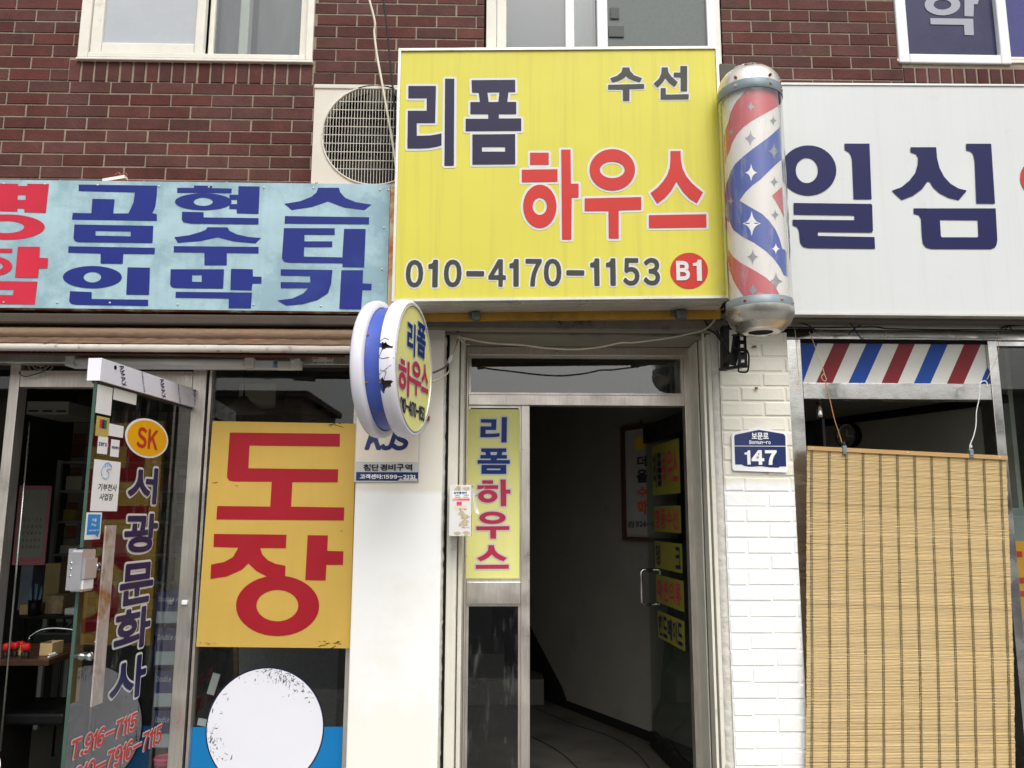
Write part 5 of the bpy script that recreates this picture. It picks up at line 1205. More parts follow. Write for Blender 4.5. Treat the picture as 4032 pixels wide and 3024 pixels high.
blue = [[[(412, 965), (822, 971), (820, 1020), (812, 1080), (797, 1114), (820, 1120), (821, 1155), (377, 1148), (381, 1113), (478, 1115), (484, 1040), (600, 1042), (593, 1116), (672, 1116), (698, 1060), (706, 1006), (412, 999)]],
    [[(390, 1174), (802, 1181), (798, 1271), (410, 1266), (392, 1260), (385, 1245)], [(500, 1207), (684, 1210), (684, 1236), (500, 1232)]],
    [[(359, 1288), (811, 1296), (809, 1329), (645, 1327), (643, 1379), (527, 1378), (527, 1325), (358, 1321)]],
    ringshape(484, 1449, 154, 58, 46, 28), [[(668, 1398), (785, 1400), (780, 1541), (661, 1540)]], [[(367, 1522), (480, 1527), (480, 1563), (775, 1567), (775, 1600), (400, 1594), (372, 1588), (362, 1575)]],
    [[(927, 982), (1015, 983), (1015, 970), (1110, 972), (1108, 984), (1212, 986), (1210, 1010), (927, 1008)]], ringshape(1063, 1055, 148, 44, 50, 22),
    [[(1248, 974), (1358, 976), (1352, 1118), (1238, 1115), (1238, 1093), (1200, 1092), (1200, 1068), (1240, 1067), (1240, 1044), (1200, 1043), (1200, 1018), (1246, 1019)]], [[(953, 1108), (1065, 1110), (1065, 1137), (1352, 1141), (1352, 1173), (1000, 1169), (960, 1162), (951, 1148)]],
    [[(1085, 1188), (1190, 1189), (1200, 1207), (1240, 1226), (1300, 1239), (1365, 1244), (1335, 1273), (1220, 1262), (1137, 1240), (1050, 1260), (930, 1270), (912, 1240), (990, 1230), (1045, 1214), (1075, 1202)]],
    [[(909, 1287), (1352, 1291), (1352, 1325), (1186, 1323), (1186, 1387), (1069, 1387), (1069, 1321), (909, 1319)]],
    [[(893, 1408), (1172, 1408), (1167, 1509), (915, 1506), (898, 1501), (890, 1488)], [(1005, 1438), (1055, 1438), (1055, 1474), (1005, 1473)]],
    [[(1208, 1406), (1322, 1408), (1322, 1446), (1368, 1447), (1367, 1482), (1320, 1482), (1316, 1518), (1205, 1515)]], [[(920, 1526), (1318, 1530), (1312, 1612), (1196, 1611), (1197, 1560), (918, 1556)]],
    [[(1663, 982), (1772, 982), (1778, 1005), (1805, 1035), (1860, 1057), (1943, 1070), (1905, 1098), (1800, 1085), (1714, 1053), (1630, 1082), (1525, 1098), (1487, 1066), (1570, 1052), (1630, 1028), (1655, 1005)]], [[(1490, 1130), (1930, 1136), (1929, 1173), (1488, 1169)]],
    [[(1485, 1193), (1750, 1194), (1750, 1228), (1592, 1227), (1592, 1262), (1737, 1262), (1737, 1292), (1590, 1292), (1589, 1342), (1790, 1346), (1799, 1197), (1912, 1197), (1904, 1398), (1790, 1396), (1791, 1377), (1510, 1373), (1485, 1368), (1474, 1350)]],
    [[(1468, 1408), (1738, 1412), (1732, 1480), (1715, 1532), (1660, 1568), (1580, 1590), (1497, 1597), (1450, 1571), (1530, 1560), (1585, 1535), (1612, 1506), (1468, 1506), (1468, 1475), (1622, 1477), (1622, 1443), (1468, 1440)]],
    [[(1785, 1413), (1898, 1413), (1896, 1482), (1943, 1484), (1941, 1516), (1895, 1515), (1888, 1617), (1774, 1615)]]]
red = [[[(-260, 958), (96, 961), (96, 972), (143, 972), (143, 961), (257, 962), (240, 1114), (128, 1110), (128, 1092), (92, 1090), (92, 1106), (-260, 1102)], [(93, 1020), (135, 1020), (135, 1045), (93, 1045)]],
    ringshape(35, 1187, 200, 66, 92, 32), [[(-230, 1298), (65, 1300), (65, 1322), (-230, 1320)]], ringshape(-45, 1392, 110, 52, 62, 24),
    [[(95, 1290), (210, 1291), (208, 1348), (253, 1350), (250, 1402), (205, 1402), (200, 1453), (80, 1450)]], [[(-180, 1468), (197, 1472), (183, 1592), (-180, 1588)], [(-90, 1513), (73, 1515), (68, 1543), (-90, 1541)]]]
lt = Lettering(pb_); lt.off = .0015; lt.shapes(O1(blue)); lt.build('blue_lettering', m_signblue, bs)
lt = Lettering(pb_); lt.off = .0015; lt.shapes(O1(red)); lt.build('red_lettering', m_redsign, bs)
mb = MB()
for x, y in ((235, 963), (511, 968), (831, 974), (1092, 979), (1380, 980), (1638, 982), (1987, 992), (2030, 993), (2007, 1190), (1998, 1408), (300, 1582), (575, 1583), (930, 1592), (1325, 1593), (1677, 1600), (20, 1580), (20, 960)):
    p = pb_.at(*pb_.uv(*qz(x, y)), 0); mb.lathe(p, (0, -1, 0), [(.0045, 0), (.004, .003), (.002, .004), (0, .004)], 10)
mb.build('screw', m_alu, bs)
tie = thing('plastic_scrap', W(470, 706, -.2), 'crumpled white plastic scrap tied with string on top of the blue sign', 'scrap')
mb = MB(); p = W(465, 705, -.2); mb.obox(p+Vector((-.06, 0, -.012)), p+Vector((.035, 0, .006)), .03, .014); mb.build('scrap', m_paper, tie)
mb = MB(); a = W(450, 690, -.19); b = W(500, 692, -.19)
mb.tube(smooth_path([a, a+Vector((.02, 0, .012)), a+Vector((.03, 0, -.01)), b, b+Vector((-.01, 0, .012)), a+Vector((.025, 0, 0)), p], 5), .0022, 6); mb.build('string', mat('red_twine', rgb(150, 100, 84), .8), tie)

# ================================================================== awning roll
xw0, xw1 = -3.6, px0+.07
aw = thing('rolled_awning', W(700, 1370, -.2), 'rolled brown canvas awning with a white front bar under the blue sign', 'awning')
def pj(y, Y, x=700): return Z_(x, y, Y)
sl = -.0
mb = MB(); mb.box(xw0, xw1, -.245, .1, pj(1277, -.245), zz-.012, b=.008); mb.build('housing', m_brown, aw)
mb = MB(); N_ = 60; prof = []
zc_ = (pj(1283, -.24)+pj(1348, -.22))/2; vs = []; rr_ = (pj(1283, -.24)-pj(1348, -.22))/2
NX = 90
for i in range(NX+1):
    x = xw0+(xw1-xw0)*i/NX
    for k in range(15):
        a = math.pi*(.5+k/14*1.15); w_ = 1+.03*noise.noise(Vector((i*.5, k*.25, 0)))
        vs.append((x, -.19+math.cos(a)*.055*w_, zc_+math.sin(a)*rr_*w_))
fs = [(i*15+k, i*15+k+1, (i+1)*15+k+1, (i+1)*15+k) for i in range(NX) for k in range(14)]
mb.add(vs, fs, 0, True); mb.build('canvas_roll', m_canvas, aw)
mb = MB(); NX = 220; vs = []
for i in range(NX+1):
    x = xw0+(xw1-xw0)*i/NX
    for k in range(5): vs.append((x, -.235+.006*noise.noise(Vector((i*.35+k*.3, k*.4, 0)))*(1 if k else 0), pj(1330, -.235)+(pj(1353, -.235)-pj(1330, -.235))*k/4+.0012*noise.noise(Vector((i*.2, 9, 0)))))
mb.add(vs, [(i*5+k, i*5+k+1, (i+1)*5+k+1, (i+1)*5+k) for i in range(NX) for k in range(4)], 0, True); mb.build('valance', m_canvas, aw)
m_bar = mat('chipped_white_bar', rgb(196, 190, 178), .55, var=.15, scale=10, dirt=rgb(120, 98, 76), dirt_amt=.85, dirt_lo=.58, dscale=22)
mb = MB(); zbq = (pj(1354, -.24)+pj(1384, -.24))/2; mb.tube([(xw0, -.225, zbq), (xw1, -.225, zbq)], .0165, 16); mb.build('front_bar', m_bar, aw)
mb = MB(); mb.tube([(xw0, -.19, zbq-.018), (-1.2, -.19, zbq-.020), (xw1-.1, -.19, zbq-.022)], .006, 6); mb.build('red_cord', mat('red_cord', rgb(104, 58, 50), .7), aw)

# ================================================================== left shopfront
YL = .06
pi0 = px0
zH0, zH1 = Z_(400, 1430, YL-.06), Z_(400, 1392, YL-.06)
mb = MB(); mb.box(-3.6, pi0-.001, YL-.06, YL+.02, zH0, zH1, b=.003)
zD0, zD1 = Z_(300, 1525, YL), Z_(300, 1460, YL)
lx0, lx1 = X_(745, 1700, YL), X_(800, 1700, YL)
ll0, ll1 = X_(26, 1600, YL), X_(66, 1600, YL)
mb.box(ll1+.001, lx0-.001, YL+.001, YL+.06, zD0, zD1, b=.003)
mb.box(lx0, lx1, YL, YL+.07, 0, zH0-.001, b=.003)
mb.box(ll0, ll1, YL, YL+.07, 0, zH0-.001, b=.003)
mb.box(X_(812, 1700, YL), X_(822, 1700, YL), YL, YL+.05, 0, zH0-.001); mb.box(pi0-.03, pi0-.002, YL+.02, YL+.05, 0, zH0-.001)
lf = mb.build('shop_frame', m_steelb, B)
mb = MB(); mb.box(lx1+.001, X_(811, 1700, YL), YL+.02, YL+.06, 0, zH0-.001); mb.build('frame_rebate', m_dark, lf)
mb = MB(); mb.box(X_(822, 1700, YL)+.001, pi0-.031, YL+.03, YL+.036, 0, zH0-.002); mb.build('pane', m_glass, lf)
mb = MB(); mb.box(-3.6, ll0-.001, YL+.03, YL+.036, 0, zH0-.002); mb.build('pane', m_glass, lf)
mb = MB(); mb.box(-3.6, pi0, YL+.16, YL+.22, zH1+.06, 2.75); mb.build('lintel', m_dark, B)
# shop interior
XI0, XI1, YI = -3.7, pi0+.05, 3.6
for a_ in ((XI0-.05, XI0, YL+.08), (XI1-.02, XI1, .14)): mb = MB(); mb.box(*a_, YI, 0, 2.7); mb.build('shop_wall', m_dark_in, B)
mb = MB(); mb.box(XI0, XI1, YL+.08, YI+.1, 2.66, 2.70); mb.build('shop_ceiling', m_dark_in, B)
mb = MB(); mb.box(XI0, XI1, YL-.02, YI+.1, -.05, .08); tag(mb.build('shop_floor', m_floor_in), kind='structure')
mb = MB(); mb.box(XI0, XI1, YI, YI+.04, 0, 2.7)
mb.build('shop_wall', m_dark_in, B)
tile_c = [(.42, .34, .26), (.36, .15, .08), (.5, .44, .36), (.45, .24, .14), (.55, .5, .44)]
mb = MB(); mb.tint = []; r3 = random.Random(2); tsz = .1; tx0 = X_(60, 1800, 3.6)
for i in range(24):
    for j in range(18):
        c = tile_c[r3.choice([0, 0, 2, 2, 4, 4, 3, 1])]; f = r3.uniform(.85, 1.1); x = tx0-.4+i*tsz; z = .7+j*tsz
        k = len(mb.f); mb.box(x, x+tsz-.005, YI-.012, YI-.001, z, z+tsz-.005); mb.tint += [(c[0]*f, c[1]*f, c[2]*f, 1)]*(len(mb.f)-k)
mb.build('tile_facing', mat('wall_tile', (.4, .3, .2, 1), .3, var=.1, attr=True), B)
# ================================================================== stationery shop glass door, standing open
H_ = W(763, 1570, YL+.02); N_ = W(388, 1456, -.67)
du = Vector((H_.x-N_.x, H_.y-N_.y, 0)); dl2 = du.length; dp = Plane((N_.x, N_.y, 0), du)
rz1_, rz0_ = Z_(385, 1412, -.67), Z_(385, 1500, -.67)
gd2 = thing('glass_door', (H_.x, H_.y, .1), 'glass door of the stationery shop standing open to the street with blue outlined lettering and a rusty pull bar', 'door')
mb = MB(); mb.prism(dp, [(0, .1), (dl2-.02, .1), (dl2-.02, rz0_+.002), (0, rz0_+.002)], -.011, 0); mb.build('pane', glassmat('door_glass', (.72, .76, .74, 1), 1.5, .2), gd2)
mb = MB(); mb.prism(dp, [(-.003, .1), (.0, .1), (.0, rz0_), (-.003, rz0_)], -.0115, .0005); mb.build('glass_edge', m_green, gd2)
m_railp = mat('filmed_rail', rgb(232, 230, 238), .3, var=.04)
mb = MB(); mb.prism(dp, [(-.012, rz0_), (dl2-.01, rz0_), (dl2-.01, rz1_), (-.012, rz1_)], -.034, .016); rail = mb.build('top_rail', m_railp, gd2)
mb = MB(); mb.prism(dp, [(.0, rz0_-.008), (dl2-.015, rz0_-.008), (dl2-.015, rz0_-.0005), (.0, rz0_-.0005)], -.02, .006); mb.build('rail_gasket', m_brown, gd2)
lt = Lettering(dp); lt.off = .0172; ql = lambda x, y: (x/2.212, 1200+y/2.212)
h_ = rz1_-rz0_
def diag(lt, s, uc, wd_, hh, a, vc=None):
    pts, tris, bd = text_shape(s, .025); vc = vc or (rz0_+rz1_)/2; ca, sa = math.cos(a), math.sin(a); P = []
    for x, y in pts: xx, yy = (x-.5)*wd_, (y-.5)*hh; P.append((uc+xx*ca-yy*sa, min(rz1_-.001, max(rz0_+.001, vc+xx*sa+yy*ca))))
    fs = []
    for t in tris:
        A = sum(P[t[i]][0]*P[t[(i+1) % len(t)]][1]-P[t[(i+1) % len(t)]][0]*P[t[i]][1] for i in range(len(t))); fs.append(t if A > 0 else t[::-1])
    lt.mb.add([lt.pl.at(u, v, lt.off) for u, v in P], fs)
for k, (s, x) in enumerate((('AMAX', 1035), ('stainless steel', 1215), ('AMAX', 1385), ('stainless steel', 1530), ('AMAX', 1670))):
    u = dp.uv(*ql(x, 600+(x-1035)*.33))[0]; diag(lt, s, u, .085, .03 if s == 'AMAX' else .012, R(-68))
lt.build('rail_lettering', m_navy, rail)
mb = MB(); u, v = dp.uv(*ql(967, 547)); c = dp.at(u, v, .016); mb.lathe(c, dp.n, [(.008, .0), (.008, .002), (.004, .0025), (.003, .0005), (0, .0005)], 14); mb.build('rail_bolt', m_dark, rail)
# lettering
d4 = lambda x, y: (x/1.58, 1200+y/1.58)
lt = Lettering(dp); lt.off = .004
for c, b in (('서', (502, 1838, 617, 1985)), ('광', (486, 2022, 617, 2175)), ('문', (470, 2217, 600, 2378)), ('화', (448, 2396, 588, 2558)), ('사', (432, 2592, 570, 2758))):
    lt.text(c, (lambda r: (r[0]+.006, r[1]-.006, r[2]+.006, r[3]-.006))(rect_uv(dp, *b)), 0)
lt.fat('blue_lettering', .0062, m_navy2, gd2); lt.outline('letter_outline', .0145, m_outl, gd2, off=.0015)
lt = Lettering(dp); lt.off = .004; lt.text('T.916-7115', rect_uv(dp, 284, 2862, 531, 2930), 0, shear=.12, space=.8); lt.text('H.010-7916-7115', rect_uv(dp, 236, 2956, 626, 3030), 0, shear=.12, space=.8)
lt.fat('red_lettering', .0022, m_red, gd2); lt.outline('letter_outline', .0056, m_outl, gd2, off=.0015)
a = rect_uv(dp, 491, 1647, 662, 1803); cu2, cv2, ra, rb2 = (a[0]+a[1])/2, (a[2]+a[3])/2, (a[1]-a[0])/2, (a[3]-a[2])/2
mb = MB(); mb.prism(dp, ell(cu2, cv2, ra, rb2, 56), .0005, .0012); mb.build('badge_border', m_white, gd2)
mb = MB(); mb.prism(dp, ell(cu2, cv2, ra*.92, rb2*.9, 56), .0015, .002); mb.build('badge', mat('badge_orange', rgb(240, 176, 20), .4, var=.03), gd2)
lt = Lettering(dp); lt.off = .003; lt.text('SK', rect_uv(dp, 536, 1686, 621, 1768), .03); lt.build('badge_lettering', m_red, gd2)
# pull bar: two worn wooden-look plates joined by chrome studs
m_worn = mat('worn_bar', rgb(176, 166, 160), .5, metal=.2, var=.25, scale=7, sc3=(6, 6, 2), dirt=rgb(140, 96, 44), dirt_amt=.95, dirt_lo=.49, dscale=7)
m_worn2 = mat('worn_bar_brown', rgb(164, 122, 66), .6, var=.3, scale=7, sc3=(8, 8, 3), dirt=rgb(112, 92, 72), dirt_amt=.8, dirt_lo=.56, dscale=9)
dz = lambda x, y: (x/1.476, 1900+y/1.476)
for side, m_, xs in ((1, m_worn, 0), (-1, m_worn2, 0)):
    pass
uh = dp.uv(*dz(470, 1005))[0]; vh1 = dp.uv(*dz(520, 490))[1]; vh0 = dp.uv(*dz(520, 1005))[1]
def on_off(px, py, off):    # photo pixel on the board shifted by off along its normal
    P2_ = Plane(dp.o+dp.n*off, dp.u); P2_.n = dp.n; return P2_.uv(px, py)
def barplate(off, xl, xr, yt, yb, m, nm):
    ym = (yt+yb)/2; u0 = on_off(*dz(xl, ym), off)[0]; u1 = on_off(*dz(xr, ym), off)[0]; v1 = on_off(*dz((xl+xr)/2, yt), off)[1]; v0 = on_off(*dz((xl+xr)/2, yb), off)[1]
    mb = MB(); sh_ = .014 if off < 0 else 0; mb.prism(dp, [(u0+sh_, v0), (u1+sh_, v0), (u1+sh_, v1), (u0+sh_, v1)], off-.003, off+.003); mb.build(nm, m, gd2); return u0, u1
ua = barplate(.05, 572, 632, 250, 1275, m_worn, 'pull_bar'); ub = barplate(-.062, 428, 484, 250, 1272, m_worn2, 'pull_bar')
for v_ in (vh1, vh0):
    uc = (ua[0]+ua[1])/2
    mb = MB(); mb.lathe(dp.at(uc, v_, -.056), dp.n, [(0, 0), (.008, 0), (.008, .03), (.014, .03), (.014, .045), (.009, .047), (.009, .058), (.014, .06), (.014, .075), (.008, .077), (.008, .1), (0, .1)], 18); mb.build('stud', m_chrome, gd2)
# electronic lock
m_lock = mat('lock_silver', rgb(186, 186, 190), .3, metal=.6, var=.05)
def lockbox(off, xl, xr, yt, yb, th, m, nm):
    ym = (yt+yb)/2; u0 = on_off(*dz(xl, ym), off)[0]; u1 = on_off(*dz(xr, ym), off)[0]; v1 = on_off(*dz((xl+xr)/2, yt), off)[1]; v0 = on_off(*dz((xl+xr)/2, yb), off)[1]
    e_ = .009; pts = []
    for cx__, cy__, a0 in ((u1-e_, v0+e_, -90), (u1-e_, v1-e_, 0), (u0+e_, v1-e_, 90), (u0+e_, v0+e_, 180)):
        for k in range(5): a = R(a0+k*22.5); pts.append((cx__+e_*math.cos(a), cy__+e_*math.sin(a)))
    mb = MB(); mb.prism(dp, pts, *((off-th, off) if off > 0 else (off, off+th))); return mb, (u0, u1, v0, v1)
u_l = .004
mb = MB(); va, vb_ = on_off(*dz(510, 385), .03)[1], on_off(*dz(510, 632), .03)[1]
mb, bb = lockbox(.035, 470, 548, 388, 630, .034, m_lock, 'lock'); bb = (bb[0], bb[1], bb[2], bb[3]); mb.build('lock_body', m_lock, gd2)
w_ = bb[1]-bb[0]; h_ = bb[3]-bb[2]
mb = MB(); mb.prism(dp, [(bb[0]+w_*.12, bb[2]+h_*.06), (bb[1]-w_*.12, bb[2]+h_*.06), (bb[1]-w_*.12, bb[2]+h_*.28), (bb[0]+w_*.12, bb[2]+h_*.28)], .0352, .041); mb.build('lock_cover', mat('lock_white', rgb(220, 220, 222), .3), gd2)
mb = MB(); mb.prism(dp, [(bb[0]+w_*.08, bb[2]+h_*.3), (bb[1]-w_*.05, bb[2]+h_*.3), (bb[1]-w_*.05, bb[2]+h_*.78), (bb[0]+w_*.08, bb[2]+h_*.78)], .0352, .046); mb.build('lock_slide', m_lock, gd2)
mb = MB(); mb.prism(dp, [(-.006, bb[2]-.004), (w_*.3, bb[2]-.004), (w_*.3, bb[3]+.004), (-.006, bb[3]+.004)], -.02, .0345); mb.build('lock_clamp', m_black, gd2)
mb = MB(); mb.prism(dp, [(.0, bb[2]), (w_, bb[2]), (w_, bb[3]), (.0, bb[3])], -.052, -.02); mb.build('lock_body', m_lock, gd2)
mb = MB()
for t in (.35, .52, .66): mb.lathe(dp.at(-.0005, bb[2]+h_*t, -.036), -dp.u, [(.005, 0), (.005, .003), (0, .004)], 10)
mb.build('lock_screw', m_chrome, gd2)
mb = MB(); p = W(728, 2372, YL-.004); mb.box(p.x-.012, p.x+.012, YL-.012, YL-.001, p.z-.009, p.z+.009, b=.002); mb.build('catch', m_white, lf)
# stickers on the door
def dsticker(nm, x0, y0, x1, y1, m, lab=None, parent=gd2, off=.0008, q=ql, rot=0):
    u0, u1, v0, v1 = rect_uv(dp, *q(x0, y0), *q(x1, y1)); o = flat(dp, (u0, u1, v0, v1), off).build(nm, m, parent); return (u0, u1, v0, v1), o
dsticker('torn_sticker', 838, 705, 972, 955, m_paper)
b_, o_ = dsticker('torn_sticker', 985, 745, 1188, 850, m_paper)
b_, o_ = dsticker('card_sticker', 833, 975, 946, 1150, mat('gold_sticker', rgb(196, 170, 96), .4))
w_, h_ = b_[1]-b_[0], b_[3]-b_[2]
lt = Lettering(dp); lt.off = .002
for fx, m_ in ((.25, mat('st_red', rgb(210, 60, 50), .5)), (.42, mat('st_navy', rgb(40, 50, 90), .5)), (.6, mat('st_green', rgb(30, 120, 90), .5))):
    flat(dp, (b_[0]+w_*fx, b_[0]+w_*(fx+.2), b_[2]+h_*.42, b_[2]+h_*.86), .0016).build('print', m_, o_)
b_, o_ = dsticker('card_sticker', 945, 1045, 1072, 1150, m_white)
b_, o_ = dsticker('pay_sticker', 848, 1150, 935, 1300, m_white); lt = Lettering(dp); lt.off = .0022; lt.text('zero', (b_[0]+.004, b_[1]-.006, b_[2]+.45*(b_[3]-b_[2]), b_[2]+.68*(b_[3]-b_[2])), .03); lt.build('lettering', m_navy2, o_)
flat(dp, (b_[1]-.004, b_[1]+.010, b_[2]+.03, b_[3]-.02), .0004).build('print', mat('st_magenta', rgb(220, 50, 130), .5), o_)
b_, o_ = dsticker('pay_sticker', 962, 1175, 1035, 1325, m_white); lt = Lettering(dp); lt.off = .0022; lt.text('제로페이', (b_[0]+.004, b_[1]-.003, b_[2]+.45*(b_[3]-b_[2]), b_[2]+.62*(b_[3]-b_[2])), .03); lt.build('lettering', m_navy2, o_)
b_, o_ = dsticker('donor_sticker', 572, 968, 738, 1284, m_white, q=d4); w_, h_ = b_[1]-b_[0], b_[3]-b_[2]
lt = Lettering(dp); lt.off = .002; lt.text('기부천사', (b_[0]+w_*.2, b_[0]+w_*.92, b_[2]+h_*.4, b_[2]+h_*.54), .02, shear=.1); lt.text('사업장', (b_[0]+w_*.28, b_[0]+w_*.8, b_[2]+h_*.21, b_[2]+h_*.35), .02, shear=.1); lt.build('lettering', m_txtblk, o_)
mb = MB(); hand = [(.32, .68), (.26, .76), (.3, .86), (.42, .95), (.5, .96), (.58, .93), (.64, .88), (.62, .82), (.5, .84), (.46, .8), (.56, .76), (.56, .68), (.44, .63), (.34, .66)]
mb.tube([dp.at(b_[0]+w_*x, b_[2]+h_*y, .0025) for x, y in hand], .0012, 5)
for k in range(4): mb.tube([dp.at(b_[0]+w_*(.4+.07*k), b_[2]+h_*(.86+.01*k), .0025), dp.at(b_[0]+w_*(.43+.07*k), b_[2]+h_*(.95-.01*k), .0025)], .001, 5)
mb.build('hand_drawing', mat('st_lightblue', rgb(110, 160, 210), .5), o_)
b_, o_ = dsticker('blue_sticker', 530, 1292, 626, 1460, m_white, q=d4); w_, h_ = b_[1]-b_[0], b_[3]-b_[2]
mb = MB(); mb.prism(dp, [(b_[0]+w_*.1, b_[2]+h_*.18), (b_[0]+w_*.65, b_[2]+h_*.18), (b_[0]+w_*.85, b_[2]+h_*.07), (b_[0]+w_*.85, b_[2]+h_*.2), (b_[1]-w_*.08, b_[2]+h_*.2), (b_[1]-w_*.08, b_[3]-h_*.07), (b_[0]+w_*.1, b_[3]-h_*.07)], .0016, .002); mb.build('print', mat('st_sky', rgb(40, 140, 210), .5), o_)
lt = Lettering(dp); lt.off = .003; lt.text('서울', (b_[0]+w_*.35, b_[0]+w_*.65, b_[2]+h_*.66, b_[2]+h_*.78), .02); lt.text('Pay', (b_[0]+w_*.35, b_[0]+w_*.65, b_[2]+h_*.46, b_[2]+h_*.6), .02); lt.text('사용가능합니다', (b_[0]+w_*.18, b_[0]+w_*.86, b_[2]+h_*.3, b_[2]+h_*.37), .02); lt.build('lettering', m_white, o_)

# ================================================================== yellow stamp-shop board and the round decal
YQ = .03; pq = PY(YQ); qb = lambda x, y: (600+x/1.1655, 1600+y/1.1655)
yb_ = thing('yellow_board', W(1080, 2550, YQ), 'faded yellow board with big red lettering leaning in the window of the left shop', 'sign')
cor = [pq.uv(*p) for p in ((772, 2546), (1378, 2553), (1402, 1668), (837, 1658))]
mb = MB(); mb.prism(pq, cor, -.022, 0); mb.build('board', m_yellowd, yb_)
do = [[[(356, 120), (861, 126), (860, 185), (446, 180), (441, 284), (853, 289), (851, 349), (643, 348), (637, 460), (881, 464), (879, 524), (294, 519), (298, 457), (541, 460), (548, 346), (372, 345), (352, 340), (343, 326), (343, 312)]]]
jang = [[[(283, 585), (616, 589), (613, 651), (495, 650), (505, 680), (530, 706), (565, 722), (611, 731), (609, 795), (560, 795), (524, 780), (480, 757), (441, 721), (410, 750), (340, 781), (267, 792), (270, 726), (330, 714), (370, 692), (395, 648), (281, 645)]],
        ringshape(575, 915, 191, 139, 96, 72, 574, 914), [[(713, 591), (806, 592), (803, 663), (877, 665), (875, 727), (799, 727), (795, 799), (702, 797)]]]
lt = Lettering(pq); lt.off = .0012; lt.shapes(onplane(pq, do, qb)); lt.shapes(onplane(pq, jang, qb)); lt.build('red_lettering', m_crimson, yb_)
mb = MB(); r9 = random.Random(8)
for cx9, cy9, n9, sp in ((815, 1085, 12, 34), (860, 85, 12, 30), (245, 1090, 7, 26), (893, 1002, 2, 4), (870, 572, 1, 2), (300, 350, 3, 40)):
    for _ in range(n9):
        x9, y9 = cx9+r9.gauss(0, sp), cy9+r9.gauss(0, sp*.25); a9 = r9.uniform(-.5, .5); l9 = r9.uniform(3, 16)
        if not (218 < x9 < 885): continue
        p9 = [pq.uv(*qb(x9+dx, y9+dy)) for dx, dy in ((-l9, -l9*a9), (0, 1.3-l9*a9*.2), (l9, l9*a9), (0, -1.3+l9*a9*.1))]; mb.prism(pq, p9, .0016, .0019)
mb.build('scratches', m_dark, yb_)
rd = thing('window_decal', W(1044, 3024, YL+.02), 'large scuffed white disc over a blue band stuck on the window below the yellow board', 'decal')
pd_ = PY(YL+.028)
u0, u1, v0, v1 = rect_uv(pd_, 728, 2862, 1352, 3160); u1 = min(u1, pi0-.032)
flat(pd_, (X_(822, 1700, YL)+.001, u1, .1, v1), .0, .001).build('blue_band', mat('decal_blue', rgb(20, 116, 176), .4, var=.05), rd)
cc, cvv = pd_.uv(1044, 2868); rr_ = (pd_.uv(1272, 2868)[0]-pd_.uv(816, 2868)[0])/2
mb = MB(); mb.prism(pd_, ell(cc, cvv, rr_+.006, rr_+.006, 72), .0014, .0018); mb.build('dark_border', mat('decal_navy', rgb(34, 40, 66), .5), rd)
mb = MB(); mb.prism(pd_, ell(cc, cvv, rr_, rr_, 72), .0022, .003); m_disc = mat('scuffed_white_disc', rgb(228, 228, 234), .45, var=.02)
mb.build('disc', m_disc, rd)
mb = MB(); r4 = random.Random(11)
for k in range(230):
    a = r4.choice([r4.gauss(1.3, .4), r4.gauss(1.0, .25), r4.gauss(3.4, .3)]); q_ = rr_*(1-abs(r4.gauss(0, .13))); 
    if q_ > rr_*.99: continue
    x, y = cc+math.cos(a)*q_, cvv+math.sin(a)*q_; th = R(90) if r4.random() < .5 else R(r4.choice([0, 20, -20, 45])); l_ = r4.uniform(.0015, .016)*(r4.random()**.7); w_ = r4.uniform(.0004, .0026)
    c_, s_ = math.cos(th), math.sin(th)
    mb.prism(pd_, [(x-c_*l_-s_*w_, y-s_*l_+c_*w_), (x-c_*l_*.6+s_*w_*.6, y-s_*l_*.6-c_*w_*.6), (x+c_*l_+s_*w_, y+s_*l_-c_*w_), (x+c_*l_*.5-s_*w_, y+s_*l_*.5+c_*w_)], .0034, .0037)
mb.build('scratches', mat('scratch_grey', rgb(92, 94, 98), .6), rd)

# ================================================================== fluorescent lamp under the awning
YF = -.05
fl = thing('fluorescent_lamp', W(650, 1450, YF), 'long white fluorescent tube fitting mounted under the awning of the left shop', 'lamp')
def fy(x, y, Y=YF): return W(x, y, Y)
a, b = fy(283, 1421), fy(985, 1427)
mb = MB(); mb.tube([a, b], .0155, 16); mb.build('tube', mat('lamp_tube_white', rgb(228, 226, 220), .35, var=.03), fl)
mb = MB(); p = fy(1182, 1436); mb.box(a.x-.01, p.x, YF+.012, YF+.05, a.z-.028, a.z+.012, b=.004); mb.build('housing', m_whitepvc, fl)
mb = MB()
for c in (a, b): mb = MB(); mb.box(c.x-.02, c.x+.02, YF-.022, YF+.02, c.z-.026, c.z+.02, b=.005); mb.build('end_holder', m_cream2, fl)
p = fy(1122, 1430); mb = MB(); mb.box(p.x-.03, p.x+.045, YF-.012, YF+.012, p.z-.032, p.z+.008, b=.004); mb.build('end_holder', m_cream2, fl)
pf = PY(YF-.0); p = fy(1083, 1432); mb = MB(); mb.box(p.x-.012, p.x+.012, YF+.0095, YF+.0118, p.z-.016, p.z+.014); mb.build('label_sticker', mat('label_cyan', rgb(120, 190, 200), .5), fl)
lt = Lettering(PY(YF+.0095)); lt.off = .001; lt.text('우', (p.x-.007, p.x+.007, p.z-.002, p.z+.012), .03); lt.build('lettering', m_txtblk, fl)
mb = MB(); p = fy(1165, 1440); mb.box(p.x-.022, p.x+.022, YF-.02, YF-.012, p.z-.022, p.z+.030, b=.003); mb.lathe((p.x-.008, YF-.02, p.z+.018), (0, -1, 0), [(.008, 0), (.008, .006), (0, .006)], 12); mb.build('clamp', m_cream, fl)
es = thing('electrician_sticker', W(1270, 1436, YL-.062), 'small grey sticker with a phone number on the steel bar right of the fluorescent lamp', 'sticker')
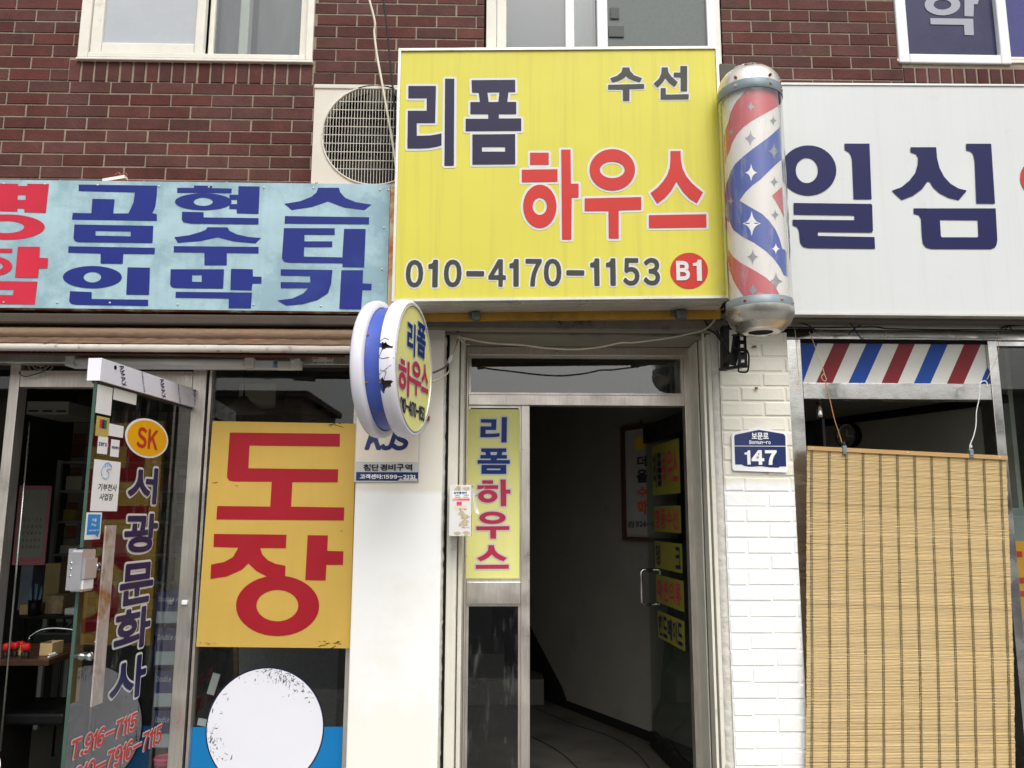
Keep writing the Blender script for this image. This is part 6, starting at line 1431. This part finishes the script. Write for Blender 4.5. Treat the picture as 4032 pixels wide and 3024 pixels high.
pe = PY(YL-.061); qe = lambda x, y: (900+x/3.19, 1180+y/3.19); bb = rect_uv(pe, *qe(1058, 722), *qe(1312, 806)); flat(pe, bb, 0, .0006).build('sheet', m_cream, es)
lt = Lettering(pe); lt.off = .0015; lt.text('두신', rect_uv(pe, *qe(1070, 728), *qe(1132, 752)), .02); lt.text('전략', rect_uv(pe, *qe(1238, 728), *qe(1300, 752)), .02); lt.text('010-3754-3009', rect_uv(pe, *qe(1070, 782), *qe(1300, 802)), .03); lt.build('lettering', m_txtblk, es)
# wall fan behind the header
fn = thing('ventilator', W(165, 1460, .2), 'round dusty ventilator with a wire ring behind the steel header at top left', 'fan')
mb = MB(); c = W(162, 1418, .1); rf = abs(W(217, 1408, .1).x-W(107, 1408, .1).x)/2
for r_ in (1, .72, .45): mb.tube([c+Vector((rf*r_*math.cos(t*math.pi/16), 0, rf*r_*math.sin(t*math.pi/16))) for t in range(33)], .003, 6)
for k in range(12): a_ = k*math.pi/6; mb.tube([c, c+Vector((rf*math.cos(a_), 0, rf*math.sin(a_)))], .0014, 5)
mb.build('guard', m_cream, fn)
mb = MB(); mb.lathe(c+Vector((0, .02, 0)), (0, -1, 0), [(0, .02), (.025, .018), (.03, -.05), (0, -.05)], 18)
for k in range(4):
    a_ = k*math.pi/2+.4; mb.add([c+Vector((.02*math.cos(a_-.5), .02, .02*math.sin(a_-.5))), c+Vector((.02*math.cos(a_+.5), .03, .02*math.sin(a_+.5))), c+Vector((rf*.9*math.cos(a_+.35), .035, rf*.9*math.sin(a_+.35))), c+Vector((rf*.9*math.cos(a_-.35), .012, rf*.9*math.sin(a_-.35)))], [(0, 1, 2, 3)])
mb.build('rotor', mat('fan_dark', rgb(46, 46, 48)), fn)
wr_ = thing('header_wire', W(110, 1478, .02), 'thin wire loop hanging over the steel door header at top left', 'wire')
cable([(75, 1462, .03), (80, 1475, .03), (100, 1482, .03), (130, 1476, .03), (175, 1462, .03)], .0022, m_wire, parent=wr_)

# ================================================================== leaflet box on the door jamb
YM = -.07; pm = PY(YM); qm = lambda x, y: (1720+x/3.0725, 1880+y/3.0725)
mx_ = thing('leaflet_box', W(1812, 2111, YM), 'white metal letter box covered with torn stickers on the left door jamb', 'letter box')
b = rect_uv(pm, *qm(150, 90), *qm(416, 710)); 
mb = MB(); mb.box(b[0], b[1], YM, YM+.004, b[2], b[3], b=.0015); mb.box(b[0], b[0]+.003, YM+.004, .048, b[2], b[3]); mb.box(b[0], b[1], YM+.004, .048, b[2], b[2]+.003); mb.box(b[0], b[1]+.004, YM+.004, .048, b[3]-.004, b[3]); mb.box(b[1]-.003, b[1], YM+.004, .048, b[2], b[2]+.42*(b[3]-b[2])); mb.box(b[0], b[1], .044, .048, b[2], b[3])
mb.build('casing', mat('box_white', rgb(222, 220, 216), .45, var=.06, dirt=rgb(150, 120, 90), dirt_amt=.5, dirt_lo=.63, dscale=14), mx_)
mb = MB(); y_ = YM+.008; w_ = b[1]
zt2 = b[3]
mb.add([(w_+.002, y_, zt2-.004), (w_+.010, y_+.05, zt2-.012), (w_+.026, y_+.02, zt2-.10), (w_+.034, y_-.005, zt2-.125), (w_+.018, y_-.01, zt2-.118), (w_+.006, y_-.004, zt2-.05)], [(0, 5, 1), (1, 5, 2), (5, 4, 2), (4, 3, 2)])
mb.add([(w_+.012, y_, zt2-.048), (w_+.02, y_+.01, zt2-.05), (w_+.058, y_-.015, zt2-.01), (w_+.03, y_-.01, zt2-.032)], [(0, 1, 2), (0, 2, 3)]); 
fo = mb.build('paper_flap', m_paper, mx_); md = fo.modifiers.new('thickness', 'SOLIDIFY'); md.thickness = .0012
def mbx(x0, y0, x1, y1): return rect_uv(pm, *qm(x0, y0), *qm(x1, y1))
flat(pm, mbx(188, 165, 402, 288), .0, .0006).build('sticker', m_white, mx_)
flat(pm, mbx(192, 252, 400, 282), .0008, .0005).build('sticker', mat('st_pink', rgb(236, 150, 150), .5), mx_)
flat(pm, mbx(240, 294, 302, 342), .0, .0006).build('sticker', mat('st_magenta2', rgb(226, 90, 140), .5), mx_)
flat(pm, mbx(218, 330, 360, 402), .0, .0005).build('sticker', mat('st_cream', rgb(226, 212, 190), .6), mx_)
lt = Lettering(pm); lt.off = .0016; lt.text('심부름센터', mbx(203, 172, 362, 198), .04); lt.build('blue_lettering', m_blue, mx_)
lt = Lettering(pm); lt.off = .0016
for s_, bb in (('사람찾기', (216, 208, 284, 222)), ('가정문제', (320, 208, 386, 222)), ('개인문제', (216, 232, 284, 246)), ('증거조사', (320, 232, 386, 246)), ('24시', (270, 372, 355, 396))): lt.text(s_, mbx(*bb), .02)
lt.build('black_lettering', m_txtblk, mx_)
lt = Lettering(pm); lt.off = .0016; lt.text('02-9', mbx(244, 298, 298, 318), .02); lt.text('010-3700', mbx(262, 258, 396, 276), .03); lt.text('1541', mbx(300, 600, 390, 614), .02); lt.build('red_lettering', m_crimson, mx_)
m_torn = mat('torn_paper', rgb(196, 180, 150), .85, var=.3, scale=60)
mb = MB(); r5 = random.Random(4)
def blotch(mb, pl, cx, cy, rx, ry, off, n=13):
    mb.prism(pl, [(cx+rx*math.cos(2*math.pi*i/n)*r5.uniform(.55, 1.1), cy+ry*math.sin(2*math.pi*i/n)*r5.uniform(.55, 1.1)) for i in range(n)], off, off+.0006)
for x0, y0, x1, y1 in ((210, 100, 310, 160), (310, 110, 405, 160), (250, 395, 350, 470), (270, 440, 400, 520), (250, 530, 390, 600), (205, 650, 290, 695), (310, 640, 400, 700), (300, 500, 390, 560)):
    u0, u1, v0, v1 = mbx(x0, y0, x1, y1); blotch(mb, pm, (u0+u1)/2, (v0+v1)/2, (u1-u0)/2, (v1-v0)/2, .0008+r5.random()*.0006)
mb.build('torn_sticker', m_torn, mx_)

# ================================================================== things inside the left shop
def at(px, py, Y): return W(px, py, Y)
def box_thing(name, px0, py0, px1, py1, Y, dep, m, label, cat, group=None, b=.004):
    x0, x1, z0, z1 = RC(px0, py0, px1, py1, Y); t = thing(name, ((x0+x1)/2, Y+dep/2, z0), label, cat, group); mb = MB(); mb.box(x0, x1, Y, Y+dep, z0, z1, b=b); return t, mb, (x0, x1, z0, z1)
# shelving rack
Yk = 2.6
sh = thing('shelf_rack', at(300, 2900, Yk), 'grey metal shelf rack against the tiled wall inside the left shop', 'shelf')
x0, x1 = X_(226, 1820, Yk), X_(352, 1820, Yk)+1.5; zt3 = Z_(290, 1812, Yk)
m_shelf = mat('shelf_grey', rgb(150, 152, 148), .5, var=.08)
mb = MB()
for x in (x0, (x0+x1)/2, x1-.03): mb.box(x, x+.03, Yk, Yk+.03, .08, zt3); mb.box(x, x+.03, Yk+.37, Yk+.4, .08, zt3)
mb.build('upright', m_shelf, sh)
for y_ in (1815, 1930, 2050, 2180, 2290): z = Z_(290, y_, Yk); mb = MB(); mb.box(x0+.031, x1-.031, Yk+.002, Yk+.398, z-.02, z, b=.003); mb.build('shelf', m_shelf, sh)
r6 = random.Random(9)
cols = [rgb(200, 190, 170), rgb(90, 60, 60), rgb(60, 80, 120), rgb(180, 170, 90), rgb(150, 60, 60), rgb(210, 210, 205), rgb(80, 100, 90)]
cm = [mat('stock_%d' % i, c, .7, var=.15) for i, c in enumerate(cols)]
k = 0
cn = ['cream', 'dark red', 'blue', 'yellow', 'red', 'white', 'green']; nth = ['first', 'second', 'third', 'fourth', 'fifth', 'sixth', 'seventh', 'eighth', 'ninth', 'tenth', 'eleventh', 'twelfth', 'thirteenth']
for li, yy in enumerate((1930, 2050, 2180, 2290)):
    z = Z_(290, yy, Yk); x = x0+.05; pos = 0
    while x < x1-.15:
        w_ = r6.uniform(.05, .2); h_ = r6.uniform(.05, .2)
        if r6.random() < .75:
            mb = MB(); mb.box(x, x+w_, Yk+.05, Yk+.3, z+.001, z+h_, b=.003); o = mb.build('stock_box', cm[k % 7], None); 
            tag(o, '%s box, %s from the left on the %s of the grey rack shelves' % (cn[k % 7], nth[pos], ('second', 'third', 'fourth', 'lowest')[li]), 'box', 'goods on the shelf rack'); k += 1; pos += 1
        x += w_+.02
# calendar
cl = thing('calendar', at(110, 2220, 2.2), 'pink edged paper calendar hanging on the left side inside the left shop', 'calendar')
x0, x1, z0, z1 = RC(62, 1912, 190, 2225, 2.2)
mb = MB(); mb.box(x0, x1, 2.2, 2.206, z0, z1); mb.build('backing', mat('cal_pink', rgb(206, 130, 140), .7), cl)
mb = MB(); mb.box(x0+.02, x1-.02, 2.196, 2.199, z0+.05, z1-.03); mb.build('sheet', mat('calendar_paper', rgb(168, 164, 154), .8), cl)
pcl = PY(2.195); lt = Lettering(pcl); lt.off = .001; d_ = 1; w_ = (x1-x0-.06)/6
for rr2 in range(5):
    for cc2 in range(6):
        u = x0+.03+cc2*w_; v = z0+(z1-z0)*(.55-.085*rr2); lt.text(str(d_), (u, u+w_*(.5 if d_ > 9 else .28), v, v+.018), .02); d_ += 1
lt.build('numerals', m_txtblk, cl)
# upper cabinet / air unit hanging from the ceiling
t, mb, bb = box_thing('ceiling_unit', 105, 1580, 270, 1632, 2.4, .5, m_beige, 'beige unit hanging under the dim ceiling of the left shop', 'ceiling unit'); mb.build('casing', m_beige, t)
mb = MB(); 
for i in range(3): mb.box(bb[0]+.02+i*.1, bb[0]+.09+i*.1, 2.394, 2.399, bb[2]+.02, bb[2]+.03)
mb.build('louvre', m_dark, t)
# long desk running into the shop, with red-handled stamps
zt4 = Z_(60, 2590, .55)
dk = thing('counter_desk', at(60, 3000, .6), 'dark counter desk with stamps on it just inside the left shop door', 'desk')
xA, xB = X_(-250, 2600, .5), X_(238, 2560, .6)
mb = MB(); mb.box(xA, xB, .5, 1.0, zt4-.03, zt4, b=.004); mb.build('desktop', m_dwood, dk)
mb = MB(); mb.box(xA+.02, xB-.3, .53, .97, .085, zt4-.031); mb.build('desk_panel', mat('desk_black', rgb(34, 32, 30), .6, var=.2), dk)
mb = MB(); mb.box(xB-.05, xB-.01, .93, .97, .085, zt4-.031); mb.build('leg', m_black, dk)
m_sred = mat('stamp_red', rgb(206, 40, 32), .3, var=.05)
for i, (px, py) in enumerate(((22, 2545), (58, 2535), (82, 2535), (104, 2535), (40, 2550), (70, 2552), (93, 2550))):
    p = at(px, 2585, .56+.03*(i % 3)); p.z = zt4
    t = thing('hand_stamp', p, 'hand stamp with a round red handle standing on the dark counter', 'stamp', 'red-handled stamps on the counter')
    mb = MB(); mb.lathe(p, (0, 0, 1), [(.013, .001), (.013, .02), (.006, .024), (.006, .03)], 14); mb.build('base', m_black, t)
    mb = MB(); mb.lathe(p, (0, 0, 1), [(.005, .029), (.014, .036), (.017, .048), (.015, .06), (.008, .067), (0, .068)], 16); mb.build('handle', m_sred, t)
for nm, px0_, px1_, hh, m_, lab in (('wooden_block', 0, 44, .05, m_cardb, 'pale wooden block on the counter beside the red stamps'), ('card_box', 118, 168, .06, m_cardb, 'open cardboard box on the counter right of the red stamps'), ('pen_tray', 178, 262, .012, m_paper, 'white pens lying in a tray at the end of the counter')):
    xa, xb = X_(px0_, 2590, .52), X_(px1_, 2590, .52)
    if nm == 'card_box':
        mb = MB(); mb.box(xa, xb, .60, .604, zt4+.001, zt4+hh); mb.box(xa, xb, .70, .704, zt4+.001, zt4+hh); mb.box(xa, xa+.003, .604, .70, zt4+.001, zt4+hh); mb.box(xb-.003, xb, .604, .70, zt4+.001, zt4+hh); mb.box(xa, xb, .6, .704, zt4+.0005, zt4+.003)
    elif nm == 'pen_tray':
        mb = MB(); mb.box(xa, min(xb, xB-.02), .54, .62, zt4+.001, zt4+.008, b=.002)
        for k in range(3): mb.tube([(xa+.01, .55+.02*k, zt4+.014), (min(xb, xB-.02)-.01, .555+.02*k, zt4+.014)], .005, 8)
    else: mb = MB(); mb.box(xa, xb, .6, .66, zt4+.001, zt4+hh, b=.003)
    tag(mb.build(nm, m_), lab, 'tray' if nm == 'pen_tray' else ('box' if nm == 'card_box' else 'block'))
# back table with scroll legs, boxes, pen cup, chair
Yt = 1.9; ztb = Z_(200, 2425, Yt)
tb = thing('side_table', at(200, 2500, Yt), 'small black wrought-iron table with scroll legs behind the counter', 'table')
xA, xB = X_(72, 2425, Yt), X_(420, 2425, Yt)
mb = MB(); mb.box(xA, xB, Yt, Yt+.45, ztb-.02, ztb, b=.004); mb.build('tabletop', m_black, tb)
for sx in (xA+.03, xB-.03, (xA+xB)/2):
    mb = MB(); mb.tube([(sx, Yt+.03, ztb-.021), (sx, Yt+.03, .085)], .008, 8)
    mb.tube([Vector((sx+.06+.05*(1-t/14)*math.cos(t*.55), Yt+.03, ztb-.09+.05*(1-t/14)*math.sin(t*.55))) for t in range(14)], .005, 6); mb.build('leg', m_black, tb)
def simple_box(px0, py0, px1, Y, m, name, lab, z0, cat='box', dep=.16, group=None):
    x0, x1 = X_(px0, py0, Y), X_(px1, py0, Y); z1 = Z_((px0+px1)/2, py0, Y); mb = MB(); mb.box(x0, x1, Y, Y+dep, z0+.001, z1, b=.004)
    k = (x1-x0)*.4; mb.box(x0+k, x1-k, Y-.001, Y+dep*.98, z1+.0002, z1+.0015); return tag(mb.build(name, m), lab, cat, group)
simple_box(180, 2345, 250, Yt+.1, mat('floral_box', rgb(176, 150, 116), .8, var=.35, scale=40), 'floral_box', 'flowered tan box on the black side table', ztb)
simple_box(78, 2380, 130, Yt+.05, m_cardb, 'carton', 'small brown carton on the left end of the side table', ztb)
simple_box(255, 2395, 330, Yt+.05, m_paper, 'paper_stack', 'stack of white papers on the right end of the side table', ztb, 'papers')
simple_box(180, 2218, 240, Yt+.3, mat('tan_folder', rgb(170, 146, 104), .8, var=.2), 'file_box', 'tall tan file box standing behind the side table boxes', ztb)
simple_box(84, 2225, 132, Yt+.3, mat('greyblue_box', rgb(120, 128, 140), .6, var=.2), 'printer_box', 'grey desk device standing at the back of the side table', ztb, 'printer')
pc = at(135, 2400, Yt+.02); pc.z = ztb
t = thing('pen_cup', pc, 'black pen cup with pens and a white brush on the side table', 'pen cup'); mb = MB(); mb.lathe(pc, (0, 0, 1), [(0, .002), (.035, .002), (.04, .1), (.037, .1), (.033, .01)], 18); mb.build('cup', m_black, t)
mb = MB()
for k in range(6): a_ = k*1.05; mb.tube([pc+Vector((.015*math.cos(a_), .015*math.sin(a_), .02)), pc+Vector((.04*math.cos(a_), .03*math.sin(a_), .16+.02*(k % 3)))], .004, 6)
mb.build('pens', mat('pen_blue', rgb(120, 150, 170), .4), t)
ch = thing('chair', at(230, 2900, 1.0), 'chair with a curved chrome tube back behind the counter desk', 'chair')
pts = [at(150, 2545, 1.1), at(115, 2510, 1.1), at(160, 2482, 1.1), at(220, 2474, 1.1), at(300, 2482, 1.1), at(350, 2500, 1.05), at(378, 2530, 1.0), at(385, 2600, 1.0), at(345, 2620, 1.0)]
mb = MB(); mb.tube(smooth_path(pts[1:7], 8), .009, 8); e1, e2 = pts[1], pts[6]
mb.tube([e1, Vector((e1.x, e1.y, .09))], .009, 8); mb.tube([e2, Vector((e2.x, e2.y, .09))], .009, 8); mb.build('chrome_frame', m_chrome, ch)
mb = MB(); zc2 = pts[3].z; mb.box(e1.x+.03, e2.x-.03, 1.08, 1.11, zc2-.15, zc2-.02, b=.01); mb.build('backrest', m_black, ch)
mb = MB(); mb.box(e1.x, e2.x, .72, 1.1, zc2-.42, zc2-.36, b=.015); mb.build('seat', m_black, ch)
# paper reams seen through the glass door
Yb = .95; r7 = random.Random(3)
m_ream = mat('ream_blue', rgb(52, 60, 120), .5, var=.1); m_reamw = mat('ream_white', rgb(196, 204, 212), .5)
for i, (ty, by_) in enumerate(((2330, 2460), (2475, 2625), (2640, 2790), (2800, 2950))):
    t, mb, bb = box_thing('paper_carton', 612-i*4, ty, 712-i*8, by_, Yb, .3, m_ream, '%s blue paper carton of the stack seen through the open glass door' % ('topmost', 'second', 'third', 'lowest')[i], 'carton', 'stacked blue paper cartons')
    mb.build('carton', m_ream, t); mb = MB(); mb.box(bb[0]+.01, bb[1]-.01, Yb-.003, Yb-.0005, bb[2]+.01, bb[2]+(bb[3]-bb[2])*.4); mb.build('label', m_reamw, t)
    pr = PY(Yb-.001); lt = Lettering(pr); lt.off = .001; w_ = bb[1]-bb[0]; h_ = bb[3]-bb[2]; lt.text('Double A', (bb[0]+w_*.1, bb[1]-w_*.1, bb[2]+h_*.7, bb[2]+h_*.86), .03, shear=.2); lt.build('lettering', m_reamw, t)
x_, w2 = at(665, 2325, Yb).x, .14; zpr = Z_(660, 2330, Yb)
# grey board and tubes behind the window glass
t, mb, bb = box_thing('display_board', 905, 2530, 1320, 3300, .75, .02, mat('felt_grey', rgb(118, 116, 116), .95, var=.15, scale=60), 'grey felt display panel behind the window disc', 'panel'); mb.build('board', MATS['felt_grey'], t)
mb = MB(); mb.box(bb[0]-.02, bb[1]+.02, .745, .775, bb[3]+.0005, bb[3]+.02); mb.build('edge_frame', m_dark, t)
t = thing('umbrella_bag', at(850, 2990, .4), 'slanted black and white printed bag leaning behind the window left of the disc', 'bag')
mb = MB(); a, b = at(795, 2900, .4), at(872, 2560, .4); mb.obox(a, b, .07, .05, up=(0, 1, 0)); mb.build('bag', m_black, t)
mb = MB(); mb.obox(a.lerp(b, .5)+Vector((.004, -.03, 0)), a.lerp(b, .74)+Vector((.012, -.03, 0)), .006, .035, up=(1, 0, 0)); mb.obox(a.lerp(b, .14)+Vector((0, -.03, 0)), a.lerp(b, .22)+Vector((0, -.03, 0)), .006, .05, up=(1, 0, 0)); mb.build('print', m_white, t)
mb = MB(); a, b = at(940, 3000, .5), at(928, 2545, .5); mb.obox(a, b, .02, .02); tag(mb.build('wooden_stick', m_wood), 'thin brown wooden stick standing behind the window beside the black bag', 'stick')
t = thing('pendant_lamp', at(960, 1500, .8), 'unlit cone shaped pendant lamp inside the left shop window', 'lamp')
c = at(960, 1560, .8); mb = MB(); mb.lathe(c, (0, 0, -1), [(.02, 0), (.03, .02), (.12, .09), (.115, .09), (.025, .025)], 24); mb.build('shade', mat('lamp_shade_grey', rgb(120, 118, 112), .5, metal=.4), t)
mb = MB(); mb.tube([c, Vector((c.x, c.y, 2.655))], .006, 6); mb.build('cord', m_black, t)
t = thing('wall_shelf', at(1200, 1665, 1.6), 'long shelf of boxes along the right wall inside the left shop', 'shelf')
x0, x1, z0, z1 = RC(870, 1610, 1500, 1625, 1.9); mb = MB(); mb.box(x0, XI1-.022, 1.9, 2.25, z0, z1, b=.003); mb.build('board', m_dwood, t)
mb = MB(); mb.box(x0+.1, x0+.13, 1.92, 2.25, z0-.15, z0-.001); mb.build('support', m_dwood, t)
for k, (u, w_, h_) in enumerate(((.1, .25, .18), (.42, .2, .12), (.7, .3, .22))):
    mb = MB(); mb.box(x0+u, x0+u+w_, 1.95, 2.2, z1+.001, z1+h_, b=.004); mb.box(x0+u+w_*.4, x0+u+w_*.6, 1.949, 2.2, z1+h_+.0003, z1+h_+.0015)
    tag(mb.build('storage_box', cm[k]), ('pale storage box at the left end of the shelf behind the yellow board', 'low dark storage box in the middle of the shelf behind the yellow board', 'tall blue storage box at the right end of the shelf behind the yellow board')[k], 'box')
t = thing('pink_stool', at(640, 3030, .5), 'bright pink plastic stool at the foot of the glass door, only its top showing', 'stool')
c = at(655, 2985, .45); mb = MB(); mb.tube([c+Vector((.05*math.cos(k*math.pi/8), .05*math.sin(k*math.pi/8), 0)) for k in range(17)], .008, 8); mb.lathe(c, (0, 0, -1), [(.0, .0), (.045, .002), (.055, .02), (.05, .02)], 20); mb.build('seat', mat('pink_plastic', rgb(236, 80, 130), .4), t)
for k in range(3): a_ = k*2.1; mb = MB(); mb.tube([c+Vector((.04*math.cos(a_), .04*math.sin(a_), -.01)), Vector((c.x+.07*math.cos(a_), c.y+.07*math.sin(a_), .085))], .008, 8); mb.build('leg', MATS['pink_plastic'], t)
mb = MB(); mb.tube([at(118, 1660, .25), at(0, 2960, .25)], .005, 6); mb.tube([at(0, 2985, .24), at(3, 3100, .24)], .004, 6)
tag(mb.build('hanging_rod', m_steel), 'thin steel rod running down inside the left shop doorway', 'rod')

# ================================================================== across the street (seen in the glass)
def far_house(x0, x1, y, h, m, lab, seed):
    t = thing('house', ((x0+x1)/2, y, 0), lab, 'building'); mb = MB(); mb.box(x0, x1, y-8, y, 0, h); mb.build('wall', m, t)
    r = random.Random(seed); z = 1.0
    while z+1.3 < h:
        x = x0+.8
        while x+1.4 < x1:
            mb = MB(); mb.box(x, x+1.3, y+.005, y+.05, z, z+1.2, b=.02); mb.build('window', m_black, t); x += 2.6
        z += 2.9
    mb = MB(); mb.box(x0-.3, x1+.3, y-8.3, y+.3, h+.002, h+.3); mb.build('roof', m_grey, t)
far_house(-26, -9, -34, 7.0, mat('far_plaster', rgb(170, 150, 130), .9), 'low plastered house across the street on the left', 1)
far_house(-6, 12, -40, 5.6, mat('far_brick', rgb(130, 90, 76), .9), 'low brick house across the street in the middle', 2)
far_house(16, 34, -36, 7.6, mat('far_grey', rgb(140, 140, 136), .9), 'grey house across the street on the right', 3)
m_leaf = mat('leaf_green', (.07, .11, .04, 1), .7, var=.5, scale=3)
for n_, (tx, ty, th) in enumerate(((9, -17, 6.5), (3.4, -24, 5.0))):
    t = thing('street_tree', (tx, ty, 0), ('tall leafy street tree across the road', 'smaller leafy street tree farther across the road')[n_], 'tree'); mb = MB(); mb.tube([(tx, ty, 0), (tx+.1, ty, th*.35), (tx-.1, ty, th*.6)], [.16, .12, .05], 8)
    for k in range(6): a_ = k*1.05; mb.tube([(tx, ty, th*(.35+.04*k)), (tx+math.cos(a_)*1.2, ty+math.sin(a_)*1.2, th*(.6+.04*k))], [.06, .015], 6)
    mb.build('trunk', m_wood, t); mb = MB(); r8 = random.Random(n_)
    for k in range(2600):
        v = Vector((r8.gauss(0, 1), r8.gauss(0, 1), r8.gauss(0, 1))).normalized()*(r8.random()**.4); c = Vector((tx, ty, th*.68))+Vector((v.x*th*.32, v.y*th*.32, v.z*th*.3))
        if noise.noise(c*.9) < -.12: continue
        q_ = [Vector((r8.uniform(-1, 1), r8.uniform(-1, 1), r8.uniform(-1, 1)))*.13 for _ in range(3)]; mb.add([c+x for x in q_], [(0, 1, 2)])
    mb.build('crown', m_leaf, t)
